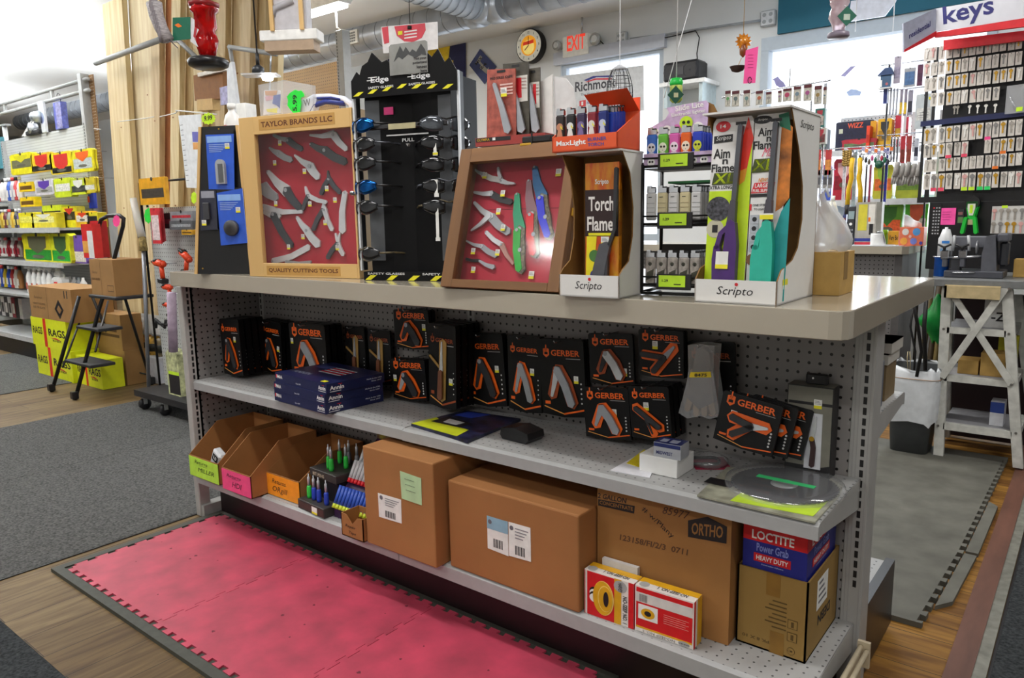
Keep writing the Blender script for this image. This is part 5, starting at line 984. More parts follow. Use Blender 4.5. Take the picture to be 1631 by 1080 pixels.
def longpack(q,label,which):
    FF = None; best = None
    for i in range(0,40):
        G = shift(F,0,.012,.004) @ Matrix.Rotation(-i*.01,4,'X'); x1 = on(G,*q[3])[0]; x0 = on(G,*q[0])[0]
        if best is None or abs(x1-x0) < best[0]: best = (abs(x1-x0),G)
    G = shift(F,0,.034,.004) @ Matrix.Rotation(-.08,4,'X'); P = lambda a,yy=0: on(G,*a,yy); xa = P(q[3])[0]; xb = P(q[2])[0]; zt_ = min(P(q[0])[1],(h-.010)/math.cos(.1)); xta,xtb = P(q[0])[0],P(q[1])[0]
    t = thing('long_lighter_pack',label,'packaged lighter',shift(G,xa,0,0),'long lighter packs in the big white tray'); b = MB(G)
    zb = .002; m0 = mat('e9e8e6',.4); b.prism([(xa,zb),(xb,zb),(xtb,zt_-.008),(xtb-.006,zt_),(xta+.006,zt_),(xta,zt_-.008)],0,.003,m0)
    L = lambda u,v: (xa+(xb-xa)*u+(xta-xa)*v,zb+(zt_-zb)*v)
    if which == 1:
        LIM = mat('c8e81c',.4); b.poly([L(0,0),L(1,0),L(1,.5),L(.98,.86),L(.85,.66),L(.7,.7),L(.62,.6),L(0,.6)],LIM,-.0003); b.poly([L(.62,.62),L(.85,.66),L(1,.88),L(.85,.995),L(.74,.88)],mat('e8301c',.4),-.0006); b.poly([L(.62,.61),L(.85,.65),L(.9,.72),L(.66,.7)],mat('f0a020',.4),-.0009)
        b.text('Aim',DARK,L(.05,.78),L(.46,.78),L(.05,.835),-.0009); b.text('n',DARK,L(.28,.748),L(.42,.748),L(.28,.775),-.0009); b.text('Flame',DARK,L(.02,.705),L(.58,.705),L(.02,.75),-.0009); b.poly([L(.05,.635),L(.6,.635),L(.62,.7),L(.1,.7)],mat('3c4808',.4),-.0009); b.text('XL',mat('d8f010',.4),L(.08,.64),L(.6,.64),L(.12,.698),-.0013); b.text('XTRA LONG',DARK,L(.0,.61),L(.56,.61),L(0,.63),-.0009)
        b.poly([L(.04,.865),L(.5,.87),L(.5,.91),L(.04,.905)],DARK,-.0006); b.text('~Scripto',WHITE,L(.1,.872),L(.46,.876),L(.1,.902),-.0012)
        c = L(.25,.955); b.disc(*c,.016,RED,-.0006,.0004,20,.011); b.text('14',WHITE,L(.18,.946),L(.32,.946),L(.18,.966),-.0012)
        c = L(.25,.50); b.disc(*c,.026,mat('4a4a52',.5,var=.5,scale=150),-.0009,.0004,24); c = L(.2,.39); b.disc(*c,.019,mat('c8c4ac'),-.0009,.0004,24); b.rect(c[0]-.006,c[0]+.006,c[1]-.008,c[1]+.008,DARK,-.0014)
        hc = mat('4a2470',.3)
    else:
        TE_ = mat('18a0a0',.4); b.poly([L(.62,0),L(1.25,0),L(1.25,.55),L(1.0,.48),L(.7,.3)],TE_,-.0002); b.poly([L(.82,.48),L(1.0,.5),L(1.22,.55),L(1.2,.92),L(.86,.97)],mat('e0822c',.4,var=.4,scale=25),-.0003); b.poly([L(.8,.93),L(1.15,.9),L(1.05,1),L(.75,.99)],mat('1c7a5a',.4),-.0006)
        b.disc(*L(.25,.972),.019,DARK,-.0006,.0004,20,.008); b.text('~Scripto',WHITE,L(.1,.965),L(.4,.965),L(.1,.98),-.0012)
        b.text('Aim',DARK,L(.12,.885),L(.62,.885),L(.12,.93),-.0009); b.text('n',DARK,L(.4,.853),L(.55,.853),L(.4,.88),-.0009); b.text('Flame',DARK,L(.0,.815),L(.72,.815),L(.0,.86),-.0009); b.text('~Max',mat('d84868',.4),L(.28,.775),L(.74,.775),L(.34,.822),-.0013); b.poly([L(-.03,.69),L(.68,.695),L(.7,.765),L(.06,.765)],mat('3c4808',.4),-.0009); b.text('XL',mat('d8f010',.4),L(.0,.70),L(.66,.70),L(.06,.762),-.0013)
        b.text('NEW!',mat('e8901c',.4),L(.22,.64),L(.5,.64),L(.24,.662),-.0009); b.poly([L(0,.58),L(.72,.585),L(.76,.637),L(.1,.637)],RED,-.0006); b.text('LARGEST',WHITE,L(.12,.61),L(.68,.61),L(.13,.632),-.0012); b.text('FUEL SUPPLY',WHITE,L(.06,.586),L(.66,.586),L(.06,.603),-.0012); b.poly([L(-.02,.56),L(.55,.56),L(.57,.577),L(0,.577)],DARK,-.0006)
        b.text('ONE STEP',DARK,L(.08,.51),L(.5,.51),L(.08,.523),-.0009); b.text('TO LIGHT',DARK,L(.12,.488),L(.5,.488),L(.12,.501),-.0009); b.poly([L(-.02,.488),L(.05,.488),L(.05,.523),L(-.02,.523)],RED,-.0006)
        for k in range(4): c = L(.17,.44-.05*k); b.rect(c[0]-.009,c[0]+.009,c[1]-.009,c[1]+.009,mat('b8bcc4'),-.0009); b.disc(c[0],c[1],.005,DARK,-.0013,.0004,8)
        b.disc(*L(.15,.22),.012,mat('8a5a3a'),-.0009,.0004,12); hc = mat('2ab8a0',.3)
    b.rect(*(lambda c: (c[0]-.011,c[0]+.011,c[1]-.003,c[1]+.003))(L(.68,.965)),DARK,-.0012); b.build('card',t)
    b = MB(G); ROD = mat('55575e',.3,.3); b.stroke([L(.72,.945),L(.67,.53)],.010,ROD,-.004,.010); b.stroke([L(.67,.54),L(.64,.41)],.012,mat('4a4650',.3),-.004,.012,.018); b.build('lighter_rod',t)
    b = MB(G); c = [L(.6,.3),L(.45,.25),L(.36,.18),L(.33,.10),L(.36,.0)]; b.stroke([L(.66,.42),L(.68,.3),L(.64,.02)],.018,hc,-.004,.016,.036); b.stroke([L(.64,.41),L(.42,.36),L(.34,.28)],.010,hc,-.004,.014); b.stroke([L(.34,.29),L(.36,.22),L(.46,.02)],.012,hc,-.004,.014,.03); b.stroke([L(.36,.24),L(.6,.25)],.012,hc,-.004,.013); b.build('lighter_handle',t)
    b = MB(G); c = L(.36,.165) if which == 1 else L(.45,.435); b.rect(c[0],c[0]+.027,c[1],c[1]+(.036 if which == 1 else .012),TAGW,-.021); b.rect(c[0],c[0]+.027,c[1],c[1]+.009,TAGY,-.0215); b.build('price_tag',t)
longpack([(1137.5,183),(1202,180),(1185.7,442),(1121.7,442)],'lime and red pack with a purple long lighter, left in the big white tray',1)
longpack([(1203.5,181.5),(1258,178),(1238,442),(1188.5,442)],'white and teal pack with a turquoise long lighter, right in the big white tray',2)
# --- tan box and bag ---
F,w = base((1298,470),(1329,472.5),CZ); F = shift(F,-.02,0,0); w += .02; F = fr(F.col[3].x,F.col[3].y,CZ,.0); w = .068; d = .115; h = on(F,1327,402)[1]
b = MB(F); KR = mat('b8934e',.7,var=.06); b.box(0,w,0,d,0,h,KR); b.at(side(F,w)); b.rect(.03,.06,h*.35,h,mat('8a6a34',.6),-.0003); tag(b.build('small_carton',bevel=.0015),'small tan carton on the counter right of the big white tray','box')
BAG = glassmat('white_bag_film',refl=.05,alpha=.62,rough=.35); FB = shift(F,.02,.05,h+.0006); t = None
b = MB(FB)
def bag(u,v):
    a = 6.28318*u; r = .046*(1-.55*v**1.2)*(1+.14*math.sin(3*a+5*v)+.07*math.sin(7*a+9*v)); return (r*math.cos(a)+.012*math.sin(4*v),r*.8*math.sin(a),.105*v+.006*math.sin(5*a))
b.grid(bag,40,12,BAG); b.tube([(.0,0,.085),(-.012,0,.125),(-.004,.0,.14),(.004,0,.12)],.008,BAG,8,.003); tag(b.build('plastic_bag'),'crumpled white plastic bag sitting on the small tan carton','bag')
# ======================= LEFT SIDE OF THE SHOP =======================
GY1 = mat('a8a9a8',.45,var=.04); PEGL = pegmat('c4c6c4','xz',off=(.5,.2),hole='3c3c3c'); LY = 1.08
def pxr(F,x0,y0,x1,y1,yy=0): a = on(F,x0,y1,yy); b_ = on(F,x1,y0,yy); return a[0],b_[0],a[1],b_[1]
XA,XB = X(30,400,LY),X(158,400,LY)
t = thing('gondola_shelving','grey pegboard shelving bay on the left, full of yellow pest control packs','shelving',fr(XA,LY,0)); LG = t; F = WM[t]; LW = XB-XA
MB(F).box(0,LW,0,.02,.1,2.06,PEGL).build('back_panel',t)
b = MB(F); b.box(-.05,.0,-.03,.04,0,2.06,GY1,.002); b.build('upright',t); b = MB(F); b.box(LW,LW+.06,-.03,.04,0,2.47,GY1,.002); b.box(LW+.02,LW+.10,.04,.06,0,2.46,mat('6a4a24',.7)); b.box(LW,LW+.14,.035,.045,1.2,2.46,pegmat('7a5628','xz',hole='e8e8e8')); b.build('upright',t)
for s_,xx in ((0,-.025),(1,LW+.03)):
    b = MB(F)
    for k in range(70): b.box(xx-.005,xx+.005,-.0312,-.03,.3+.0254*k,.3+.0254*k+.016,BLACK)
    b.build('slot_strip',t)
ZS = [Z(90,363,LY-.18),Z(90,417,LY-.2),.20]
for z in ZS: MB(F).box(.0,LW,-.30 if z > .5 else -.38,0,z-.02,z,mat('a8aaaa',.4)).box(0,LW,-.31 if z > .5 else -.39,-.30 if z > .5 else -.38,z-.04,z+.004,mat('c0c2c2',.4)).build('shelf',t)
MB(F).box(0,LW,-.36,-.34,0,.16,DARK).build('kick_plate',t)
# hanging packs: (x0,y0,x1,y1,colour,second colour,label,name)
def pack(px,y,c1,c2,name,label,cat='package',group=None,zmin=None,c3=None,th=.03,band=(.35,.75),txt=None,bagshape=False):
    x0,y0,x1,y1 = px; F = fr(X(x0,(y0+y1)/2,y),y,0); a = on(F,x0,y1); c = on(F,x1,y0); w = c[0]; z0 = a[1] if zmin is None else zmin; h = c[1]-z0; F = shift(F,0,0,z0)
    b = MB(F); m1,m2 = (mat(c1,.4,var=.12,scale=18) if isinstance(c1,str) else c1),mat(c2,.4,var=.2,scale=60)
    if bagshape: b.prism([(w*.06,0),(w*.94,0),(w,h*.1),(w*.97,h*.5),(w,h*.92),(w*.9,h),(w*.1,h),(0,h*.92),(w*.03,h*.5),(0,h*.1)],0,th,m1)
    else: b.prism([(0,0),(w,0),(w,h*.97),(w*.96,h),(w*.04,h),(0,h*.97)],0,th,m1)
    b.rect(w*.08,w*.92,h*band[0],h*band[1],m2,-.0004)
    if c3: b.poly([(w*.5,h*(band[1]-.15)),(w*.78,h*(band[1]+.08)),(w*.8,h*.9),(w*.2,h*.9),(w*.22,h*(band[1]+.08))],mat(c3,.4),-.0008); b.disc(w*.5,h*(band[0]+.12),w*.2,mat('5c5a4a',.6),-.0012,.0004,12,h*.07)
    if txt: b.txt(txt,INK if c2 != '1a1a1a' else WHITE,w*.14,h*(band[0]+.05),h*(band[1]-band[0]-.1),w*.7,-.0012)
    b.disc(w/2,h*.95,w*.04,DARK,-.0004,.0004,8)
    return tag(b.build(name,bevel=.002 if th > .012 else 0),label,cat,group),F,w,h
YP = 'e8dc20'
def hooked(y,zpx,xpx,col=CHROME): pass
def pegged(px,c1,c2,label,n=1,c3=None,band=(.3,.7),y=LY-.2,step=.02,txt=None,bag=True,th=.014,group=None):
    for i in range(n):
        o,F,w,h = pack(px,y,c1,c2,'hanging_pack',label if i == 0 else label+[', second',', third',', fourth'][i-1]+' behind','package',group or None,None,c3,th,band,txt,bag)
        o.location.y += i*step
        if i == 0: b = MB(shift(F,w/2,0,h*.95)); b.tube([(0,LY-y-.002,.004),(0,-.02,.004),(0,-.022,.012)],.003,CHROME,6); tag(b.build('peg_hook',F=shift(F,w/2,LY-y,h*.95)),'peg hook behind the '+' '.join(label.split(' ')[:8]),'hook')
pegged((16,241,50,280),YP,'6a6a4c','yellow pack with two dark traps, top left of the bay',3,'c8c020')
pegged((49,241,81,276),'e6c020','20201c','yellow bag with a red shield, second in the top row',2,'c83028',(.05,.35))
pegged((79,239,114,279),'ecd01c','20201c','yellow bag with a red shield, third in the top row',2,'c83028',(.04,.3))
pegged((114,235,147,276),YP,'c4ccc8','yellow bag with a pale window, right end of the top row',2,'e8641c',(.15,.6))
pegged((30,289,51,306),'f0cc20','6a4a20','small yellow box, upper of two at the left of the pegboard',1,None,(.2,.6),bag=False,th=.06)
pegged((32,313,54,330),'f0cc20','6a4a20','small yellow box, lower of two at the left of the pegboard',1,None,(.2,.6),bag=False,th=.06)
pegged((55,284,84,312),'d8d4dc','a8a8a4','pale pack with a purple top in the second row',2,'5a3a98',(.15,.5))
pegged((86,282,112,315),'c8d82c','e4e4dc','lime pack with a white window in the second row',3,None,(.3,.7))
pegged((112,283,136,311),'c8d82c','3a3c38','lime pack with two black traps in the second row',2,'e8e8e0',(.15,.55))
pegged((134,281,150,308),'c8b82c','d8d8d0','narrow olive pack at the right end of the second row',2,None,(.2,.5))
zs = ZS[0]
for px,c1,c2,lb,c3 in [((30,338,52,362),YP,'e8e060','yellow carton at the left end of the upper shelf',None),((50,338,88,362),'d8c82c','f4e890','yellow carton with pale print on the upper shelf','e8e6d8'),((68,326,98,360),'c8d82c','1c1c1c','green black cased trap pack standing on the upper shelf',None),((99,328,121,360),'d8cc20','2a2a20','yellow pouch with a red shield on the upper shelf','c83028'),((120,336,141,361),'e8b81c','e8e0d0','orange and yellow carton on the upper shelf','d8401c'),((138,338,155,361),'d0c41c','2c2c28','yellow dark pack at the right end of the upper shelf',None)]:
    pack(px,LY-.24 if px[1] > 330 else LY-.15,c1,c2,'shelf_pack',lb,'package',None,zs+.0006,c3,.07)
zs = ZS[1]
for px,c1,c2,lb,c3,dy in [((36,372,82,414),'e8e020','2c9a34','yellow and green seed bag at the left of the middle shelf','6a6a50',.24),((80,372,110,412),'d8dc20','2ca838','green seed bag in the middle of the middle shelf','4a6a40',.25),((109,375,135,411),'6a4aa8','d8d4c8','purple and white bag at the right of the middle shelf',None,.22)]:
    pack(px,LY-dy,c1,c2,'seed_bag',lb,'bag',None,zs+.0006,c3,.06,(.05,.42),None,True)
# spray cans / jugs on the bottom
zs = Z(90,470,LY-.2); MB(F).box(0,LW,-.36,0,zs-.02,zs,mat('a8aaaa',.4)).build('shelf',LG)
for i in range(5):
    P = at(50+8*i,462,1,LY-.24); FF = fr(P.x,P.y,zs+.0006); t2 = thing('spray_bottle',['white spray bottle at the left end of the jug shelf','second white spray bottle on the jug shelf','third white spray bottle on the jug shelf','fourth white spray bottle on the jug shelf','white spray bottle touching the big jug'][i],'bottle',FF,'white spray bottles'); MB(FF).lathe([(.028,0),(.032,.01),(.032,.15),(.02,.19),(.012,.21)],WHITE,n=14).rect(-.02,.02,.04,.1,mat('c86a5a'),-.0325).build('bottle_body',t2); MB(FF).lathe([(.012,.21),(.014,.23)],WHITE,n=10).box(-.012,.012,-.04,.015,.23,.25,WHITE).build('sprayer',t2)
P = at(88,462,1,LY-.26); FF = fr(P.x-.08,P.y,zs+.0006); t2 = thing('jug','big white handled jug with a red shield label on the left shelving','jug',FF)
b = MB(FF); b.box(0,.19,0,.1,0,.17,WHITE,.02); b.box(.02,.12,.02,.08,.17,.22,WHITE,.015); b.tube([(.12,.05,.20),(.165,.05,.19),(.165,.05,.14)],.012,WHITE); b.build('jug_body',t2); MB(FF).lathe([(.02,.22),(.02,.245)],WHITE,(.05,.05,0),12).build('cap',t2)
b = MB(FF); b.rect(.06,.16,.02,.14,mat('e8e6e2'),-.001); b.poly([(.075,.13),(.145,.13),(.145,.09),(.11,.055),(.075,.09)],RED,-.0016); b.txt('KILLS',WHITE,.082,.1,.018,.055,-.0022); b.build('label',t2)
for i in range(4):
    P = at(113+7*i,462,1,LY-.15); FF = fr(P.x,P.y,zs+.0006); t2 = thing('white_bottle',['small white bottle right of the jug','second small bottle right of the jug','grey bottle right of the jug','last small bottle beside the upright'][i],'bottle',FF,'small bottles right of the jug'); MB(FF).lathe([(.03,0),(.03,.12),(.012,.15),(.012,.17)],mat(['ecebe8','d8d8d8','9aa0a8','ecebe8'][i],.4),n=12).build('bottle_body',t2)
b = None
P = at(149,332,1,LY-.08); FF = fr(P.x,P.y,P.z); t2 = thing('spray_can','blue aerosol can with an orange cap hanging by the tall post','spray can',FF); MB(FF).lathe([(.03,0),(.032,.005),(.032,.17),(.02,.185)],mat('1c38b0',.35),n=16).rect(-.02,.02,.05,.1,mat('d8482c',.4),-.0325).build('can',t2); MB(FF).lathe([(.024,.185),(.026,.23),(.02,.24)],mat('f06a20',.4),n=14).build('cap',t2)
MB(FF).tube([(0,.078,.2),(0,.02,.2)],.003,CHROME,6).build('clip',t2)
# rail and braces to the upper left
b = MB(); A = at(139,118,1,LY); 
for dz in (0,-.09): b.tube([(A.x,LY,2.42+dz),(-14,LY,2.42+dz)],.018,GY1,8)
for k in range(7): x = A.x-.75-1.15*k; b.box(x-.02,x+.02,LY-.012,LY+.012,2.33,2.42,GY1)
tag(b.build('ladder_rail',F=fr(A.x,LY,2.42)),'long grey ladder like rail running left from the tall post near the ceiling','rail')
b = MB(); q = at(10,215,1,1.3); b.tube([(q.x,1.3,1.6),(q.x-.02,1.3,2.28)],.025,WHITE,8); b.box(q.x-.08,q.x+.08,1.27,1.33,2.28,2.3,GY1); tag(b.build('white_post',F=fr(q.x,1.3,1.6)),'white post below the grey rail at the far left','post')
# items on top of the bay
FT = fr(X(62,200,LY-.05),LY-.05,2.062)
def topc(px,y,name,label,fn):
    P = at(px[0],px[1],1,y); FF = fr(P.x,y,2.0606); t = thing(name,label,'package',FF); fn(FF,t); return t
def f1(FF,t): b = MB(FF); h = on(FF,66,160)[1]; b.prism([(0,0),(.09,0),(.09,h),(-.04,h)],0,.02,mat('d8dce2',.4)); b.disc(.03,h*.45,.05,mat('8a94b0',.4),-.0006); b.disc(.02,h*.4,.03,mat('303a68',.4),-.0012); b.build('card',t); MB(FF).tube([(-.07,-.02,h*.52),(.03,-.02,h*.5)],.05,mat('c4ccd4',.3,.5),12).build('coil',t)
topc((68,218),LY-.03,'vent_hose_pack','white clamshell pack with a round hose standing on the left bay',f1)
def f2(FF,t): b = MB(FF); h = on(FF,100,160)[1]; b.box(0,.16,0,.05,0,h,mat('5a62b0',.4,var=.2,scale=40)); b.rect(.045,.155,.005,h-.005,mat('8a88b0',.4,var=.3,scale=40),-.0005); b.build('box_body',t); MB(FF).tube([(.12,.02,h),(.12,.02,h+.06),(.08,.02,h+.08),(.05,.02,h+.06)],.003,DARK,6).build('hook',t)
topc((90,218),LY-.03,'blue_box','tall blue package on top of the left pegboard bay by the post',f2)
b = MB(fr(X(48,218,LY),LY-.04,2.0606)); b.box(0,.3,0,.12,0,.045,DARK,.01); b.tube([(.12,-.002,.06),(.12,.06,.06)],.05,mat('b8bcc4',.3,.4),14); b.add([(-.1,0,0),(.0,0,0),(.2,0,.12),(.16,0,.12),(-.1,.02,0),(0,.02,0),(.2,.02,.12),(.16,.02,.12)],[(0,1,2,3),(7,6,5,4)],WHITE); tag(b.build('vent_parts',bevel=0),'black and silver parts lying on top of the left pegboard bay','package')
# --- far left bay ---
FL = XA-.055; y = 1.2; t = thing('gondola_shelving','shelving bay cut by the left edge of the picture, stocked with bottles','shelving',fr(FL-1.25,y,0)); F = WM[t]
MB(F).box(0,1.22,.0,.02,.1,2.1,mat('6a6c6c',.6)).build('back_panel',t); MB(F).box(0,1.2,-.36,-.34,0,.17,DARK).build('kick_plate',t)
rows = [(321,285),(365,335),(411,380),(461,425),(509,475)]; n = 0
for r,(yb,yt) in enumerate(rows):
    z = Z(15,yb,y-.33); MB(F).box(0,1.2,-.34,0,z-.03,z-.0,mat('b4b6b2')).box(0,1.2,-.352,-.34,z-.035,z+.01,mat('e4e2c8',.5,var=.3,scale=60)).build('shelf',t)
    for i in range(7):
        P = at(1.5+5.6*i,yb,1,y-.27); hh = Z(15,yt,y-.27)-z; c = [['c84a48','e8e4e0','d8d4d0','3c5cb0','b8b8c0','d05050','e8e4e0'],['4a5a38','b89a30','60242c','8a8a80','c8a030','38383c','5a4a90'],['a02830','e4e0dc','e4e0dc','982430','e0dcd8','74202c','9a8a80'],['d8c828','2850b8','d8c020','2858c0','c03030','e0dcd0','b07840'],['383438','c8c4c4','343034','d8d4d4','902434','383438','c8c0c0']][r][i]
        FF = fr(P.x,y-.27,z+.0106); lb = '%s %s on the %s shelf at the left edge, %s' % ({0: 'small',1: 'tall',2: 'white and red',3: 'bright',4: 'boxed'}[r],'carton' if r == 4 else 'bottle',['top','second','third','fourth','lowest'][r],['farthest left','second in','third in','fourth in','fifth in','sixth in','nearest the upright'][i])
        if r == 4: b = MB(FF); b.box(-.045,.045,0,.1,0,hh,mat(c,.5)); b.rect(-.03,.03,hh*.2,hh*.7,mat('d8d4d0' if i % 2 == 0 else '3a3438',.5),-.0005); tag(b.build('carton'),lb,'box','goods at the left edge')
        else:
            t2 = thing('bottle',lb,'bottle',FF,'goods at the left edge'); MB(FF).lathe([(.036,0),(.038,.01),(.038,hh*.6),(.015,hh*.85)],mat(c,.4),n=12,sy=.7).rect(-.025,.025,hh*.15,hh*.45,mat(['e8e4e0','c8b050','b02838','e8e4d8'][r],.5),-.028).build('bottle_body',t2); MB(FF).lathe([(.016,hh*.85),(.016,hh)],mat(['d84040','202020','e8e8e8','d8d8d8'][(r+i) % 4],.4),n=10).build('cap',t2)
P = at(5,268,1,1.16); b = MB(fr(P.x-.34,1.16,P.z)); b.box(0,.38,0,.03,0,.32,mat('4a8a98')); b.box(.05,.09,.032,.04,-.2,.32,GY1); tag(b.build('teal_sign'),'teal board at the very left edge above the bottles','sign')
P = at(38,546,2,0); FF = fr(P.x,P.y-.12,0); t2 = thing('green_cap_bottle','white jug with a bright green cap on the floor by the left upright','bottle',fr(P.x-.03,.70,.0)); FF = WM[t2]; MB(FF).lathe([(.055,0),(.06,.02),(.055,.17),(.03,.22)],WHITE,n=16).build('jug_body',t2); MB(FF).lathe([(.035,.22),(.035,.29),(.02,.3)],GREENN,n=14).build('cap',t2)
# --- lumber rack ---
LUM = [mat(c,.6,var=.10,scale=5,stretch=(6,6,.35),h2=h) for c,h in (('dccba0','bfa474'),('e4d6b2','ccb48a'),('cdb688','a88a5c'),('d6c094','b09268'))]; REDW = mat('a8683c',.6,var=.1,stretch=(6,6,.3))
YB = .95
lum = [  # bottom px x, bottom px y, top px x, width px at mid, y depth, colour
 (206,478,148,36,1.00,0),(226,478,178,32,1.01,1),(243,476,212,20,.98,2),(255,470,228,16,1.02,3),(264,460,240,8,.99,9),(272,460,250,14,1.0,1),(283,455,262,14,1.03,0),(293,450,275,12,1.0,2),(302,440,286,11,1.02,1),(311,430,296,10,.99,0),(320,420,309,12,1.03,2),(330,410,322,12,1.01,1),(341,400,335,13,1.02,2),(353,400,349,14,1.0,3),(366,400,363,14,1.03,2),(379,400,377,14,1.0,3),(391,400,391,13,1.02,2),(403,400,403,12,1.0,0)]
for i,(xb,yb,xt,wpx,yy,c) in enumerate(lum):
    nx = lum[i+1][2] if i < 17 else 412
    A = at(xb-12 if xb < 300 else xb,478 if xb < 300 else yb,1,YB); zb = Z(220,478,YB) if xb < 300 else .42; B = at(xt,5,1,YB)
    A.z = .42+.0; B.z = 2.96 if i % 3 else 2.90; wd = X(nx,5,YB)-X(xt,5,YB)+.014
    # foot follows the same sight line down to the bin height
    sl = (B.x-A.x)/(Z(xt,5,YB)-Z(xb,478 if xb < 300 else yb,YB)); A.x = B.x-sl*(B.z-A.z)
    m = REDW if c == 9 else LUM[c]; d = .04; yo = YB+.06*(i % 3)
    b = MB(); n = 8; ln = [(A.x,A.z),(B.x,B.z)]
    b.add([(A.x,yo,A.z),(A.x+wd,yo,A.z),(A.x+wd,yo+d,A.z),(A.x,yo+d,A.z),(B.x,yo+.07,B.z),(B.x+wd,yo+.07,B.z),(B.x+wd,yo+.07+d,B.z),(B.x,yo+.07+d,B.z)],[(3,2,1,0),(4,5,6,7),(0,1,5,4),(1,2,6,5),(2,3,7,6),(3,0,4,7)],m)
    kn = mat('8a5a34',.7)
    for k in range(3 if wpx > 13 else 1):
        f = .12+.25*k+.07*(i % 3); xk = A.x+(B.x-A.x)*f+wd*(.3+.13*((i+k) % 4)); zk = A.z+(B.z-A.z)*f; b.disc(xk,zk,.010,kn,yo+.07*f-.0005,.001,10,.006)
    tag(b.build('lumber_board',F=fr(A.x,yo,A.z)),['widest pale pine board at the far left of the lumber rack','wide pine board, second from the left in the rack','pine board, third from the left in the rack','pine board just left of the red brown one','narrow red brown board among the pale pine ones','pale board just right of the red brown one','pine board behind the hanging grey bundle','pine board above the yellow tool pack','pine board left of the white price sheet','pine board above the white price sheet','pine board behind the red hanging feeder, left side','pine board behind the red hanging feeder, right side','pine board just right of the red feeder','pine board midway between red feeder and black cord','pine board, third from the right end','pine board, second from the right end of the rack','pine board just behind the black cord','rightmost pine board beside the black cord'][i],'board','pine boards standing in the rack')
t = thing('lumber_rack','grey metal rack holding the standing pine boards','rack',fr(-5.9,.8,0))
b = MB(); p0,p1,p2 = at(152,101,1,.86),at(258,62,1,.86),at(262,64,1,.86); b.tube([p0,p1],.020,GY1,6); q0,q1 = at(285,65,1,.86),at(316,95,1,.86); b.tube([p1,q0,q1],.016,GY1,6); b.build('retaining_bar',t)
b = MB(); q = [at(365,75,1,.9),at(440,86,1,.9)]; b.tube(q,.016,GY1,6); b.tube([at(366,75,1,.9),at(372,112,1,.9)],.014,GY1,6); b.tube([at(341,110,1,.9),at(341,165,1,.9)],.018,GY1,6); b.tube([at(330,112,1,.9),at(341,132,1,.9)],.012,GY1,6); b.build('divider_arm',t)
bx0,bx1 = X(196,470,.93),X(420,400,.93)
b = MB(); b.box(bx0,bx1,.90,1.25,.38,.415,mat('dcdcda')); b.box(bx0,bx1,.895,.90,.37,.52,mat('d4d4d2')); b.box(bx0,bx0+.03,.9,1.2,0,.4,GY1); b.box(bx1-.03,bx1,.9,1.2,.0065,.4,GY1); b.build('base_tray',t)
b = MB(fr(bx0,.894,.38)); b.rect(.28,.44,.01,.11,WHITE,.0); b.rect(.33,.36,.03,.07,ORANGE,-.0006); b.txt('2',INK,.34,.04,.05,.02,-.001); b.build('bin_sign',t)
# goods below the rack
x0 = X(205,560,.85)
b = MB(fr(-5.9,.84,0)); w = .74; b.box(0,w,0,.25,0,.20,mat('c4c6cc',.6),.002); tag(b.build('white_carton'),'long white carton on the floor behind the step ladder','box')
for i,(c,lb) in enumerate((('b8c440','olive green bag'),('c8842c','orange pack'),('e0b040','amber tub'),('8a7a5a','brown pack'))):
    b = MB(fr(-5.62+.13*i,.87,.2006)); b.lathe([(.05,0),(.055,.02),(.05,.12),(.035,.14)],mat(c,.5,var=.25,scale=40),(0,.06,0),12); b.lathe([(.052,.03),(.0565,.03),(.0565,.09),(.052,.09)],mat('2a2a20'),(0,.06,0),12,cap=False); tag(b.build('small_tub'),lb+' on the long white carton under the lumber','tub','goods under the lumber')
# --- rag boxes and cartons ---
RY = mat('e0e81c',.5,var=.03)
def rags(px0,px1,z,y,hh,d,label,two=False):
    x0 = X(px0,560,y) if not two else X(112,560,.47)+.006; x1 = X(px1,560,y); F = fr(x0,y,z); w = x1-x0; b = MB(F); b.box(0,w,0,d,0,hh,RY)
    for a,c in ((.0,.42),(.42,1.0)):
        b.rect(w*(a+.02),w*(c-.02),hh*.0,hh*.0+.001,RY,0)
    b.rect(w*.36,w*.44,0,hh,mat('e0301c'),-.0006); b.txt('RAGS',INK,w*.04,hh*.42,hh*.26,w*.28,-.0012); b.txt('RAGS',INK,w*.5,hh*.42,hh*.26,w*.46,-.0012); b.poly([(w*.52,hh*.35),(w*.85,hh*.3),(w*.7,hh*.38)],RED,-.0008); b.txt('IN A BOX',INK,w*.6,hh*.24,hh*.08,w*.24,-.0012)
    return tag(b.build('rag_box',bevel=.003),label,'box','yellow boxes of rags')
H1 = Z(85,555,.47)
rags(58,112,.0006,.47,H1*1.0,.35,'yellow RAGS box at the bottom of the stack, left of the ladder'); rags(113,158,.0006,.50,H1*.9,.16,'yellow RAGS box on the floor behind the ladder front leg',True); z2 = H1+.0012; h2 = Z(85,510,.47)-z2
rags(55,109,z2,.47,h2,.35,'yellow RAGS box on top of the lower yellow one'); z3 = z2+h2+.0006; h3 = Z(85,459,.47)-z3
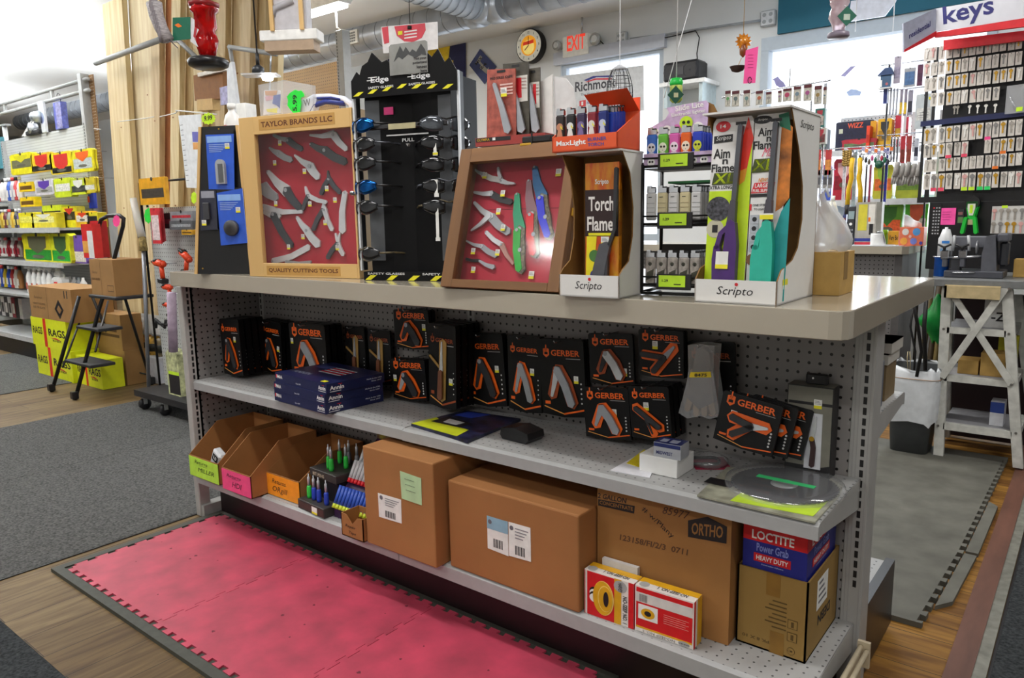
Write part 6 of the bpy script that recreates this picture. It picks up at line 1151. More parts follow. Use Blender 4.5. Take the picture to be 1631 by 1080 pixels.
def brown(px0,px1,y,z,h,d,label,extra=None,c='9c7444',F=None):
    x0 = X(px0,500,y); w = X(px1,500,y)-x0; F = fr(x0,y,z); b = MB(F); b.box(0,w,0,d,0,h,mat(c,.75,var=.06,scale=8)); TXc = mat('5a3c20',.7)
    if extra == 'diamond':
        c0 = (w*.70,h*.36); r = h*.3; b.poly([(c0[0],c0[1]-r),(c0[0]+r*1.1,c0[1]),(c0[0],c0[1]+r),(c0[0]-r*1.1,c0[1])],INK,-.0004); r *= .88; b.poly([(c0[0],c0[1]-r*.55),(c0[0]+r*1.1*.55,c0[1]),(c0[0]+r*.9,c0[1]),(c0[0],c0[1]-r*.1)],mat(c,.75),-.0008); b.poly([(c0[0],c0[1]-r*.5),(c0[0]+r*.6,c0[1]),(c0[0],c0[1]+r*.5),(c0[0]-r*.6,c0[1])],mat(c,.75),-.001); b.rect(w*.84,w*.86,h*.72,h*.95,INK,-.0004); b.rect(w*.9,w*.92,h*.72,h*.95,INK,-.0004); b.rect(w*.43,w*.435,0,h,TXc,-.0004)
    b.txt('~Bakelmun',TXc,w*.12,h*.62,h*.08,w*.2); b.txt('HEAVY LIQUIDS',TXc,w*.08,h*.42,h*.07,w*.3); b.txt('RED OR BLACK',TXc,w*.08,h*.30,h*.07,w*.3)
    if extra == 'big': b.rect(w*.35,w*.9,h*.5,h*.58,TXc,-.0006); b.rect(w*.3,w*.95,h*.35,h*.43,TXc,-.0006)
    return tag(b.build('carton',bevel=.003),label,'box')
brown(50,116,.47,z3,h3,.30,'brown carton with a hazard diamond on top of the yellow RAGS boxes','diamond')
zc = Z(160,552,.68); brown(132,192,.68,.0006,zc,.16,'lower brown carton on the floor under the ladder','big','a07a48'); zc2 = zc+.001
brown(124,190,.68,zc2,Z(160,498,.68)-zc2,.16,'upper brown carton under the ladder, on the lower one','big','a07a48')
# --- step ladder ---
BLKS = mat('1b1b1e',.4,.2); t = thing('step_ladder','black folding two step ladder with a tall hoop handle','ladder',fr(-5.37,.5,0))
fl,fr_,rl,rr = Vector(g3) if False else at(82.6,624,2,0),at(119.6,637,2,0),at(201,602,2,0),at(242,613,2,0)
T1,T2 = at(168,352,1,.50),at(188,352,1,.50); tl_ = at(140,470,1,.55)
# front rails meet the hoop
hy = .60; pl = at(131,463,1,hy); pr = at(153,463,1,hy)
hoopL = [fl,at(127,470,1,.50),at(155,385,1,.56),at(160,352,1,.57),at(172,344,1,.57)]
hoopR = [fr_,at(158,492,1,.46),at(178,427,1,.52),at(196,360,1,.57),at(197,348,1,.57),at(190,343,1,.57),at(172,344,1,.57)]
b = MB(); b.tube([fl,at(126,472,1,.46)],.014,BLKS,8); b.build('front_leg',t); b = MB(); b.tube(hoopR,.014,BLKS,8); b.tube([at(172,344,1,.57),at(161,350,1,.57),at(155,368,1,.56),at(151,400,1,.55)],.014,BLKS,8); b.build('hoop_handle',t)
for p,q in ((rl,at(146,470,1,.60)),(rr,at(185,430,1,.56))): b = MB(); b.tube([p,q],.011,BLKS,8); b.build('rear_leg',t)
for p in (fl,fr_,rl,rr): b = MB(); b.box(p.x-.022,p.x+.022,p.y-.022,p.y+.022,.0065,.06,BLKS,.005); b.build('rubber_foot',t)
def plate(c,w,d,z): b = MB(); b.box(c[0]-w/2,c[0]+w/2,c[1],c[1]+d,z-.022,z,mat('26262a',.6),.004); return b
zt1,zt2,zt3 = Z(140,575,.28),Z(135,520,.36),Z(150,470,.45)
for px,py,y_,w_,d_ in ((123,580,.30,.42,.17),(138,524,.38,.36,.17),(162,474,.42,.42,.26)):
    P = at(px,py,1,y_); plate((P.x,y_),w_,d_,P.z+.012).build('step',t)
b = MB(); b.tube([at(100,585,1,.27),at(140,478,1,.66)],.008,BLKS,6); b.tube([at(152,560,1,.30),at(172,480,1,.66)],.008,BLKS,6); b.tube([at(196,588,1,.78),at(237,597,1,.78)],.006,BLKS,6); b.build('brace',t)
P = at(162,474,1,.42); ztop = P.z+.0126
LF = fr(P.x-.19,.44,ztop); w = .36; h = Z(155,413,.44)-ztop
b = MB(LF); b.box(0,w,0,.22,0,h,mat('9c7444',.75,var=.06,scale=8)); TXc = mat('5a3c20',.7); b.txt('~Bakelmun',TXc,w*.1,h*.6,h*.08,w*.22); b.txt('HEAVY LIQUIDS',TXc,w*.05,h*.4,h*.08,w*.35); b.rect(w*.45,w*.455,0,h,TXc,-.0004); b.rect(w*.7,w*.95,h*.12,h*.3,TXc,-.0006); b.rect(w*.71,w*.94,h*.14,h*.28,mat('9c7444',.75),-.001); tag(b.build('carton',bevel=.003),'brown carton sitting on the top step of the ladder','box')
for i,(px0,px1,pt,c,c2,lb) in enumerate(((133,150,357,'d82c2c','e8a84c','red and orange striped carton standing on the ladder carton'),(148,161,352,'b81c24','c8c8c8','dark red carton standing behind the striped one on the ladder'))):
    y_ = .50+.07*i; x0 = X(px0,400,y_); w_ = X(px1,400,y_)-x0; z0 = ztop+h+.0006; hh = Z(px0,pt,y_)-z0; b = MB(fr(x0,y_,z0)); b.box(0,w_,0,.06,0,hh,mat(c,.45)); b.rect(w_*.5,w_,0,hh*.8,mat('dcdcdc') if i == 0 else mat('c02830'),-.0005); b.rect(0,w_*.5,hh*.15,hh*.5,mat(c2,.4),-.0008); tag(b.build('slim_carton'),lb,'box')
FF = fr(0,.555,0); P = at(186,352,1,.555); burst(starpts(185.5,352,6,10,8,.86),fr(P.x,.54,1.0),PINKN,'hot pink starburst tag on the hoop of the step ladder',name='price_burst',y=0)
# --- pole with brush ---
p0 = at(258,636,2,0); p0 = Vector((-4.62,.50,.03)); P1 = at(228,392,1,.48); P2 = at(212,318,1,.48)
t = thing('extension_pole','steel extension pole with a bristle brush in a plastic sleeve, leaning by the pegboard','pole',fr(p0.x,p0.y,.0))
MB().tube([Vector((p0.x,p0.y,.0)),P1+Vector((0,0,-.02))],.013,mat('8f9298',.3,.6),8).build('pole',t); P = P1; MB().tube([P1+Vector((0,0,-.03)),P1+Vector((0,0,.04)),at(225,372,1,.48)],.028,mat('b09a60',.8,var=.3,scale=60),8,.016).build('brush_head',t)
MB().tube([at(226,378,1,.48),at(218,345,1,.48),at(212,316,1,.48)],.026,glassmat('sleeve_film',refl=.08,alpha=.35,rough=.2),8,.022).build('plastic_sleeve',t)
# --- small pegboard on casters with drills ---
PY = .55; x0 = X(243,400,PY); x1 = X(306,400,PY)+.5; F = fr(x0,PY,0); t = thing('pegboard_cart','grey pegboard cart on casters behind the left end of the counter','display rack',F)
MB(F).box(0,x1-x0,0,.02,.12,on(F,250,331)[1],PEGL).build('panel',t); MB(F).box(-.02,x1-x0,-.2,.1,.10,.14,DARK).build('base_tray',t)
for xx,yy in ((.03,-.16),(.3,-.16),(.03,.06),(.6,.0)): b = MB(shift(F,xx,yy,0)); b.lathe([(.018,-.012),(.038,-.012),(.038,.012),(.018,.012)],DARK,(0,0,.0445),16,'x'); b.box(-.016,.016,-.012,.012,.044,.10,GY1); b.build('caster',t)
b = MB(F); zz = on(F,240,291)[1]; b.tube([(-.01,-.03,.12),(-.03,-.03,zz),(.62,-.03,zz)],.008,BLACK,8); b.tube([(.05,-.03,on(F,250,292)[1]),(.05,-.03,on(F,250,330)[1])],.008,BLACK,6); b.build('black_frame',t)
def cp(px,y,c1,c2,name,label,th=.02,band=(.3,.7),c3=None,txt=None): return pack(px,y,c1,c2,name,label,'package',None,None,c3,th,band,txt,False)
cp((222,281,262,327),PY-.12,'e8a81c','4a4238','tool_bit_pack','yellow tool pack hanging above the pegboard cart',.02,(.25,.6)); b = MB(); b.tube([at(242,284,1,PY-.13),at(242,284,1,PY-.03)],.003,CHROME,6); tag(b.build('peg_hook',F=fr(*at(242,284,1,PY-.03))),'wire hook holding the yellow tool pack','hook')
for k in range(3): cp((241+3*k,331,252+3*k,388-2*k),PY-.14+.03*k,['d8343c','c82c34','e05a60'][k],'f0d8d8','red_blade_pack',['front red blade pack on the pegboard cart','middle red blade pack on the pegboard cart','rear red blade pack on the pegboard cart'][k],.008,(.1,.8))
for k,(px,c1,c2,lb) in enumerate((((259,339,276,364),'1c1c20','6a2030','black and red driver set pack on the pegboard cart'),((271,336,306,352),'8a8c90','c8303c','clear driver set with red mark, upper right on the cart'),((270,351,306,366),'5a5c60','a0a4a8','grey driver set below the clear one on the cart'),((289,366,306,374),'d8a020','6a4a18','small amber pack low right on the cart'))): cp(px,PY-.07-.02*k,c1,c2,'driver_set',lb,.03,(.3,.6))
OG = mat('e8481c',.4); 
def drill(px,py,s,rz,label):
    P = at(px,py,1,PY-.1); FF = fr(P.x,PY-.1,P.z,0) @ Matrix.Rotation(rz,4,'Y') @ Matrix.Scale(s,4); t = thing('power_drill',label,'drill',FF,'orange power tools on the cart'); b = MB(FF); b.tube([(.0,0,0),(.12,0,0)],.03,OG,12); b.tube([(.12,0,0),(.14,0,0)],.022,OG,12); b.box(.0,.04,-.028,.028,-.01,.03,DARK,.005); b.build('motor_housing',t); mh = t.children[0]; MB(FF).tube([(0,0,0),(-.03,0,0),(-.06,0,0)],.026,BLACK,12,.012).build('chuck',mh); b = MB(FF); b.tube([(.09,0,-.02),(.11,0,-.12)],.019,OG,10); b.box(.07,.15,-.03,.03,-.16,-.12,DARK,.005); b.build('grip',t); MB(FF).tube([(.1,.01,.0),(.1,.098/s,.0)],.004,CHROME,6).build('hanger',t)
drill(248,418,.75,.1,'orange drill pointing left on the pegboard cart'); drill(290,402,.7,.5,'orange drill tilted up, highest on the cart'); drill(262,457,.6,.0,'orange drill below the left pointing one'); drill(262,485,.45,.0,'small orange tool lowest on the cart')
b = MB(); P = at(250,515,1,PY-.06); F2 = fr(P.x,PY-.06,P.z); b = MB(F2); b.tube([(-.02,0,-.03),(.0,0,.02),(.1,0,-.02),(.12,0,.03)],.010,BLACK,8); b.tube([(-.02,0,.03),(.02,0,.0),(.14,0,.0)],.008,BLACK,8); b.tube([(.05,0,0),(.05,.058,0)],.003,CHROME,6); tag(b.build('black_bracket'),'black hook bracket low on the pegboard cart','bracket')
P = at(263,560,1,PY-.13); b = MB(fr(P.x,PY-.13,.1406)); hh = Z(265,555,PY-.13)-.14; b.prism([(0,0),(.15,0),(.15,hh*.9),(.1,hh),(.05,hh),(0,hh*.9)],0,.05,mat('c8cc9a',.4,var=.3,scale=30)); b.rect(.02,.15,.01,hh*.5,INK,-.0006); b.rect(.02,.15,hh*.45,hh*.52,KNEON,-.001); tag(b.build('black_label_bag'),'pale bag with a black label standing on the cart base','bag')
b = MB(); p = [at(273,466,1,PY-.16),at(276,560,1,PY-.16)]; b.tube([p[0],p[1]],.028,mat('b8a4b8',.6,var=.15,scale=20),8); b.tube([p[0]+Vector((0,0,-.01)),p[0]+Vector((0,.158,-.01))],.003,CHROME,6); tag(b.build('lavender_sleeve',F=fr(*p[0])),'long pale lavender wrapped roll hanging at the counter end','roll')
burst(starpts(236.5,343.5,7,13,8,.86),fr(X(237,344,PY-.045),PY-.045,1.0),GREENN,'green starburst tag on the black frame of the pegboard cart',y=0); burst(starpts(309,315,5,10,8,.86),fr(X(309,315,PY-.045),PY-.045,1.0),KNEON,'yellow green tag half hidden beside the tapered board',y=0)
# white price sheet and wires
P = at(283,300,1,.50); F = fr(P.x,.5,P.z); b = MB(F); q = [on(F,*p) for p in ((284,184),(320,182),(324,300),(297,299))]; b.prism(q,0,.001,mat('eceff2')); 
for k in range(12): a = on(F,287+k*.9,200+8*k); b.rect(a[0],a[0]+.03,a[1],a[1]+.003,mat('8a8c90'),-.0004)
b.pp([(306,210),(318,210),(318,226),(307,226)],mat('6a6ac0'),-.0004); b.pp([(307,227),(318,227),(318,238),(308,238)],mat('e8a860'),-.0004); tag(b.build('price_sheet'),'white price sheet hanging left of the tapered black board','paper')
b = MB(); zz = at(283,180,1,.5).z; 
for k in range(1): b.tube([at(150,205,1,.72),at(160,206,1,.72)],.004,WHITE,6)
b.tube([at(187,194,1,.6),at(235,188,1,.6),at(245,186,1,.6)],.003,WHITE,6); b.tube([at(280,176,1,.5),at(345,182,1,.5)],.004,WHITE,6); b.tube([at(255,186,1,.6),at(280,180,1,.55),at(283,176,1,.5)],.003,WHITE,6)
tag(b.build('twine',F=fr(*at(283,176,1,.5))),'white twine strung across the front of the pine boards','string')
# ======================= DUCTS, WALL AND HANGING THINGS =======================
def hp(px,py,d): return CAM + ray(px,py)*d
DUCT = mat('c2c8d0',.3,.5,var=.12,scale=5); DY = 3.2; DP = at(560,66,1,DY); DR = .125
t = thing('spiral_duct','galvanised spiral air duct running along the ceiling with a tee','duct',fr(-9,DY,DP.z))
def ribbed(p,q,r,n):
    b = MB(); b.tube([p,q],r,DUCT,28); d = (q-p)
    for k in range(n): c = p+d*((k+.5)/n); u = d.normalized()*.004; b.tube([c-u,c+u],r+.003,mat('8e949c',.3,.6),28)
    return b
TX_ = at(775,20,1,DY).x
ribbed(Vector((-14,DY,DP.z)),Vector((TX_-.16,DY,DP.z)),DR,60).build('duct_run',t); ribbed(Vector((TX_+.18,DY,DP.z)),Vector((1.5,DY,DP.z)),DR,30).build('duct_run',t)
ribbed(Vector((TX_,DY-.16,DP.z-.0)),Vector((TX_,1.35,DP.z)),DR,20).build('branch_duct',t)
b = MB(); b.tube([Vector((TX_-.17,DY,DP.z)),Vector((TX_-.05,DY,DP.z))],DR+.012,DUCT,24); b.tube([Vector((TX_+.06,DY,DP.z)),Vector((TX_+.19,DY,DP.z))],DR+.012,DUCT,24); b.tube([Vector((TX_-.1,DY,DP.z)),Vector((TX_+.1,DY,DP.z))],DR,DUCT,24); b.tube([Vector((TX_,DY,DP.z)),Vector((TX_,DY-.17,DP.z))],DR+.006,DUCT,24); b.build('tee_joint',t)
b = MB(); gx = at(560,60,1,DY-.13).x; b.box(gx-.10,gx+.10,DY-.145,DY-.125,DP.z-.07,DP.z+.05,mat('dcdad2'))
for i in range(5):
    for j in range(4): b.box(gx-.075+.03*i,gx-.053+.03*i,DY-.147,DY-.145,DP.z-.055+.024*j,DP.z-.04+.024*j,mat('6c6c68'))
b.build('air_grille',t)
b = MB()
for x in (-8,-5.2,-2.2): b.tube([(x,DY,DP.z+DR),(x,DY,CEIL)],.006,CHROME,6)
b.build('hanger',t)
# soffit strip under the ceiling along the back wall
# tan pegboard bay with tall grey post
PTY = 2.3; t = thing('tall_pegboard','tan pegboard panels with a tall grey post behind the pine case','shelving',fr(X(548,150,PTY),PTY,0)); F = WM[t]; TP = pegmat('d0a868','xz',off=(.5,.5),hole='5a4020')
xl_ = on(F,440,150)[0]; MB(F).box(xl_,-.04,0,.01,1.0,on(F,500,106)[1],TP).box(xl_-1.2,-.04,-.012,0,on(F,535,118)[1]-.16,on(F,535,118)[1]-.13,mat('c09a5c',.6)).build('panel',t)
pz = on(F,548,48)[1]; b = MB(F); b.box(-.035,.05,-.03,.05,0,pz,GY1,.002)
for k in range(90): b.box(-.024,-.016,-.0312,-.03,pz-.03-.0254*k,pz-.014-.0254*k,BLACK)
b.build('post',t)
b = MB(F); b.tube([(0,.01,pz),(-.06,.01,pz+.04),(-.06,.01,CEIL)],.008,WHITE,6); b.build('hanger',t)
MB(F).box(-.6,-.4,-.05,-.02,1.9,2.0,mat('6a3c20')).box(-.42,-.39,-.08,-.02,1.85,2.06,mat('6a3c20')).build('brown_bracket',t)
# posters, flag, sign, clock
def onwall(px,py,d=.0): return fr(X(px,py,WY-d),WY-d,Z(px,py,WY-d))
F = onwall(610,130,.012); b = MB(F); NV = mat('1c1a4c',.7)
b.pp([(618,70),(742,50),(742,128),(618,150)],NV,0,.004); b.pp([(680,60),(712,54),(717,70),(714,98),(722,96),(722,122),(690,127),(680,118)],mat('ecc818',.7),-.0045,.002); b.pp([(686,112),(691,84),(697,110)],NV,-.007,.001); b.build; tag(b.build('flag'),'navy and yellow banner hanging on the back wall behind the glasses rack','flag')
F = onwall(766,110,.01); b = MB(F); b.pp([(765,78),(791,106),(772,134),(748,104)],mat('3a4474',.6),0,.006); b.pp([(757,101),(765,88),(768,91),(765,98),(776,110),(779,107),(775,118),(764,108),(766,104),(761,99)],mat('a8a498',.6),-.0065,.001)
b.ptext('MIX',INK,(759,104),(769,92),(756,101),-.009); b.ptext('24',INK,(766,112),(776,102),(763,109),-.009); b.rect(0,.001,0,.001,NV,0); tag(b.build('diamond_sign'),'navy diamond shaped sign lettered MIX on the back wall','sign')
d = hp(652,60,3.3); F = fr(d.x,d.y,d.z,YAW*.7); F = F; b = MB(F); b.pp([(607,43),(697,35),(698,78),(668,82),(611,85)],mat('f0eef0'),0,.004); b.pp([(608,44),(618,42),(620,68),(612,70)],mat('e04858'),-.005,.0006)
q = [(629+28*math.cos(a*.3)+24*0+23,44+24*math.sin(a*.3)) for a in range(0,11)]; b.pp([(628,42),(677,37),(678,48),(672,60),(658,67),(644,66),(632,57)],mat('dc4454'),-.005,.0006)
for k in range(3): b.pp([(644,50+5*k),(664,47+5*k),(664,49+5*k),(644,52+5*k)],WHITE,-.0062,.0006)
b.pp([(634,50),(641,49),(641,55),(634,56)],YEL,-.0062,.0006); b.tube([(on(F,653,42)[0],0,on(F,653,42)[1]),(on(F,653,42)[0],0,on(F,653,42)[1]+(CEIL-F.col[3].z-on(F,653,42)[1]))],.002,INK,5); b.tube([(on(F,653,47)[0],-.006,on(F,653,47)[1]),(on(F,653,42)[0],-.006,on(F,653,42)[1])],.010,DARK,8)
tag(b.build('hanging_placard'),'white and red printed placard hanging from the duct above the glasses rack','sign')
F = onwall(847,74,.03); cx,cz = 0,0; R_ = abs(on(F,868,74)[0]-on(F,825,74)[0])/2; R_ = abs(on(F,847,48)[1]-on(F,847,100)[1])/2
t = thing('wall_clock','round wall clock with an orange and yellow centre, left of the EXIT sign','clock',F)
MB(F).lathe([(R_,-.05),(R_+.006,-.045),(R_+.006,.025),(R_,.029)],DARK,n=40,ax='y').build('rim',t)
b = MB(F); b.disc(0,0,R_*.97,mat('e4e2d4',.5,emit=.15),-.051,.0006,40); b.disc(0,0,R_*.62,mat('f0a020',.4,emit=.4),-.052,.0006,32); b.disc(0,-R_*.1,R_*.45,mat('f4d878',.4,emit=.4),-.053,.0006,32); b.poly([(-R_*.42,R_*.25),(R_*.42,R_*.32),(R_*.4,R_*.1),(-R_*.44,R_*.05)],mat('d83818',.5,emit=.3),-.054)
for k in range(12):
    a = math.radians(90-30*(k+1)); s = str(k+1); b.txt(s,INK,R_*.8*math.cos(a),R_*.8*math.sin(a)-R_*.07,R_*.14,None,-.0525,cx=True)
dl = b.build('dial',t); b = MB(F); b.stroke([(0,0),(0,R_*.55)],.006,INK,-.055); b.stroke([(0,0),(-R_*.3,-R_*.25)],.008,INK,-.055); b.build('hands',dl)
F = onwall(917,70,.0); x0,z0 = on(F,896,92,-.07); x1,z1 = on(F,936,52,-.07)
t = thing('exit_sign','lit EXIT sign with red letters and two round emergency lamps','exit sign',F); b = MB(F); b.box(x0,x1,-.07,0,z0,z1,mat('dcd8cc',.5,emit=.12),.004); b.build('housing',t)
b = MB(F); b.ptext('EXIT',mat('f0402c',.5,emit=.5),(903,82),(932,77),(903,58),-.0712); b.build('lettering',t)
for px,py,r in ((886,72,.045),(947,62,.055)):
    x,z = on(F,px,py,-.08); MB(F).lathe([(r*.4,.04),(r,0),(r*1.02,-.02),(r*.9,-.03)],mat('c4c6c4',.25,.5),(x,-.06,z),20,'y').lathe([(r*.85,-.028),(0,-.034)],mat('e8eaea',.1),(x,-.06,z),20,'y',cap=False).tube([(x,0,z),(x,-.03,z)],.03,mat('dcd8cc'),10).build('emergency_lamp',t)
x,z = on(F,930,50); MB(F).tube([(x,-.03,z1),(x,-.03,z1+.12),(x,-.03,CEIL-F.col[3].z)],.010,CHROME,8).build('conduit',t)
def box4(px,py,name,label,s=.055,holes=4):
    F = onwall(px,py); t = thing(name,label,'outlet',F); MB(F).box(-s,s,-.035,0,-s,s,mat('b4b8ba',.4,.3),.008).build('junction_box',t); b = MB(F); b.box(-s*.85,s*.85,-.038,-.035,-s*.85,s*.85,mat('d8dadc',.4),.003)
    for i in (-1,1):
        for j in (-1,1): b.disc(i*s*.42,j*s*.42,s*.26,mat('a4a8aa'),-.0385,.0006,12)
    b.build('cover_plate',t); return t
box4(992,62,'outlet_box','grey square outlet box on the wall between EXIT sign and speaker'); box4(1225,30,'outlet_box','four socket outlet box high on the wall left of the teal band',.06)
b = MB(); P = [at(x,y,1,WY-.025) for x,y in ((1004,62),(1060,55),(1110,47),(1160,40),(1215,32))]; b.tube(P,.010,mat('a8acb0',.4,.4),8); tag(b.build('conduit',F=fr(*P[0])),'metal conduit joining the two outlet boxes on the wall','conduit')
b = MB(); b.tube([at(x,y,1,WY-.04) for x,y in ((955,64),(965,74),(980,70),(990,66),(1010,66),(1040,64),(1070,58),(1108,49),(1114,60),(1110,85),(1112,108),(1115,125))],.005,BLACK,6); tag(b.build('cable',F=fr(*at(955,64,1,WY-.04))),'thin black cable along the conduit and down behind the speaker','cable')
# richmond poster on the door glass
F = fr(X(888,190,WY-.02),WY-.02,Z(888,190,WY-.02)); b = MB(F); b.pp([(888,122),(1025,104),(1026,176),(905,192),(896,186)],mat('dcdee0'),0,.003)
b.ptext('Richmond',mat('3c3c44'),(916,147),(983,138),(916,131),-.0042); b.pp([(929,128),(945,121),(975,120),(975,123),(950,123),(934,129)],mat('3a3c90'),-.0036,.0004); b.pp([(931,131),(947,125),(975,124),(973,127),(950,127),(935,131)],mat('d83848'),-.0042,.0004)
b.ptext('The Water Heater',mat('8a8c90'),(925,153),(965,148),(925,149),-.0042)
for x,s in ((923,'1'),(952,'2')): b.pp([(x,161),(x+10,159),(x+10,169),(x,171)],mat('d83840'),-.0036,.0004); b.ptext(s,WHITE,(x+3,168),(x+6,167.6),(x+3,162),-.0048)
b.ptext('FUEL TANK',mat('4a50a0'),(935,166),(946,164),(935,162),-.0042); b.ptext('Right Heater',mat('a8aab0'),(903,170),(917,168),(903,166),-.0042); tag(b.build('poster'),'white poster lettered Richmond on the door glass','poster')
# speaker on shelf
F = fr(X(1085,125,WY-.3),WY-.3,Z(1085,128,WY-.3)); t = thing('wall_shelf','small white wall shelf carrying the black speaker','shelf',F); a = on(F,1050,126)[0]; c = on(F,1122,134)[0]
MB(F).box(a,c,0,.3,-.03,0,WHITE).build('board',t); MB(F).box(a+.03,a+.06,.03,.3,-.2,-.03,mat('c4d4d8',.4)).build('bracket',t); MB(F).box(c-.06,c-.03,.03,.3,-.2,-.03,mat('c4d4d8',.4)).build('bracket',t)
FF = shift(F,a+.02,.02,.0008); w_ = (c-a)*.78; h_ = on(F,1070,98)[1]; t = thing('speaker','black boombox style speaker on the white wall shelf','speaker',FF); MB(FF).box(0,w_,0,.2,0,h_,DARK,.02).build('cabinet',t); cab = t.children[0]
for x in (.22,.78): MB(FF).lathe([(.06,-.002),(.05,.004),(.02,.006),(0,-.004)],mat('2e2e34'),(w_*x,0,h_*.5),20,'y',cap=False).build('driver_cone',cab)
MB(FF).box(w_*.4,w_*.6,-.004,0,h_*.3,h_*.7,mat('26262c',.4)).build('control_panel',cab)
# --- things hanging from the ceiling ---
STRG = mat('e8e8ea')
def line(b,p,r=.0015,m=None): b.tube([p,Vector((p.x,p.y,CEIL))],r,m or STRG,5)
# red feeder
D_ = 2.9; c = hp(328,50,D_); F = fr(c.x,c.y,c.z,YAW); s = D_/FPX; t = thing('red_feeder','red glass hourglass bird feeder with a black tray hanging before the lumber','bird feeder',F)
REDG = mat('e01818',.08,var=.3,scale=25,trans=.35,h2='8a0408',coat=.6)
MB(F).lathe([(22*s,38*s),(22*s,30*s),(17*s,26*s),(18*s,5*s),(14*s,0),(19*s,-14*s),(13*s,-38*s)],REDG,n=10).build('glass_bottle',t)
MB(F).lathe([(24*s,42*s),(25*s,40*s),(23*s,35*s),(20*s,35*s)],mat('8a1418',.3),n=8).build('cap',t); MB(F).lathe([(13*s,-38*s),(28*s,-42*s),(32*s,-46*s),(30*s,-53*s),(22*s,-57*s),(0,-57*s)],mat('18181c',.3),n=30,cap=False).build('black_tray',t)
b = MB(F); b.tube([(0,0,42*s),(0,0,CEIL-c.z)],.0015,STRG,5); b.build('cord',t)
F2 = shift(F,0,-.03,0); b = MB(F2); q = lambda P_: [on(F2,*p) for p in P_]; b.prism(q([(275,28),(303,27),(304,62),(275,65)]),0,.002,mat('0c6a50')); b.prism(q([(278,40),(284,37),(290,42),(284,44)]),-.001,0,ORANGE); b.build('green_hang_tag',t)
b = MB(F2); b.prism(q([(304,27),(320,40),(317,76),(303,66)]),.001,.003,mat('dcdce0')); b.prism(q([(310,42),(314,45),(311,62),(308,58)]),-.0005,.001,mat('b83038')); b.build('white_hang_tag',t)
# grey bundle
c = hp(258,35,2.85); F = fr(c.x,c.y,c.z,YAW); s = 2.85/FPX; t = thing('twine_bundle','grey ribbed wicker bundle hanging left of the green tag','bundle',F); GB = mat('b4aeb0',.9,var=.2,scale=60,stretch=(1,1,4))
b = MB(F); b.tube([(-10*s,0,29*s),(-8*s,0,10*s),(-2*s,0,-10*s),(8*s,0,-28*s)],12*s,GB,10,9*s)
for k in range(9): b.tube([(-12*s+1.2*k*s,-.001,(27-6*k)*s),(-9*s+1.2*k*s,-.001,(26.5-6*k)*s)],13*s-.2*k*s,mat('8c868a',.9),12)
b.build('bundle_body',t); b = MB(F)
for k in range(4): b.tube([(8*s,0,-26*s),(16*s+2*k*s,0,-34*s-2*k*s)],.002,mat('8c868a',.8),5)
b.tube([(-10*s,0,28*s),(-10*s,0,CEIL-c.z)],.0015,STRG,5); b.build('cord',t)
# white tray feeder
c = hp(465,58,2.9); F = fr(c.x,c.y,c.z,YAW-.1); s = 2.9/FPX; t = thing('tray_feeder','white box bird feeder with wooden sides hanging above the pine case','bird feeder',F)
b = MB(F); b.box(-47*s,47*s,-.04,.04,4*s-13*s,4*s+3*s,WHITE,.003); b.box(-40*s,40*s,-.036,.036,-24*s,-9*s,mat('b09880',.6)); b.box(-30*s,30*s,-.03,.03,7*s,58*s,mat('c8c6cc'),.004); b.tube([(-24*s,-.034,30*s),(-20*s,-.034,40*s),(10*s,-.034,50*s)],.012,mat('b4b2b8'),8); b.build('tray',t)
for x in (-24,24): MB(F).box((x-3)*s,(x+3)*s,-.05,-.038,5*s,60*s,PINE).build('wood_rail',t)
b = MB(F); b.tube([(0,0,58*s),(0,0,CEIL-c.z)],.0015,STRG,5); b.build('cord',t)
# black cord with socket and bright lamp
c = hp(411,108,2.75); F = fr(c.x,c.y,c.z,YAW); s = 2.75/FPX; t = thing('pendant_lamp','bright work lamp under a black socket hanging on a black cord','lamp',F)
MB(F).tube([(0,0,20*s),(0,0,CEIL-c.z)],.003,BLACK,6).tube([(0,0,2*s),(0,0,22*s)],3*s,BLACK,8).build('cord',t); MB(F).lathe([(4*s,4*s),(9*s,0),(10*s,-8*s),(7*s,-9*s)],mat('20242a',.4),n=14).build('socket',t)
b = MB(F); b.box(-24*s,32*s,-.03,.03,-13*s,-10*s,glassmat('lamp_shield',alpha=.3)); b.tube([(0,0,-9*s),(0,0,-12*s)],6*s,BLACK,8); b.build('clear_shield',t); MB(F).lathe([(4*s,-12*s),(9*s,-15*s),(8*s,-19*s),(0,-21*s)],mat('ffffff',.3,var=0,emit=14),(14*s,0,0),14,cap=False).tube([(6*s,0,-11*s),(14*s,0,-13*s)],3*s,WHITE,8).build('bulb',t)
# cage feeder
c = hp(987,140,2.6); F = fr(c.x,c.y,c.z,YAW); s = 2.6/FPX; t = thing('cage_feeder','black wire cage bird feeder hanging before the Richmond poster','bird feeder',F); b = MB(F); CG = mat('24242a',.4)
prof = [(4,34),(12,28),(17,16),(20,4),(21,-10),(20,-26),(16,-38)]
for k in range(14): a = 6.2832*k/14; b.tube([(r*s*math.cos(a),r*s*math.sin(a),z*s) for r,z in prof],.0012,CG,4)
for r,z in prof[1:]: b.tube([(r*s*math.cos(6.2832*j/16),r*s*math.sin(6.2832*j/16),z*s) for j in range(16)],.0012,CG,4,closed=True)
b.build('wire_cage',t); MB(F).lathe([(8*s,-38*s),(8*s,20*s)],glassmat('feeder_tube',alpha=.25),n=14).build('seed_tube',t); MB(F).lathe([(14*s,27*s),(10*s,31*s),(3*s,35*s)],mat('c4c6cc',.4),n=14).build('cap',t)
b = MB(F); b.tube([(0,0,35*s),(6*s*0,0,42*s),(0,0,CEIL-c.z)],.0014,STRG,5); b.build('cord',t)
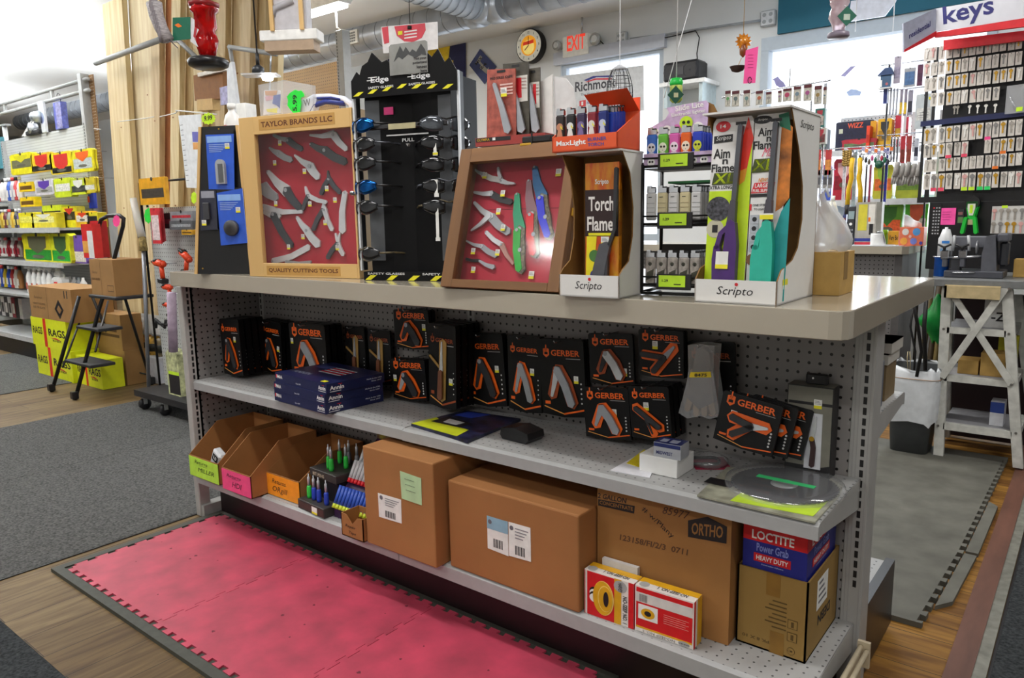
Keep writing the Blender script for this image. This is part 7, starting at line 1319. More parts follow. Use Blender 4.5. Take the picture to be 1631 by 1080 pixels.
# green suet bag
c = hp(1077,145,2.45); F = fr(c.x,c.y,c.z,YAW); s = 2.45/FPX; t = thing('green_feeder_bag','green capped seed bag with a diamond tag hanging above the orange tray','bird feeder',F)
MB(F).lathe([(6*s,12*s),(10*s,8*s),(10*s,-14*s),(6*s,-18*s)],mat('b8c85c',.6,var=.3,scale=60),n=12).build('seed_bag',t); MB(F).lathe([(10*s,8*s),(11*s,12*s),(9*s,19*s),(4*s,20*s)],mat('20c84a',.35),n=12).build('green_cap',t)
b = MB(shift(F,-4*s,-.03,-8*s)); b.poly([(0,14*s),(13*s,0),(0,-14*s),(-13*s,0)],mat('14503c'),0,.001); b.rect(-3*s,4*s,-4*s,3*s,mat('c8c8a0'),-.0015); b.tube([(0,0,13*s),(4*s,.03,17*s)],.001,STRG,4); b.build('diamond_tag',t)
b = MB(F); b.tube([(0,0,20*s),(0,0,CEIL-c.z)],.0015,STRG,5); b.tube([(-19*s,0,-10*s),(24*s,.0,145*s)],.0014,STRG,5); b.build('cord',t)
# sun ornament chain with pink slip
c = hp(1184,66,2.5); F = fr(c.x,c.y,c.z,YAW); s = 2.5/FPX; t = thing('sun_ornament','amber glass sun ornament with a brown bird hanging on a thin chain','ornament',F); AM = mat('e88c1c',.2,var=.3,scale=50,coat=.5)
b = MB(F); b.prism([(r*s*math.cos(a),r*s*math.sin(a)) for a,r in ((k*6.2832/24,13 if k % 2 == 0 else 9) for k in range(24))],-.004,.004,AM); b.lathe([(0,-.012),(6*s,-.008),(8*s,0)],AM,n=16,ax='y',cap=False); b.build('sun',t); MB(F).lathe([(0,-25*s),(5*s,-20*s),(6*s,-12*s),(3*s,-5*s)],mat('8a4a24',.3),n=12,cap=False).build('glass_drop',t)
b = MB(F); b.tube([(0,0,12*s),(0,0,CEIL-c.z)],.001,GOLD,5); b.tube([(-2*s,0,-25*s),(-8*s,0,-38*s)],.001,GOLD,5); b.build('chain',t)
b = MB(F); b.lathe([(3*s,-47*s),(9*s,-45*s),(12*s,-39*s),(13*s,-38*s)],mat('3c2420',.4),(-8*s,0,0),14); b.build('brown_dish',t)
F2 = shift(F,12*s,-.02,-36*s); b = MB(F2); b.prism([on(F2,*p) for p in ((1188,80),(1208,74),(1203,132),(1184,133))],0,.001,mat('ff5aa4',.6,emit=.1))
for k in range(5): a = on(F2,1191,88+5*k); b.rect(a[0],a[0]+.018,a[1],a[1]+.0012,mat('a83070',.6),-.0004)
b.tube([(on(F2,1194,122)[0]+.006*math.cos(k*.5),-.002,on(F2,1194,122)[1]-.012+.01*math.sin(k*.5)) for k in range(13)],.0012,BLACK,4); b.build('price_slip',t)
# clear feeder top right
c = hp(1337,20,2.6); F = fr(c.x,c.y,c.z,YAW); s = 2.6/FPX; t = thing('clear_feeder','clear pinkish bottle bird feeder with a green diamond tag above the big window','bird feeder',F)
MB(F).lathe([(14*s,22*s),(15*s,14*s),(12*s,8*s),(15*s,0),(16*s,-8*s),(10*s,-20*s),(9*s,-28*s)],mat('e4d4dc',.1,trans=.3,var=.2,scale=30,h2='c8a8b0',coat=.5),n=16).build('bottle',t); MB(F).lathe([(9*s,-28*s),(16*s,-31*s),(17*s,-37*s),(15*s,-39*s)],mat('8a8090',.3),n=20).build('base',t); MB(F).lathe([(15*s,18*s),(16*s,24*s),(10*s,30*s)],mat('d8a0a8',.3),n=14).build('cap',t)
b = MB(shift(F,4*s,-.04,-10*s)); b.poly([(0,15*s),(16*s,0),(0,-15*s),(-15*s,0)],mat('1f6a54'),0,.001); b.rect(-5*s,5*s,-6*s,3*s,mat('c8d8c8'),-.0015); b.tube([(0,0,14*s),(-4*s,.04,24*s)],.001,STRG,4); b.build('diamond_tag',t); b = MB(F); line(b,Vector((0,0,0))); b = MB(F); b.tube([(0,0,28*s),(0,0,CEIL-c.z)],.0015,STRG,5); b.build('cord',t)
# white board hanging before the teal band
F = fr(X(1357,30,3.6),3.6,Z(1357,30,3.6)); b = MB(F); b.pp([(1356,2),(1432,-8),(1426,5),(1410,26),(1352,35)],mat('c8ccd8'),0,.01)
for px in (1364,1424): x,z = on(F,px,0); b.tube([(x,.012,z-.05),(x,.012,CEIL-F.col[3].z)],.003,STRG,5)
tag(b.build('white_board'),'pale clipped corner board hanging in front of the teal band','sign')
b = MB(); 
for px in (1362,1422): p = at(px,0,1,3.55); q_ = at(px,50,1,3.55); b.tube([Vector((q_.x,3.55,q_.z)),Vector((q_.x,3.55,CEIL))],.003,STRG,5)
tag(b.build('chain',F=fr(*at(1362,50,1,3.55))),'thin white chains hanging in front of the big window','chain')
for nm,pts,c_,lb in (('bird_sticker',[(1230,127),(1239,122),(1243,127),(1248,131),(1254,141),(1243,140),(1236,136),(1233,128)],'9a94c4','grey blue bird sticker on the lower left of the big window'),('feather_sticker',[(1339,121),(1355,106),(1363,105),(1346,122)],'a8a4d0','slanting feather sticker in the middle of the big window'),('bird_sticker',[(1348,147),(1356,142),(1364,143),(1372,146),(1370,152),(1352,153)],'a4b4d4','oval pale blue sticker in the lower middle of the big window')):
    F = fr(X(pts[0][0],pts[0][1],WY+.043),WY+.043,Z(pts[0][0],pts[0][1],WY+.043)); b = MB(F); b.pp(pts,mat(c_,.6),0,.002); tag(b.build(nm),lb,'sticker')
# ======================= RIGHT SIDE: KEYS, BENCH, CASH COUNTER =======================
# key board, turned a little towards the customer
A = at(1466,200,1,2.85); KF = fr(A.x,2.85,0,math.radians(-14)); K = lambda x,y,yy=0: on(KF,x,y,yy)
kx1 = K(1680,200)[0]; kt = K(1500,72)[1]; kb = K(1500,322)[1]
t = thing('key_display','big black key rack with a white and red sign lettered keys','display rack',KF)
b = MB(KF); BB = mat('0e0e12'); kl = K(1497,200)[0]
b.box(kl,kx1,.02,.06,kb,kt,BB)
for x in (1471,1484): q = K(x,100)[0]; b.box(q+.004,q+.018,.03,.04,kb,kt,BB)
b.box(0,kl,.02,.06,kb,kb+.03,BB); b.box(0,kx1,.0,.04,K(1520,192)[1]-.014,K(1520,192)[1]+.014,mat('1a2250',.4)); b.build('back_board',t)
b = MB(KF); b.box(K(1480,330)[0],kx1,.0,.05,.886,kb,mat('101014',.35),.003); b.build('lower_panel',t)
SY = -.16; b = MB(shift(KF,0,SY,0)); F_ = b.F; q = lambda P_: [on(F_,*p) for p in P_]
b.prism(q([(1489,14),(1700,-22),(1700,18),(1489,51)]),0,.012,mat('dcdce4',.3,var=.06,scale=6,coat=.4)); b.ptext('keys',mat('2a2870',.4),(1503,48),(1584,30),(1501,11),-.001); b.build('sign_panel',t)
b = MB(F_); b.prism(q([(1489,52),(1700,18),(1700,34),(1489,60)]),-.002,.02,RED); b.prism(q([(1489,60),(1700,34),(1700,50),(1489,76)]),.1,.12,RED); b.build('red_trim',t)
L0 = F_ @ Vector((on(F_,1489,30)[0],0,0)); G = fr(L0.x,L0.y,0,math.radians(52)); g0 = lambda x,y: on(G,x,y)
b = MB(G); x_,_ = g0(1438,60); b.prism([g0(*p) for p in ((1489,14),(1437,38),(1438,84),(1489,52))],-.008,.0,mat('b4b8cc',.3,coat=.4)); b.ptext('residential',mat('2a2870',.4),(1448,62),(1482,42),(1448,53),-.0095); b.build('side_sign_panel',t); b = MB(G); b.prism([g0(*p) for p in ((1438,80),(1489,50),(1489,58),(1438,84))],-.012,.002,RED); b.build('side_red_trim',t)
KCARD = mat('d6d0c8',.5,var=.04); KM = [mat('a8a29a',.35,.4),mat('c8c4bc',.35,.4),mat('c89a34',.3,.5),mat('d8a4a0',.4,.2),mat('8c8a88',.4,.3),mat('e8e6e0',.4)]
def keyshape(b,x,z,h,m,y=-.004,rot=0):
    P = lambda u,v: (x+(u*math.cos(rot)-v*math.sin(rot)),z+(u*math.sin(rot)+v*math.cos(rot))); r = h*.2
    b.poly([P(r*math.cos(a*.785+.39),-r+r*.9*math.sin(a*.785+.39)) for a in range(8)],m,y,.0015); b.poly([P(-h*.065,-h),P(h*.03,-h),P(h*.09,-h*.9),P(h*.05,-h*.8),P(h*.09,-h*.7),P(h*.05,-h*.6),P(h*.09,-h*.5),P(h*.07,-r*1.6),P(-h*.07,-r*1.6)],m,y,.0015)
def keycard(px,py,hpx,i,r,c,tagc=None,mm=None):
    x,z = K(px,py,-.02); h = z-K(px,py+hpx,-.02)[1]; w = K(px+10.2,py,-.02)[0]-x; FF = shift(KF,x,-.02-.004*((i*7) % 3),z-h); t = thing('key_card','grey carded key blank on the key rack, row %s from the top, column %s' % (['one','two','three','four','five','six','seven','eight','nine'][r],['zero','one','two','three','four','five','six','seven','eight','nine','ten','eleven','twelve'][c]),'key',FF,'carded key blanks on the key rack')
    b = MB(FF); b.rect(0,w,0,h,KCARD,0,.001)
    if tagc: b.rect(w*.05,w*.95,0,h*.2,tagc,-.0015)
    b.build('card',t); b = MB(FF); m = mm or KM[(i*5+r*3) % 7 % 6 if (i*11+r) % 4 else [0,1,4][i % 3]]; keyshape(b,w*.5,h*.93,h*.72,m,-.003,[0,.08,-.06,.25][i*3 % 4] if i % 5 == 0 else 0); b.build('key',t)
    b = MB(FF); b.tube([(w/2,.045,h*.9),(w/2,-.006,h*.9),(w/2,-.008,h*.95)],.0012,BLACK,4); b.build('hook',t)
n = 0; rows = [(76,-.135,21,12,()),(100,-.125,21,12,()),(124,-.12,21,12,()),(149,-.10,21,9,()),None,(204,-.10,25,12,()),(230,-.08,21,12,(5,6)),(254,-.078,20,12,()),(277,-.03,25,12,())]
for r,rw in enumerate(rows):
    if not rw: continue
    y0,sl,hh,nc,skip = rw
    for c in range(-1,nc):
        if c in skip or (r == 3 and c == -1): continue
        n += 1; x = 1483.5+12.35*c; tg_ = None
        if (r,c) in ((5,7),): tg_ = PINKN
        if (r,c) in ((6,9),(7,8)): tg_ = ORANGE
        if (r,c) in ((8,0),(8,1),(6,2),(6,4)): tg_ = mat('f04a6a')
        if (r,c) in ((8,4),(8,5),(4,6)): tg_ = KNEON
        if (r,c) in ((8,6),(8,7)): tg_ = mat('28d868')
        gold = {(1,2),(1,3),(1,6),(2,2),(2,3),(2,4),(2,8),(2,9),(2,10),(5,-1),(5,6),(6,0),(6,1),(6,9),(7,10),(8,1),(8,6)}
        keycard(x+(2 if c == -1 else 0),y0+sl*(x-1484),hh+(3 if tg_ else 0),n,r,c+1,tg_,KM[2] if (r,c) in gold else None)
for i,x in enumerate((1521,1526,1545,1558,1571,1586)):
    xx,z = K(x,168-.05*(x-1520),-.015); FF = shift(KF,xx,-.015,z-.05); b = MB(FF); keyshape(b,0,.05,.045,KM[5] if i > 1 else KM[0],-.001); b.tube([(0,.035,.046),(0,-.004,.046)],.0012,BLACK,4); tag(b.build('loose_key'),['grey loose key, first in the dark middle row of the key rack','grey loose key, second in the dark middle row','pale loose key, third in the dark middle row','pale loose key, fourth in the dark middle row','pale loose key with a lime tag below, dark middle row','lilac topped loose key at the right of the dark middle row'][i],'key','loose keys in the dark middle row')
FF = shift(KF,K(1600,182,-.03)[0],-.03,K(1600,182,-.03)[1]); b = MB(FF); w_ = K(1640,182)[0]-K(1600,182)[0]; h_ = K(1600,138)[1]-K(1600,182)[1]; b.box(0,w_,0,.02,0,h_,FILM); b.rect(w_*.45,w_*.7,h_*.05,h_*.2,KNEON,-.001); b.tube([(w_*.1,.01,h_*.7),(w_*.35,.01,h_*.1)],.003,CHROME,5); b.tube([(w_*.2,.01,h_*.5),(w_*.45,.01,h_*.1)],.003,CHROME,5); b.tube([(w_/2,.075,h_*.95),(w_/2,.0,h_*.95)],.0015,BLACK,4); tag(b.build('clear_bag'),'clear plastic bag with a lime tag at the right of the key rack','bag')
# on the lower black panel
def onk(p0,p1,yy=-.004): x0,z0 = K(p0[0],p1[1],yy); x1,z1 = K(p1[0],p0[1],yy); return shift(KF,x0,yy,z0),x1-x0,z1-z0
FF,w_,h_ = onk((1482,325),(1500,376)); b = MB(FF); b.box(0,w_,0,.004,0,h_,BLACK)
for r in range(9):
    for c in range(3): b.rect(w_*(.12+.3*c),w_*(.28+.3*c),h_*(.06+.1*r),h_*(.1+.1*r),RED if (r,c) == (8,0) else mat('b8b8bc'),-.0006)
tag(b.build('remote_overlay'),'black button panel with rows of pale keys, left of the pink note','remote')
FF,w_,h_ = onk((1498,331),(1523,358)); b = MB(FF); b.box(0,w_,-.001,.002,0,h_,mat('f04ea0',.6,emit=.05)); 
for k in range(4): b.rect(w_*.1,w_*(.7-.1*(k % 2)),h_*(.75-.15*k),h_*(.77-.15*k),mat('a83078',.6),-.0018)
tag(b.build('sticky_note'),'hot pink sticky note on the black panel under the key rack','note')
FF,w_,h_ = onk((1524,333),(1536,356)); b = MB(FF); b.box(0,w_,0,.003,0,h_,mat('20262a')); b.rect(w_*.1,w_*.9,h_*.05,h_*.45,mat('5a7a48'),-.0006); b.rect(w_*.1,w_*.8,h_*.6,h_*.8,mat('8a5a5a'),-.0006); tag(b.build('printed_label'),'small dark and green label right of the pink note','label')
FF = shift(KF,*[0,0,0]); x,z = K(1547,345,-.03); t = thing('clamp_light','bright green clamp light on the black panel above the key machine','light',shift(KF,x,-.03,z)); F_ = WM[t]; u = K(1548,345,-.03)[0]-x; GR = mat('18b838',.4)
b = MB(F_); b.prism([(-9*u,26*u),(9*u,26*u),(9*u,16*u),(5*u,-2*u),(0,-6*u),(-5*u,-2*u),(-9*u,16*u)],-.002,.025,GR); b.build('body',t); b = MB(F_); b.prism([(-6*u,22*u),(6*u,22*u),(6*u,14*u),(3*u,2*u),(-3*u,2*u),(-6*u,14*u)],-.008,-.002,mat('d8dccc',.3)); b.rect(-2.4*u,2.4*u,6*u,20*u,KNEON,-.0085); b.build('lens',t)
for s_ in (-1,1): b = MB(F_); b.stroke([(s_*7*u,-2*u),(s_*11*u,-28*u)],5*u,GR,0,.02,6*u); b.build('jaw',t)
b = MB(F_); b.disc(0,24*u,12*u,BLACK,.01,.012,20); b.rect(-4*u,4*u,-14*u,-5*u,mat('c8b890'),-.003,.004); b.build('hinge',t)
FF,w_,h_ = onk((1577,327),(1660,372)); t = thing('key_sample_board','white key sample board with two rows of keys beside the clamp light','board',FF); MB(FF).box(0,w_,0,.003,0,h_,mat('c8c6c2')).rect(w_*.2,w_*.32,h_*.93,h_*1.02,KNEON,-.0006).build('board',t)
for r in range(2):
    for c in range(7):
        b = MB(shift(FF,w_*(.06+.14*c),-.001,h_*(.92-.48*r))); keyshape(b,0,0,h_*.42,[KM[3],KM[0],KM[0],KM[0],KM[4],KM[2],KM[0]][(c+r*3) % 7] if not (r == 1 and c == 3) else KM[2],-.001); b.build('sample_key',t)
# bench
BZT = .886; BX0 = at(1487,450,1,2.2).x; t = thing('work_bench','grey topped work bench under the key rack','bench',fr(BX0,2.16,0)); b = MB(); b.box(BX0,1.6,2.16,2.95,BZT-.035,BZT,mat('7a7c7c',.45,var=.1),.002); b.build('bench_top',t)
b = MB(); b.box(BX0+.45,1.5,2.6,2.9,.007,BZT-.036,mat('3a1218',.6)); b.box(BX0+.02,BX0+.06,2.8,2.9,0,BZT-.036,DARK); b.build('bench_base',t); BZT += .0006
MB().box(BX0+.05,1.2,2.62,2.66,.02,.78,mat('281014',.6)).build('dark_panel',t)
# spray can, blue tin
P = at(1502,437,1,2.36); FF = fr(P.x-.005,2.33,BZT); u = (at(1503,400,1,2.33).x-at(1502,400,1,2.33).x); t = thing('blue_tin','blue tin under the white spray can on the bench','tin',FF); z1 = on(FF,1500,411)[1]; MB(FF).lathe([(12*u,0),(12*u,z1),(13.5*u,z1+.001),(13.5*u,z1+.005)],mat('1c6ad8',.35,var=.1),n=20).build('can',t); MB(FF).lathe([(15*u,z1+.005),(15*u,z1+.009)],CHROME,n=20).build('lid',t)
FF = shift(FF,.01,0,z1+.0096); z2 = on(FF,1502,380)[1]; z3 = on(FF,1502,362)[1]; t = thing('spray_can','white aerosol can standing on the blue tin beside the key machine','spray can',FF); MB(FF).lathe([(12*u,0),(12*u,z2),(10*u,z2+.01),(6*u,z3-.01),(2.5*u,z3-.008),(2.5*u,z3)],mat('d8dadc',.35),n=20).build('can',t); b = MB(FF); b.rect(-4*u,8*u,z2-.022,z2-.01,mat('3a8ae0',.4),-12.3*u); b.rect(-6*u,4*u,z2*.3,z2*.45,mat('8ab4dc',.4),-12.3*u); b.build('label',t)
# key cutting machine
P = at(1508,438,1,2.30); FF = fr(P.x,2.26,BZT); M_ = lambda x,y: on(FF,x,y,.05); t = thing('key_cutting_machine','dark grey key cutting machine on the bench','machine',FF); MG = mat('5c5e66',.45,.1,var=.08); xe = M_(1600,430)[0]
MB(FF).box(M_(1506,430)[0],xe,0,.2,0,M_(1520,430)[1],mat('4a4c54',.4),.004).build('base_plate',t)
a,c = M_(1562,400),M_(1588,372); b = MB(FF); b.prism([M_(1563,436),M_(1565,404),M_(1573,376),M_(1587,374),M_(1588,436)],.02,.16,MG); b.build('motor_tower',t)
b = MB(FF); x0,z0 = M_(1589,385); x1,z1 = M_(1609,372); b.box(x0,x1,.02,.16,z0,z1,MG,.006); b.box(x0+.01,x1,.05,.14,M_(1600,425)[1],z0,mat('2c2e34',.4),.01); b.build('motor_cover',t)
b = MB(FF); x0,z0 = M_(1512,395); x1,z1 = M_(1570,377); b.box(x0,x1,.10,.18,z0,z1,mat('74767e',.4,.2),.004); b.build('top_housing',t)
b = MB(FF); p,q_ = M_(1500,411),M_(1565,408); b.tube([(p[0],.03,p[1]),(q_[0],.03,q_[1])],.007,CHROME,10); p,q_ = M_(1520,433),M_(1555,433); b.tube([(p[0],-.005,p[1]),(q_[0],-.005,q_[1])],.004,CHROME,8); b.build('slide_rod',t)
for cx in (1507,1535):
    b = MB(FF); p = M_(cx,408); b.box(p[0]-.018,p[0]+.018,0,.06,p[1]-.008,p[1]+.03,CHROME,.004); b.box(p[0]-.010,p[0]+.010,.01,.05,p[1]-.05,p[1]-.005,MG,.003); b.build('key_clamp',t)
    b = MB(FF); p = M_(cx,392); b.tube([(p[0]-.028,0,p[1]+.010),(p[0],0,p[1]-.004),(p[0]+.028,0,p[1]+.010)],.005,BLACK,8); b.tube([(p[0],.01,p[1]-.02),(p[0],.0,p[1])],.007,BLACK,8); b.build('wing_nut',t)
for cx in (1518,1545): b = MB(FF); p,q_ = M_(cx,400),M_(cx+(0 if cx < 1530 else -5),375); b.tube([(p[0]-.004,.06,p[1]),(q_[0]+.006,.06,q_[1])],.007,mat('b8babc',.4,.3),8); b.build('lever',t)
b = MB(FF); p = M_(1556,395); b.lathe([(.012,-.006),(.034,-.003),(.034,.003),(.012,.006)],mat('8a8c90',.3,.6),(p[0],.06,p[1]),24,'x'); b.build('cutting_wheel',t); b = MB(FF); x0,z0 = M_(1508,420); b.prism([(x0+.02,.012),(x0+.06,.012),(x0+.055,z0+.03),(x0+.02,z0+.03)],.03,.1,mat('3e4046',.4)); b.build('carriage',t)
P = at(1609,437,1,2.4); z1 = Z(1609,413,2.4)-BZT; b = MB(fr(P.x+.0,2.4,BZT)); b.box(.01,.16,0,.1,0,z1,KR); tag(b.build('small_carton',bevel=.002),'small tan carton on the bench at the right edge','box')
b = MB(); b.box(at(1479,392,1,2.7).x,at(1491,392,1,2.7).x,2.694,2.696,Z(1485,400,2.7),Z(1485,384,2.7),TAGW); 
# --- white A-frame stand ---
WP = mat('cfcfc8',.6,var=.12,scale=22,bump=.2); AY = 2.19; F = fr(at(1494,727,1,AY).x,AY,0); A_ = lambda x,y,yy=0: on(F,x,y,yy)
t = thing('white_ladder_stand','old white painted wooden ladder stand with crossed braces and shelves','stand',F)
def bar(P0,P1,P2,P3,y0,y1,nm,m=WP): b = MB(F); b.prism([A_(*p,y0) for p in (P0,P1,P2,P3)],y0,y1,m); b.build(nm,t,bevel=.0015)
gl = A_(1494,727); z_ = lambda x: (A_(x,700)[0],.004)
def leg(xt0,xt1,yt,xb0,xb1,yb,dy=0): b = MB(F); T0,T1,B0,B1 = A_(xt0,yt,dy),A_(xt1,yt,dy),A_(xb0,yb,dy),A_(xb1,yb,dy); zb = .021; sl0 = (B0[0]-T0[0])/(B0[1]-T0[1]); sl1 = (B1[0]-T1[0])/(B1[1]-T1[1]); b.prism([(T0[0],T0[1]),(T1[0],T1[1]),(B1[0]+sl1*(zb-B1[1]),zb),(B0[0]+sl0*(zb-B0[1]),zb)],dy,dy+.035,WP); b.build('leg',t,bevel=.0015)
leg(1500,1516,457,1486,1502,727); leg(1594,1613,457,1613,1630,750)
leg(1612,1628,470,1640,1656,700,.36); leg(1506,1518,470,1500,1512,690,.36)
for (x0,y0),(x1,y1),h in (((1508,521),(1603,527),10),((1504,598),(1607,606),10),((1502,675),(1612,686),11)):
    b = MB(F); p,q_ = A_(x0,y0),A_(x1,y1); pz = (p[1]+q_[1])/2; hh = A_(x0,y0)[1]-A_(x0,y0+h)[1]; b.box(p[0],q_[0],.0,.03,pz-hh,pz,WP); b.build('rung',t,bevel=.001); b = MB(F); b.box(p[0]-.01,q_[0]+.02,.031,.36,pz-.014,pz-.002,mat('9c9ca0',.6)); b.box(q_[0]+.005,q_[0]+.03,.03,.38,pz-hh,pz,WP); b.build('shelf_board',t)
bar((1515,475),(1526,473),(1616,610),(1606,616),-.016,-.002,'cross_brace'); bar((1594,458),(1608,460),(1505,604),(1494,600),-.03,-.018,'cross_brace')
b = MB(F); p,q_ = A_(1503,474,-.05),A_(1594,456,-.05); b.box(p[0],q_[0],-.05,-.035,p[1],q_[1]-.006,mat('c8b488',.6,var=.1)); b.box(p[0],q_[0],-.035,.03,q_[1]-.01,q_[1]-.003,mat('c8b488',.6)); b.box(p[0],p[0]+.01,-.05,0,p[1],q_[1]-.004,mat('a89468',.6)); b.build('cream_apron',t)
b = MB(F)
for x,y in ((1609,459),(1503,524),(1607,532),(1499,601),(1612,611),(1494,678),(1618,690)): c_ = A_(x,y,-.002); b.disc(c_[0],c_[1],.006,mat('6a6660'),-.002 if y not in (601,611,459) else -.031,.002,8)
b.build('bolt',t)
def inst(px0,py0,px1,py1,yy,z,c_,name,label,extra=None,d=.12,cat='box'):
    x0 = at(px0,(py0+py1)/2,1,yy).x; x1 = at(px1,(py0+py1)/2,1,yy).x; z1 = Z((px0+px1)/2,py0,yy); FF = fr(x0,yy,z); b = MB(FF); h = z1-z; b.box(0,x1-x0,0,d,0,h,c_ if not isinstance(c_,str) else mat(c_,.6,var=.08)); 
    if extra: extra(b,x1-x0,h)
    return tag(b.build(name,bevel=.002),label,cat)
r1 = (A_(1508,521)[1]+A_(1603,527)[1])/2; r2 = (A_(1504,598)[1]+A_(1607,606)[1])/2; r3 = (A_(1502,675)[1]+A_(1612,686)[1])/2
inst(1565,479,1600,0,2.32,r1-.001,'d4d4d2','white_carton','white carton marked Z on the upper shelf of the white stand',lambda b,w,h: (b.rect(w*.3,w*.6,h*.3,h*.35,INK,-.0005),b.txt('Z',INK,w*.35,h*.3,h*.4)),.1) if False else None
def wbox(px0,px1,pyt,yy,z,c_,name,label,extra=None,d=.12,cat='box'):
    x0 = at(px0,550,1,yy).x; x1 = at(px1,550,1,yy).x; h = Z((px0+px1)/2,pyt,yy)-z; FF = fr(x0,yy,z); b = MB(FF); b.box(0,x1-x0,0,d,0,h,mat(c_,.6,var=.08) if isinstance(c_,str) else c_)
    if extra: extra(b,x1-x0,h)
    return tag(b.build(name,bevel=.002),label,cat)
wbox(1563,1604,478,2.27,r1-.0014,'d8d8d6','white_carton','white carton marked with a Z on the upper shelf of the white stand',lambda b,w,h: (b.txt('-Z-',INK,w*.3,h*.25,h*.32),),.1)
wbox(1528,1561,574,2.27,r2-.0014,KR,'small_carton','tan carton at the left of the white stand\'s middle shelf',None,.12); wbox(1564,1603,563,2.27,r2-.0014,KR,'small_carton','taller tan carton at the right of the white stand\'s middle shelf',None,.12)
wbox(1586,1609,642,2.27,r3-.0014,'d8dae0','blue_carton','blue topped white carton on the lowest shelf of the white stand',lambda b,w,h: (b.rect(0,w,h*.55,h,mat('24408c'),-.0005),b.txt('Home',WHITE,w*.1,h*.75,h*.15,w*.5)),.1)
wbox(1590,1622,535,2.40,r2+.0+0,'c8c42c','yellow_pouch','yellow pouch at the back of the white stand beside the tall tan carton',None,.05,'package')
b = MB(); 
for k,(x,y) in enumerate(((1622,462),(1630,500),(1640,540))): pass
# trash bin with liner
P = at(1452,722,1,2.2); zt_ = Z(1450,592,2.12); F = fr(P.x-.015,2.26,.0205); t = thing('trash_bin','grey waste bin with a white liner folded over its rim, beside the white stand','bin',F); s = .0019
def ring(w,d,z,n=28,e=.35): return [(w*math.copysign(abs(math.cos(6.2832*k/n))**e,math.cos(6.2832*k/n)),d*math.copysign(abs(math.sin(6.2832*k/n))**e,math.sin(6.2832*k/n)),z) for k in range(n)]
hz_ = zt_-.02; vs = ring(.085,.10,0)+ring(.112,.13,hz_); n_ = 28; b = MB(F); b.add(vs,[[k,(k+1) % n_,(k+1) % n_+n_,k+n_] for k in range(n_)]+[list(range(n_))[::-1]],mat('55585a'),True); b.build('bin_body',t)
random.seed(3); LN = mat('dce0e4',.45,var=.05); b = MB(F); L_ = []
for j,(z,k_) in enumerate(((hz_-.09,.97),(hz_+.005,1.03),(hz_+.012,1.0),(hz_-.0,1.06),(hz_-.06,1.10),(hz_-.13,1.11),(hz_-.2,1.07))): L_ += [(x*k_*(1+.03*math.sin(k*2.3+j)),y*k_*(1+.03*math.cos(k*1.7+j)),zz+(.012*math.sin(k*1.9+j*.8))+(-.06*max(0,math.cos(6.2832*k/n_+1.2)) if j >= 5 else 0)) for k,(x,y,zz) in enumerate(ring(.113,.131,z))]
b.add(L_,[[j*n_+k,j*n_+(k+1) % n_,(j+1)*n_+(k+1) % n_,(j+1)*n_+k] for j in range(6) for k in range(n_)],LN,True); ln_ = b.build('liner',t); b = MB(F); b.tube(ring(.1255,.145,hz_-.035),.002,mat('b89a80',.6),5,closed=True); b.build('rubber_band',ln_)
b = MB(F); 
# rear of the counter shelving: books and a silver device
Fs = fr(-.006,.0,0); zS = .7006
A1 = at(1417,548,0,-.10)
b = MB(fr(-.16,.30,zS)); b.box(0,.14,0,.12,0,.10,mat('7c6848',.6)); tag(b.build('tan_box'),'tan box on the rear shelf under the paper stack','box')
for k in range(2): b = MB(fr(-.165+.006*k,.29+.006*k,zS+.1006+.0305*k)); b.box(0,.15,0,.14,0,.03,mat('ccc8c0',.5,var=.03)); b.box(0,.15,0,.14,.027,.030,mat('8a8a88' if k else '7a3a3a',.5)); tag(b.build('paper_stack'),['lower white paper stack on the rear shelf','upper white paper stack on the rear shelf'][k],'paper stack')
FF = fr(-.055,.13,zS); t = thing('silver_device','silver grey device with round openings at the end of the rear shelf','device',FF); MB(FF).box(0,.045,0,.10,0,.13,mat('787e8c',.4,.3),.006).build('body',t)
b = MB(side(FF,.045)); 
for z in (.03,.065,.1): b.disc(.05,z,.016,mat('30323a',.4),-.0006,.001,16)
b.build('port',t)
# cash counter
CX1,CY0,CH = at(1446,393,2,1.0).x,at(1446,393,2,1.0).y,1.0; t = thing('cash_counter','cream topped cash counter in front of the big window','counter',fr(-2.6,CY0,0)); b = MB()
slab(b,[(-2.6,CY0),(CX1-.03,CY0),(CX1,CY0+.04),(CX1,CY0+.5),(-2.6,CY0+.5)],CH-.045,CH,LAMI); b.build('counter_top',t); b = MB(); b.box(-2.55,CX1-.04,CY0+.04,CY0+.06,0,CH-.046,pegmat('6c6a6a','xz')); b.box(CX1-.07,CX1-.03,CY0+.03,CY0+.46,0,CH-.046,mat('504e4e')); b.build('base_panel',t)
CCZ = CH+.0006
def cs(px0,px1,py0,yb,y,c_,name,label,d=.06,cat='box',extra=None,z=CCZ):
    x0,x1 = X(px0,380,y),X(px1,380,y); h = Z((px0+px1)/2,py0,y)-z; FF = fr(x0,y,z); b = MB(FF); b.box(0,x1-x0,0,d,0,h,mat(c_,.5,var=.08) if isinstance(c_,str) else c_)
    if extra: extra(b,x1-x0,h)
    return tag(b.build(name,bevel=.002),label,cat)
y = CY0+.12
def tis(b,w,h):
    for u,v,r,c_ in ((.25,.75,.14,'e8e4e0'),(.7,.75,.16,'58a0e0'),(.2,.25,.15,'f0a840'),(.6,.25,.14,'7a88d8'),(.9,.15,.07,'5048b0'),(.45,.5,.06,'f0c0b8')): b.disc(w*u,h*v,w*r,mat(c_,.5),-.0006,.0005,16,h*r*1.3)
cs(1432,1471,362,388,y,'ec7a58','tissue_box','orange patterned tissue box at the right end of the cash counter',.1,'tissue box',tis)
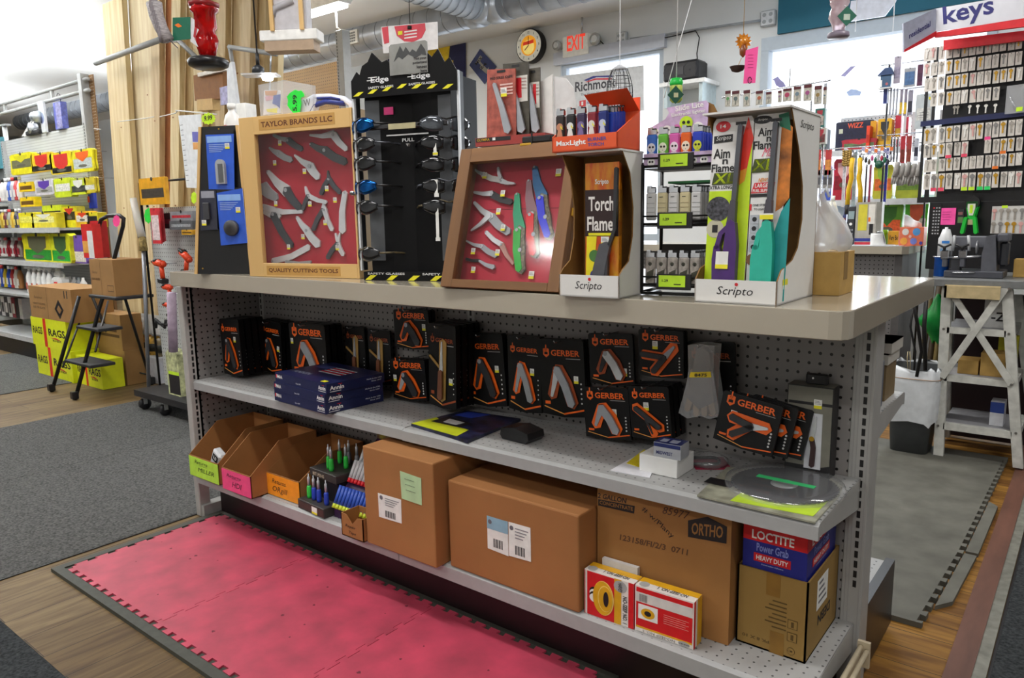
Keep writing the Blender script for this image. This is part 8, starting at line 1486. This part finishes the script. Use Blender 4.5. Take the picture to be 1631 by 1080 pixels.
FF = fr(X(1434,360,y),y+.03,Z(1440,362,y)+.0008); b = MB(FF); b.grid(lambda u,v: (.01+.10*u,.03*math.sin(5*u)*v+.01,.075*v*(1-.75*u)+.004*math.sin(9*u)),12,6,mat('eef0f2',.6)); tag(b.build('tissue',solid=.001),'white tissue rising from the orange tissue box','tissue')
cs(1414,1431,368,378,y+.05,'e0a828','yellow_box','yellow box with dark lettering left of the tissue box',.05,'box',lambda b,w,h: b.txt('Very Be',INK,w*.12,h*.25,h*.45,w*.8))
b = MB(fr(X(1408,362,y+.1),y+.1,CCZ)); hh = Z(1408,366,y+.1)-CCZ; b.lathe([(.022,0),(.022,hh*.7),(.026,hh*.7),(.026,hh)],mat('a0d820',.4),n=14); tag(b.build('green_lid_jar'),'small jar with a lime green lid behind the crumpled paper','jar')
FF = fr(X(1396,385,CY0+.05),CY0+.06,CCZ); b = MB(FF); u = .0034
b.grid(lambda a,v: ((.045-.012*v)*(1+.12*math.sin(9*a+3*v))*math.cos(6.2832*a)+.004*math.sin(13*a),(.04-.01*v)*(1+.1*math.cos(11*a+4*v))*math.sin(6.2832*a)+.0,.075*v),28,8,mat('f0f2f2',.6)); b.grid(lambda a,v: (.045*v*math.cos(6.2832*a)*.75,.03*v*math.sin(6.2832*a),.075+.012*math.sin(9*a)),20,3,mat('f0f2f2',.6)); tag(b.build('crumpled_paper',solid=.001),'crumpled white paper on the front of the cash counter','paper')
b = MB(fr(X(1400,388,CY0+.03),CY0+.03,CCZ)); 
for k in range(3): b.box(-.28+.05*k,.12-.03*k,-.01+.02*k,.12+.02*k,.002*k,.002*k+.0016,mat('e8ecf0' if k % 2 else 'c8ccd4',.5))
tag(b.build('loose_papers'),'flat stack of loose papers on the cash counter','paper')
def flyer(b,w,h): b.rect(w*.1,w*.45,h*.35,h*.95,mat('dcd040'),-.0006); b.rect(w*.5,w*.75,h*.5,h*.95,mat('e8e4dc'),-.0006); b.rect(0,w,h*.1,h*.17,mat('2a3a90'),-.0006); b.rect(0,w,0,h*.08,mat('c83040'),-.0006); b.rect(w*.8,w,h*.2,h*1.0,mat('8a8880'),-.0006); b.rect(w*.5,w*.58,h*.55,h*.65,ORANGE,-.001); b.rect(w*.55,w*.7,h*.25,h*.5,DARK,-.001)
cs(1361,1402,322,385,y-.02,'b0aca4','flyer_holder','grey flyer holder with yellow and white leaflets on the cash counter',.06,'holder',flyer)
FF = fr(X(1353,372,y-.04),y-.04,CCZ) @ Matrix.Rotation(-.12,4,'X'); t = thing('cordless_phone','black cordless phone standing on the cash counter','phone',FF); hh = on(FF,1354,329)[1]; w_ = .024; MB(FF).box(-w_,w_,0,.022,.004,hh,mat('26282e',.4),.006).build('handset',t); b = MB(FF); b.rect(-w_*.7,w_*.7,hh*.68,hh*.88,mat('8aa0a4',.3),-.0005); b.disc(0,hh*.55,.009,WHITE,-.0005,.001,14)
for r in range(4):
    for c in range(3): b.rect(-w_*.7+w_*.5*c,-w_*.35+w_*.5*c,hh*(.08+.1*r),hh*(.12+.1*r),mat('8a8c94'),-.0005)
b.build('keypad',t)
P = at(1324,370,1,y+.1); FF = fr(P.x,y+.1,CCZ); hh = on(FF,1324,312)[1]; t = thing('lotion_bottle','cream lotion bottle behind the white plastic bag','bottle',FF); MB(FF).lathe([(.034,0),(.036,.01),(.034,hh*.7),(.016,hh*.88)],mat('e4e0d0',.4),n=18).build('bottle_body',t); MB(FF).lathe([(.012,hh*.88),(.014,hh)],WHITE,n=12).build('cap',t)
# window shelving
SYY = 3.85; t = thing('window_shelving','pale metal shelves in front of the big window, stacked with seed bags','shelving',fr(X(1290,300,SYY),SYY,0)); wx0,wx1 = X(1285,300,SYY),X(1490,300,SYY)
SHZ = [Z(1400,236,SYY-.2),Z(1400,317,SYY-.2),Z(1400,392,SYY-.2)]
for z in SHZ: b = MB(); b.box(wx0,wx1,SYY-.22,SYY+.2,z-.02,z,mat('b8bcc4',.4)); b.box(wx0,wx1,SYY-.225,SYY-.22,z-.04,z+.0,mat('ccd0d4',.4)); b.build('shelf',t)
for x in (wx0,wx1-.03,(wx0+wx1)/2): MB().box(x,x+.03,SYY+.16,SYY+.2,0,Z(1400,185,SYY+.2),GY1).build('upright',t)
b = MB(); b.box(X(1340,190,SYY+.15),X(1460,190,SYY+.15),SYY+.15,SYY+.158,Z(1400,236,SYY),Z(1380,185,SYY+.15),pegmat('c4c8cc','xz')); b.build('peg_strip',t)
def sb(px0,px1,py0,s,dy,c1,c2,label,c3=None,name='seed_bag',cat='bag',txt=None,band=(.25,.6),th=.08): pack((px0,py0,px1,400),SYY-dy,c1,c2,name,label,cat,None,SHZ[s]+.0006,c3,th,band,txt,cat == 'bag')
sb(1327,1393,190,0,.1,'242a44','1c2040','dark navy packet lettered WIZZ on the top shelf',None,'wizz_pack','package',None,(.1,.9),.08)
F_ = fr(X(1350,205,SYY-.102),SYY-.102,Z(1350,205,SYY-.102)); b = MB(F_); b.txt('WIZZ',mat('f0603c'),0,0,.035,.10,0); b.box(-.055,-.03,-.001,.001,-.03,.0,mat('d0d8c0')); tag(b.build('printed_name'),'orange WIZZ lettering on the navy packet','lettering')
sb(1336,1397,219,0,.2,'b02838','6a8a5c','red banded green bag in front of the navy packet','c83040')
sb(1381,1396,192,0,.14,'e0a418','c08c18','narrow yellow case left of the bigger yellow one',None,'yellow_case','case'); sb(1393,1421,188,0,.16,'e8b420','b88818','yellow moulded case with a dark badge on the top shelf','2a2a2a','yellow_case','case'); sb(1420,1436,183,0,.12,'c02038','d8a828','red tool handle pack right of the yellow cases',None,'red_pack','package'); sb(1300,1318,205,0,.1,'4c545c','6a7a6c','grey green box at the left of the top shelf',None,'grey_box','box'); sb(1437,1448,186,0,.1,'c83048','a01c30','red roll pair at the right of the top shelf',None,'red_pack','package')
sb(1375,1386,200,0,.22,'f04a28','c82c18','orange round tag pack in front of the yellow case',None,'orange_pack','package')
sb(1303,1326,262,1,.1,'3c58b8','dce4f4','blue and white bag at the left of the middle shelf',None); sb(1325,1362,252,1,.15,'b01c34','8a1428','deep red seed bag on the middle shelf','d8a8a8'); sb(1388,1424,262,1,.12,'b8b42c','d86a28','yellow seed bag on the middle shelf behind the key rings','8ab030'); sb(1424,1470,262,1,.1,'a8b030','6a8a30','olive seed bag behind the grey gloves',None)
sb(1326,1350,318,2,.12,'5c68b0','e8784c','blue and orange bag at the left of the lower shelf','c8d8e8'); sb(1360,1388,322,2,.12,'8890b0','d8d8e0','pale bag behind the flyer holder',None); sb(1388,1440,322,2,.14,'6cb028','e8602c','green and orange grass seed bag in the middle of the lower shelf','3a7a20'); sb(1440,1480,318,2,.12,'58d024','e8e0d0','bright green seed bag at the right of the lower shelf','e8643c')
# hanging goods on a wire frame between counter and window
HY = 3.25; t = thing('wire_spinner','thin wire display frame holding hanging goods before the window','display rack',fr(X(1300,300,HY),HY+.06,0)); b = MB(); xa,xb = X(1296,240,HY+.06),X(1480,220,HY+.06)
for zz in (Z(1400,232,HY+.06),Z(1440,213,HY+.06),Z(1440,100,HY+.06),Z(1440,142,HY+.06)): b.tube([(xa if zz < 1.65 else X(1398,200,HY+.06),HY+.06,zz),(xb,HY+.06,zz)],.004,CHROME,6)
for x in (xa,X(1408,250,HY+.06),xb): b.tube([(x,HY+.06,0),(x,HY+.06,Z(1440,100,HY+.06) if x != xa else Z(1400,232,HY+.06))],.006,DARK,6)
b.tube([(xa,HY+.06,Z(1310,270,HY)),(X(1326,270,HY),HY+.06,Z(1310,270,HY))],.004,CHROME,6); b.build('wire_frame',t)
def hang(px0,py0,px1,py1,c1,c2,name,label,cat='package',yy=HY,band=(.2,.6),c3=None,bag=False,th=.012,grp=None):
    o,F,w,h = pack((px0,py0,px1,py1),yy,c1,c2,name,label,cat,grp,None,c3,th,band,None,bag); b = MB(shift(F,w/2,0,h*.96)); dy = HY+.06-yy; b.tube([(0,dy,.002),(0,-.006,.002),(0,-.008,.008)],.002,CHROME,5); tag(b.build('wire_hook',F=shift(F,w/2,dy,h*.96)),'hook carrying the '+' '.join(label.split(' ')[:9]),'hook'); return F,w,h
hang(1303,238,1313,279,'b83a3c','c8783c','red_sachet','left red and orange sachet hanging above the plastic bag'); hang(1314,238,1325,279,'b03438','d08840','red_sachet','right red and orange sachet hanging above the plastic bag')
for k in range(4): hang(1295+8*k,270+k % 2,1302+8*k,300,'8c8a88','4a4a50','grey_part',['grey part pack, leftmost under the red sachets','second grey part pack under the red sachets','third grey part pack under the red sachets','rightmost grey part pack under the red sachets'][k])
for k,(x0,x1) in enumerate(((1351,1361),(1363,1372))):
    F = fr(X((x0+x1)/2,290,HY-.06),HY-.06,Z((x0+x1)/2,252,HY-.06)); t = thing('lopper_handle',['left yellow lopper handle hanging over the phone','right yellow lopper handle hanging beside the left one'][k],'tool',F,'yellow lopper handles'); z1 = -(Z(1360,252,HY-.06)-Z(1360,330,HY-.06)); sx = -1 if k == 0 else 1; YL = mat('e4b818',.45)
    MB(F).tube([(0,0,0),(.005*sx,0,z1*.25),(.0,0,z1*.4),(sx*.014,0,z1*.65),(sx*.016,0,z1*.95)],.014,YL,10).build('grip',t); MB(F).tube([(sx*.016,0,z1*.95),(sx*.016,0,z1*1.15)],.014,DARK,10).build('black_end',t); MB(F).tube([(0,.12,.04),(0,0,.04),(0,0,-.01)],.008,CHROME,8).build('steel_neck',t)
hang(1358,238,1366,330,'b8ccd8','98acc0','pale_strip','pale blue strip hanging between the yellow handles',band=(.1,.9)); hang(1342,236,1349,330,'dcdce4','c8c8d4','pale_strip','white strip hanging left of the yellow handles',band=(.1,.9))
CHN = mat('b89858',.35,.5,var=.3,scale=80)
F = fr(X(1350,240,HY-.03),HY-.03,Z(1350,240,HY-.03)); b = MB(F)
for k in range(9):
    for j in range(7): a = j*.45; b.lathe([(.006,-.0015),(.008,0),(.006,.0015)],CHN,(-.024+.006*k,.004*(k % 3),-.014*j-.005*(k % 2)),8,'y')
b.tube([(-.03,0,.004),(.03,0,.004),(0,.09,.004)],.002,CHROME,5); tag(b.build('chain_bundle'),'bundle of small brass chains hanging above the red seed bag','chain')
for k in range(10):
    px = 1375+5*k; py = 240+(k % 3)*3; F = fr(X(px,py,HY-.04),HY-.04,Z(px,py,HY-.04)); t = thing('key_ring',['big silver key ring','small ring with orange tag','ring with a dark fob','key ring with a lilac card','key ring with an orange card','thin steel key ring','key ring with a pink charm','key ring with a green charm','key ring with a black fob','key ring at the right end'][k]+' in the cluster under the yellow cases','key ring',F,'key rings on the wire frame')
    MB(F).rect(-.009,.009,.0,.022,mat(['a8a4c8','e88848','8c8cb8','a8a4c8','e87838'][k % 5],.5),0,.002).build('card',t); MB(F).tube([(.011*math.cos(a*.524),-.004,-.014+.013*math.sin(a*.524)) for a in range(12)],.0018,CHROME,5,closed=True).build('ring',t); MB(F).lathe([(0,-.065),(.008,-.055),(.009,-.04),(.003,-.027)],mat(['c8c8cc','3a3c40','6a5c50','d8609a','1f6a4c','9a9aa0','c84860','2a7a58','303038','a8a8b0'][k],.4,.2),n=10,cap=False).build('charm',t); MB(F).tube([(0,.1,.02),(0,0,.02)],.0015,CHROME,4).build('hook',t)
F = fr(X(1400,265,HY-.05),HY-.05,Z(1400,262,HY-.05)); b = MB(F); b.lathe([(0,-.006),(.024,-.003),(.024,.003),(0,.006)],mat('1c5a44',.4),(0,0,0),20,'y',cap=False); b.tube([(0,.11,.024),(0,0,.024)],.0015,CHROME,4); tag(b.build('green_disc'),'dark green round disc under the key rings','ornament')
hang(1377,262,1382,345,'14141c','2a1c28','lanyard','black lanyard strap hanging under the key rings','strap',band=(.1,.9),th=.004); hang(1383,262,1389,345,'b04468','983858','lanyard','pink lanyard strap hanging under the key rings','strap',band=(.1,.9),th=.004); hang(1409,236,1416,322,'1c2c98','142080','lanyard','blue lanyard strap hanging left of the gloves','strap',band=(.1,.9),th=.004)
GLV = mat('b4b0ac',.85,var=.12,scale=40)
for k in range(5):
    px = 1430+9*k; F = fr(X(px,262,HY-.08+.01*(k % 2)),HY-.08+.01*(k % 2),Z(px,258+(2 if k % 2 else 0),HY-.08)); s_ = .0026; b = MB(F); b.tube([(0,0,0),(-.004,0,-12*s_),(-.010,0,-32*s_)],.013,GLV,8,.018)
    for j in range(3): b.tube([(-.022+.013*j,0,-30*s_),(-.026+.013*j,0,-50*s_)],.008,GLV,6,.006)
    b.tube([(0,.15,.0),(0,0,.0)],.002,CHROME,4); tag(b.build('work_glove'),['grey knit glove, leftmost in the hanging bunch','second grey glove in the hanging bunch','middle grey glove in the hanging bunch','fourth grey glove in the hanging bunch','rightmost grey glove beside the key cards'][k],'glove','grey gloves hanging left of the key rack')
for k in range(3): hang(1418+5*k,218,1422+5*k,258,'9a9c9c','4a4c50','drill_bit_card',['left grey drill bit strip above the gloves','middle grey drill bit strip above the gloves','right grey drill bit strip above the gloves'][k],band=(.1,.9))
for k in range(2): hang(1434+10*k,216,1443+10*k,260,['b82434','a83430'][k],['7c2c20','8c3a28'][k],'red_bottle_pack',['left red bottle pack above the gloves','right red bottle pack above the gloves'][k],band=(.05,.5),th=.02)
hang(1456,220,1464,256,'c8ccd8','2a2c40','striped_pack','white and black pack right of the red bottle packs')
# upper group
F = fr(X(1411,138,HY),HY,Z(1411,140,HY)); t = thing('birdhouse','small dark blue roofed birdhouse hanging in front of the window','birdhouse',F); b = MB(F); b.box(-.028,.03,-.02,.02,0,.075,mat('3c5c7c')); b.rect(-.027,-.018,.005,.045,WHITE,-.0205); b.disc(.008,.02,.008,mat('b86a70'),-.0205,.001,10); b.build('house_body',t); MB(F).prism([(-.046,.072),(.044,.072),(.03,.112),(-.005,.112)],-.028,.028,mat('2a4470')).build('roof',t); MB(F).box(-.036,.036,-.03,.03,-.006,0,WHITE).tube([(0,0,.11),(0,.06,.13)],.002,CHROME,4).build('perch',t)
hang(1424,89,1436,133,'a8a0b0','9890a8','grey_card_pack','tall lilac grey card hanging right of the birdhouse'); hang(1440,107,1459,139,'a8aab0','4a70a0','gadget_pack','grey and blue pack hanging right of the lilac card',band=(.1,.8)); hang(1461,102,1471,137,'5a2848','481c40','plum_pack','plum coloured pack hanging left of the key cards')
hang(1407,141,1414,165,'2a3c90','1c2c70','blue_strip','navy strip hanging under the birdhouse',band=(.1,.9))
for k in range(3): hang(1417+5*k,141,1421+5*k,183,'8e90a0','a8aab4','steel_blade',['left grey blade hanging under the lilac card','middle grey blade hanging under the lilac card','right grey blade hanging under the lilac card'][k],'blade',band=(.1,.9))
for k in range(2): hang(1433+7*k,142,1439+7*k,184,'8c8494','e0b828','scissors_pack',['left scissors pack with a yellow handle','right scissors pack with a yellow handle'][k]+' above the top shelf',band=(.05,.5))
hang(1446,143,1455,183,'9490a0','2c2c3c','cutter_pack','cutter pack with a black handle beside the scissors packs',band=(.1,.55))
F,w_,h_ = hang(1458,148,1487,206,'ccd4d8','e8e8e4','price_list_sleeve','clear sleeve holding a printed white price list marked 157','paper',HY-.06,band=(.25,.6)); b = MB(F); b.txt('157',INK,w_*.45,h_*.45,h_*.05,w_*.25,-.002); 
for k in range(3): b.rect(w_*.2,w_*.8,h_*(.32+.07*k),h_*(.33+.07*k),mat('6a6c70'),-.002)
b.rect(w_*.75,w_*.95,h_*.82,h_*.9,YEL,-.002); tag(b.build('price_print'),'printed lines and number 157 on the sleeve','paper')
# row of carded picks above the white tray
RY_ = 2.0; t = thing('wire_rack','thin wire rack behind the big white tray, holding a row of small cards','display rack',fr(X(1230,170,RY_),RY_+.05,0)); b = MB(); za = Z(1230,143,RY_+.05); b.tube([(X(1150,150,RY_+.05),RY_+.05,za-.01),(X(1322,150,RY_+.05),RY_+.05,za+.012)],.004,CHROME,6)
for px in (1312,1290): b.tube([(X(px,200,RY_+.05),RY_+.05,0),(X(px,200,RY_+.05),RY_+.05,za)],.006,CHROME,6)
b.tube([(X(1255,200,RY_+.05),RY_+.05,za),(X(1255,200,RY_+.05),RY_+.05,Z(1255,105,RY_))],.003,CHROME,6); b.build('wire_frame',t)
k = 0
for (x0,y0,x1,y1,cc2) in ((1155,144,1164,170,'6ab06a'),(1166,144,1178,170,'7a8a8a'),(1184,143,1195,170,'78a0a0'),(1204,144,1215,168,'d0704c'),(1220,146,1229,166,'b0a8a4'),(1239,144,1245,163,'b090b0'),(1247,140,1261,162,'d04c74'),(1264,137,1276,162,'88a0b0'),(1280,134,1293,161,'c060a0'),(1297,136,1309,166,'b09458'),(1311,138,1317,166,'6c8ca0')):
    o,F,w_,h_ = pack((x0,y0,x1,y1),RY_,'dcd8cc','e8e4d8','pick_card','small card on the wire rack behind the big white tray, %s from the left' % ['first','second','third','fourth','fifth','sixth','seventh','eighth','ninth','tenth','eleventh'][k],'package','small cards on the wire rack',None,None,.012,(.05,.7)); 
    b = MB(F); b.rect(0,w_,h_*.8,h_,mat('6a2c34'),-.0012); b.disc(w_*.5,h_*.5,w_*.28,mat(cc2,.5),-.0012,.0006,10); b.rect(w_*.46,w_*.54,h_*.1,h_*.4,mat('5a6a50'),-.0012); p = b.build('printed_front',F=WM[o]); p.parent = o; p.matrix_world = WM[o]
    b = MB(shift(F,w_/2,0,h_*.9)); b.tube([(0,.05,.0),(0,.006,.0)],.002,CHROME,4); q_ = b.build('hook',F=WM[o]); q_.parent = o; q_.matrix_world = WM[o]; k += 1
for (x0,y0,x1,y1,c1,c2,lb) in ((1298,172,1314,203,'3c8a80','d8c8c0','teal card with a gnome picture right of the big white tray'),(1298,203,1316,230,'d8d4cc','8a4a4c','white card with red trim below the gnome card')): pack((x0,y0,x1,y1),RY_+.02,c1,c2,'gnome_card',lb,'package',None,None,'c83848',.03,(.1,.6))
# cords, brooms, green bag by the bench
b = MB(); b.tube([at(1455,480,1,1.9),at(1462,520,1,1.95),at(1468,560,1,2.0),at(1460,600,1,2.0)],.008,BLACK,6); b.tube([at(1476,470,1,2.1),at(1472,520,1,2.1),at(1474,590,1,2.1)],.010,BLACK,6); b.tube([at(1458,470,1,2.1),at(1450,520,1,2.1),at(1458,560,1,2.1),at(1456,590,1,2.1)],.005,BLACK,6); tag(b.build('extension_cable',F=fr(*at(1476,470,1,2.1))),'black cords hanging down beside the work bench above the waste bin','cord')
for k,(x,c_) in enumerate(((1466,'6a5a34'),(1478,'4a3c28'),(1487,'7a6838'))): b = MB(); p = at(x,520,1,2.5); b.tube([Vector((p.x,2.5,.004)),Vector((p.x+.03,2.56,.84))],.014,mat(c_,.6),8); tag(b.build('broom_handle',F=fr(p.x,2.5,0)),['left wooden broom handle standing behind the waste bin','dark middle handle standing behind the waste bin','right wooden handle standing behind the waste bin'][k],'handle')
GBG = mat('0fa040',.35,var=.3,scale=14,h2='0a6c2c'); P = at(1492,505,1,2.45); F = fr(P.x,2.45,P.z); b = MB(F); b.grid(lambda u,v: ((.065+.02*math.sin(7*u+9*v))*math.cos(6.2832*u)*math.sin(3.1416*v*.9+.2),.05*math.sin(6.2832*u)*math.sin(3.1416*v*.9+.2),-.13+.24*v+.01*math.sin(11*u)),24,12,GBG); b.tube([(0,.17,.0),(0,.04,.06)],.004,CHROME,5); tag(b.build('green_bag'),'crumpled green plastic bag hanging behind the left leg of the white stand','bag')
b = MB(); p = at(1448,602,1,2.2); u_ = .0; b.tube([at(1447,600,1,2.16),at(1445,570,1,2.16),at(1446,560,1,2.16),at(1449,560,1,2.16),at(1450,572,1,2.16),at(1449,600,1,2.16)],.002,mat('c8b890'),5); tag(b.build('wire_loop',F=fr(*at(1447,600,1,2.16))),'thin wire loop sticking up out of the waste bin','wire')
# crate and panel between the boards and the tapered display
b = MB(fr(*at(322,160,1,.80))); b.pp([(320,122),(367,112),(367,158),(322,162)],mat('8a5a2c',.7,var=.1),0,.05); b.pp([(319,117),(368,106),(368,112),(320,123)],mat('d8d0c4'),-.05,.02); b.pp([(325,160),(350,158),(351,176),(326,178)],mat('c8a468',.6),-.01,.05); b.tube([(0,0,0),(0,.06,0)],.01,GY1,6); tag(b.build('wooden_crate'),'brown wooden crate end in front of the pine boards, under the red feeder','crate')
b = MB(fr(*at(366,178,1,.72))); b.pp([(366,104),(374,99),(384,178),(368,180)],mat('e4e6ea'),0,.02); b.pp([(352,140),(364,137),(366,166),(354,168)],mat('a8a4c8',.5,var=.2,scale=40),-.001,.01); b.tube([(0,0,.0),(0,.1,.0)],.01,GY1,6); tag(b.build('white_panel'),'narrow white upright panel right of the brown crate','panel')
random.seed(11); ST = mat('6e2434',.7)
for i in range(3):
    b = MB(fr(MX0+i*TS,MY0,.0143))
    for k in range(9):
        x,y = .05+random.random()*.5,.04+random.random()*.48; r = .002+.004*random.random(); slab(b,[(x+r*math.cos(a)*(1+.4*math.sin(3*a+k)),y+r*math.sin(a)) for a in (j*.785 for j in range(8))],0,.0003,ST)
    o = [q for q in S.objects if q.name.startswith('foam_floor_tile')][i]; b.build('scuff_marks',o)
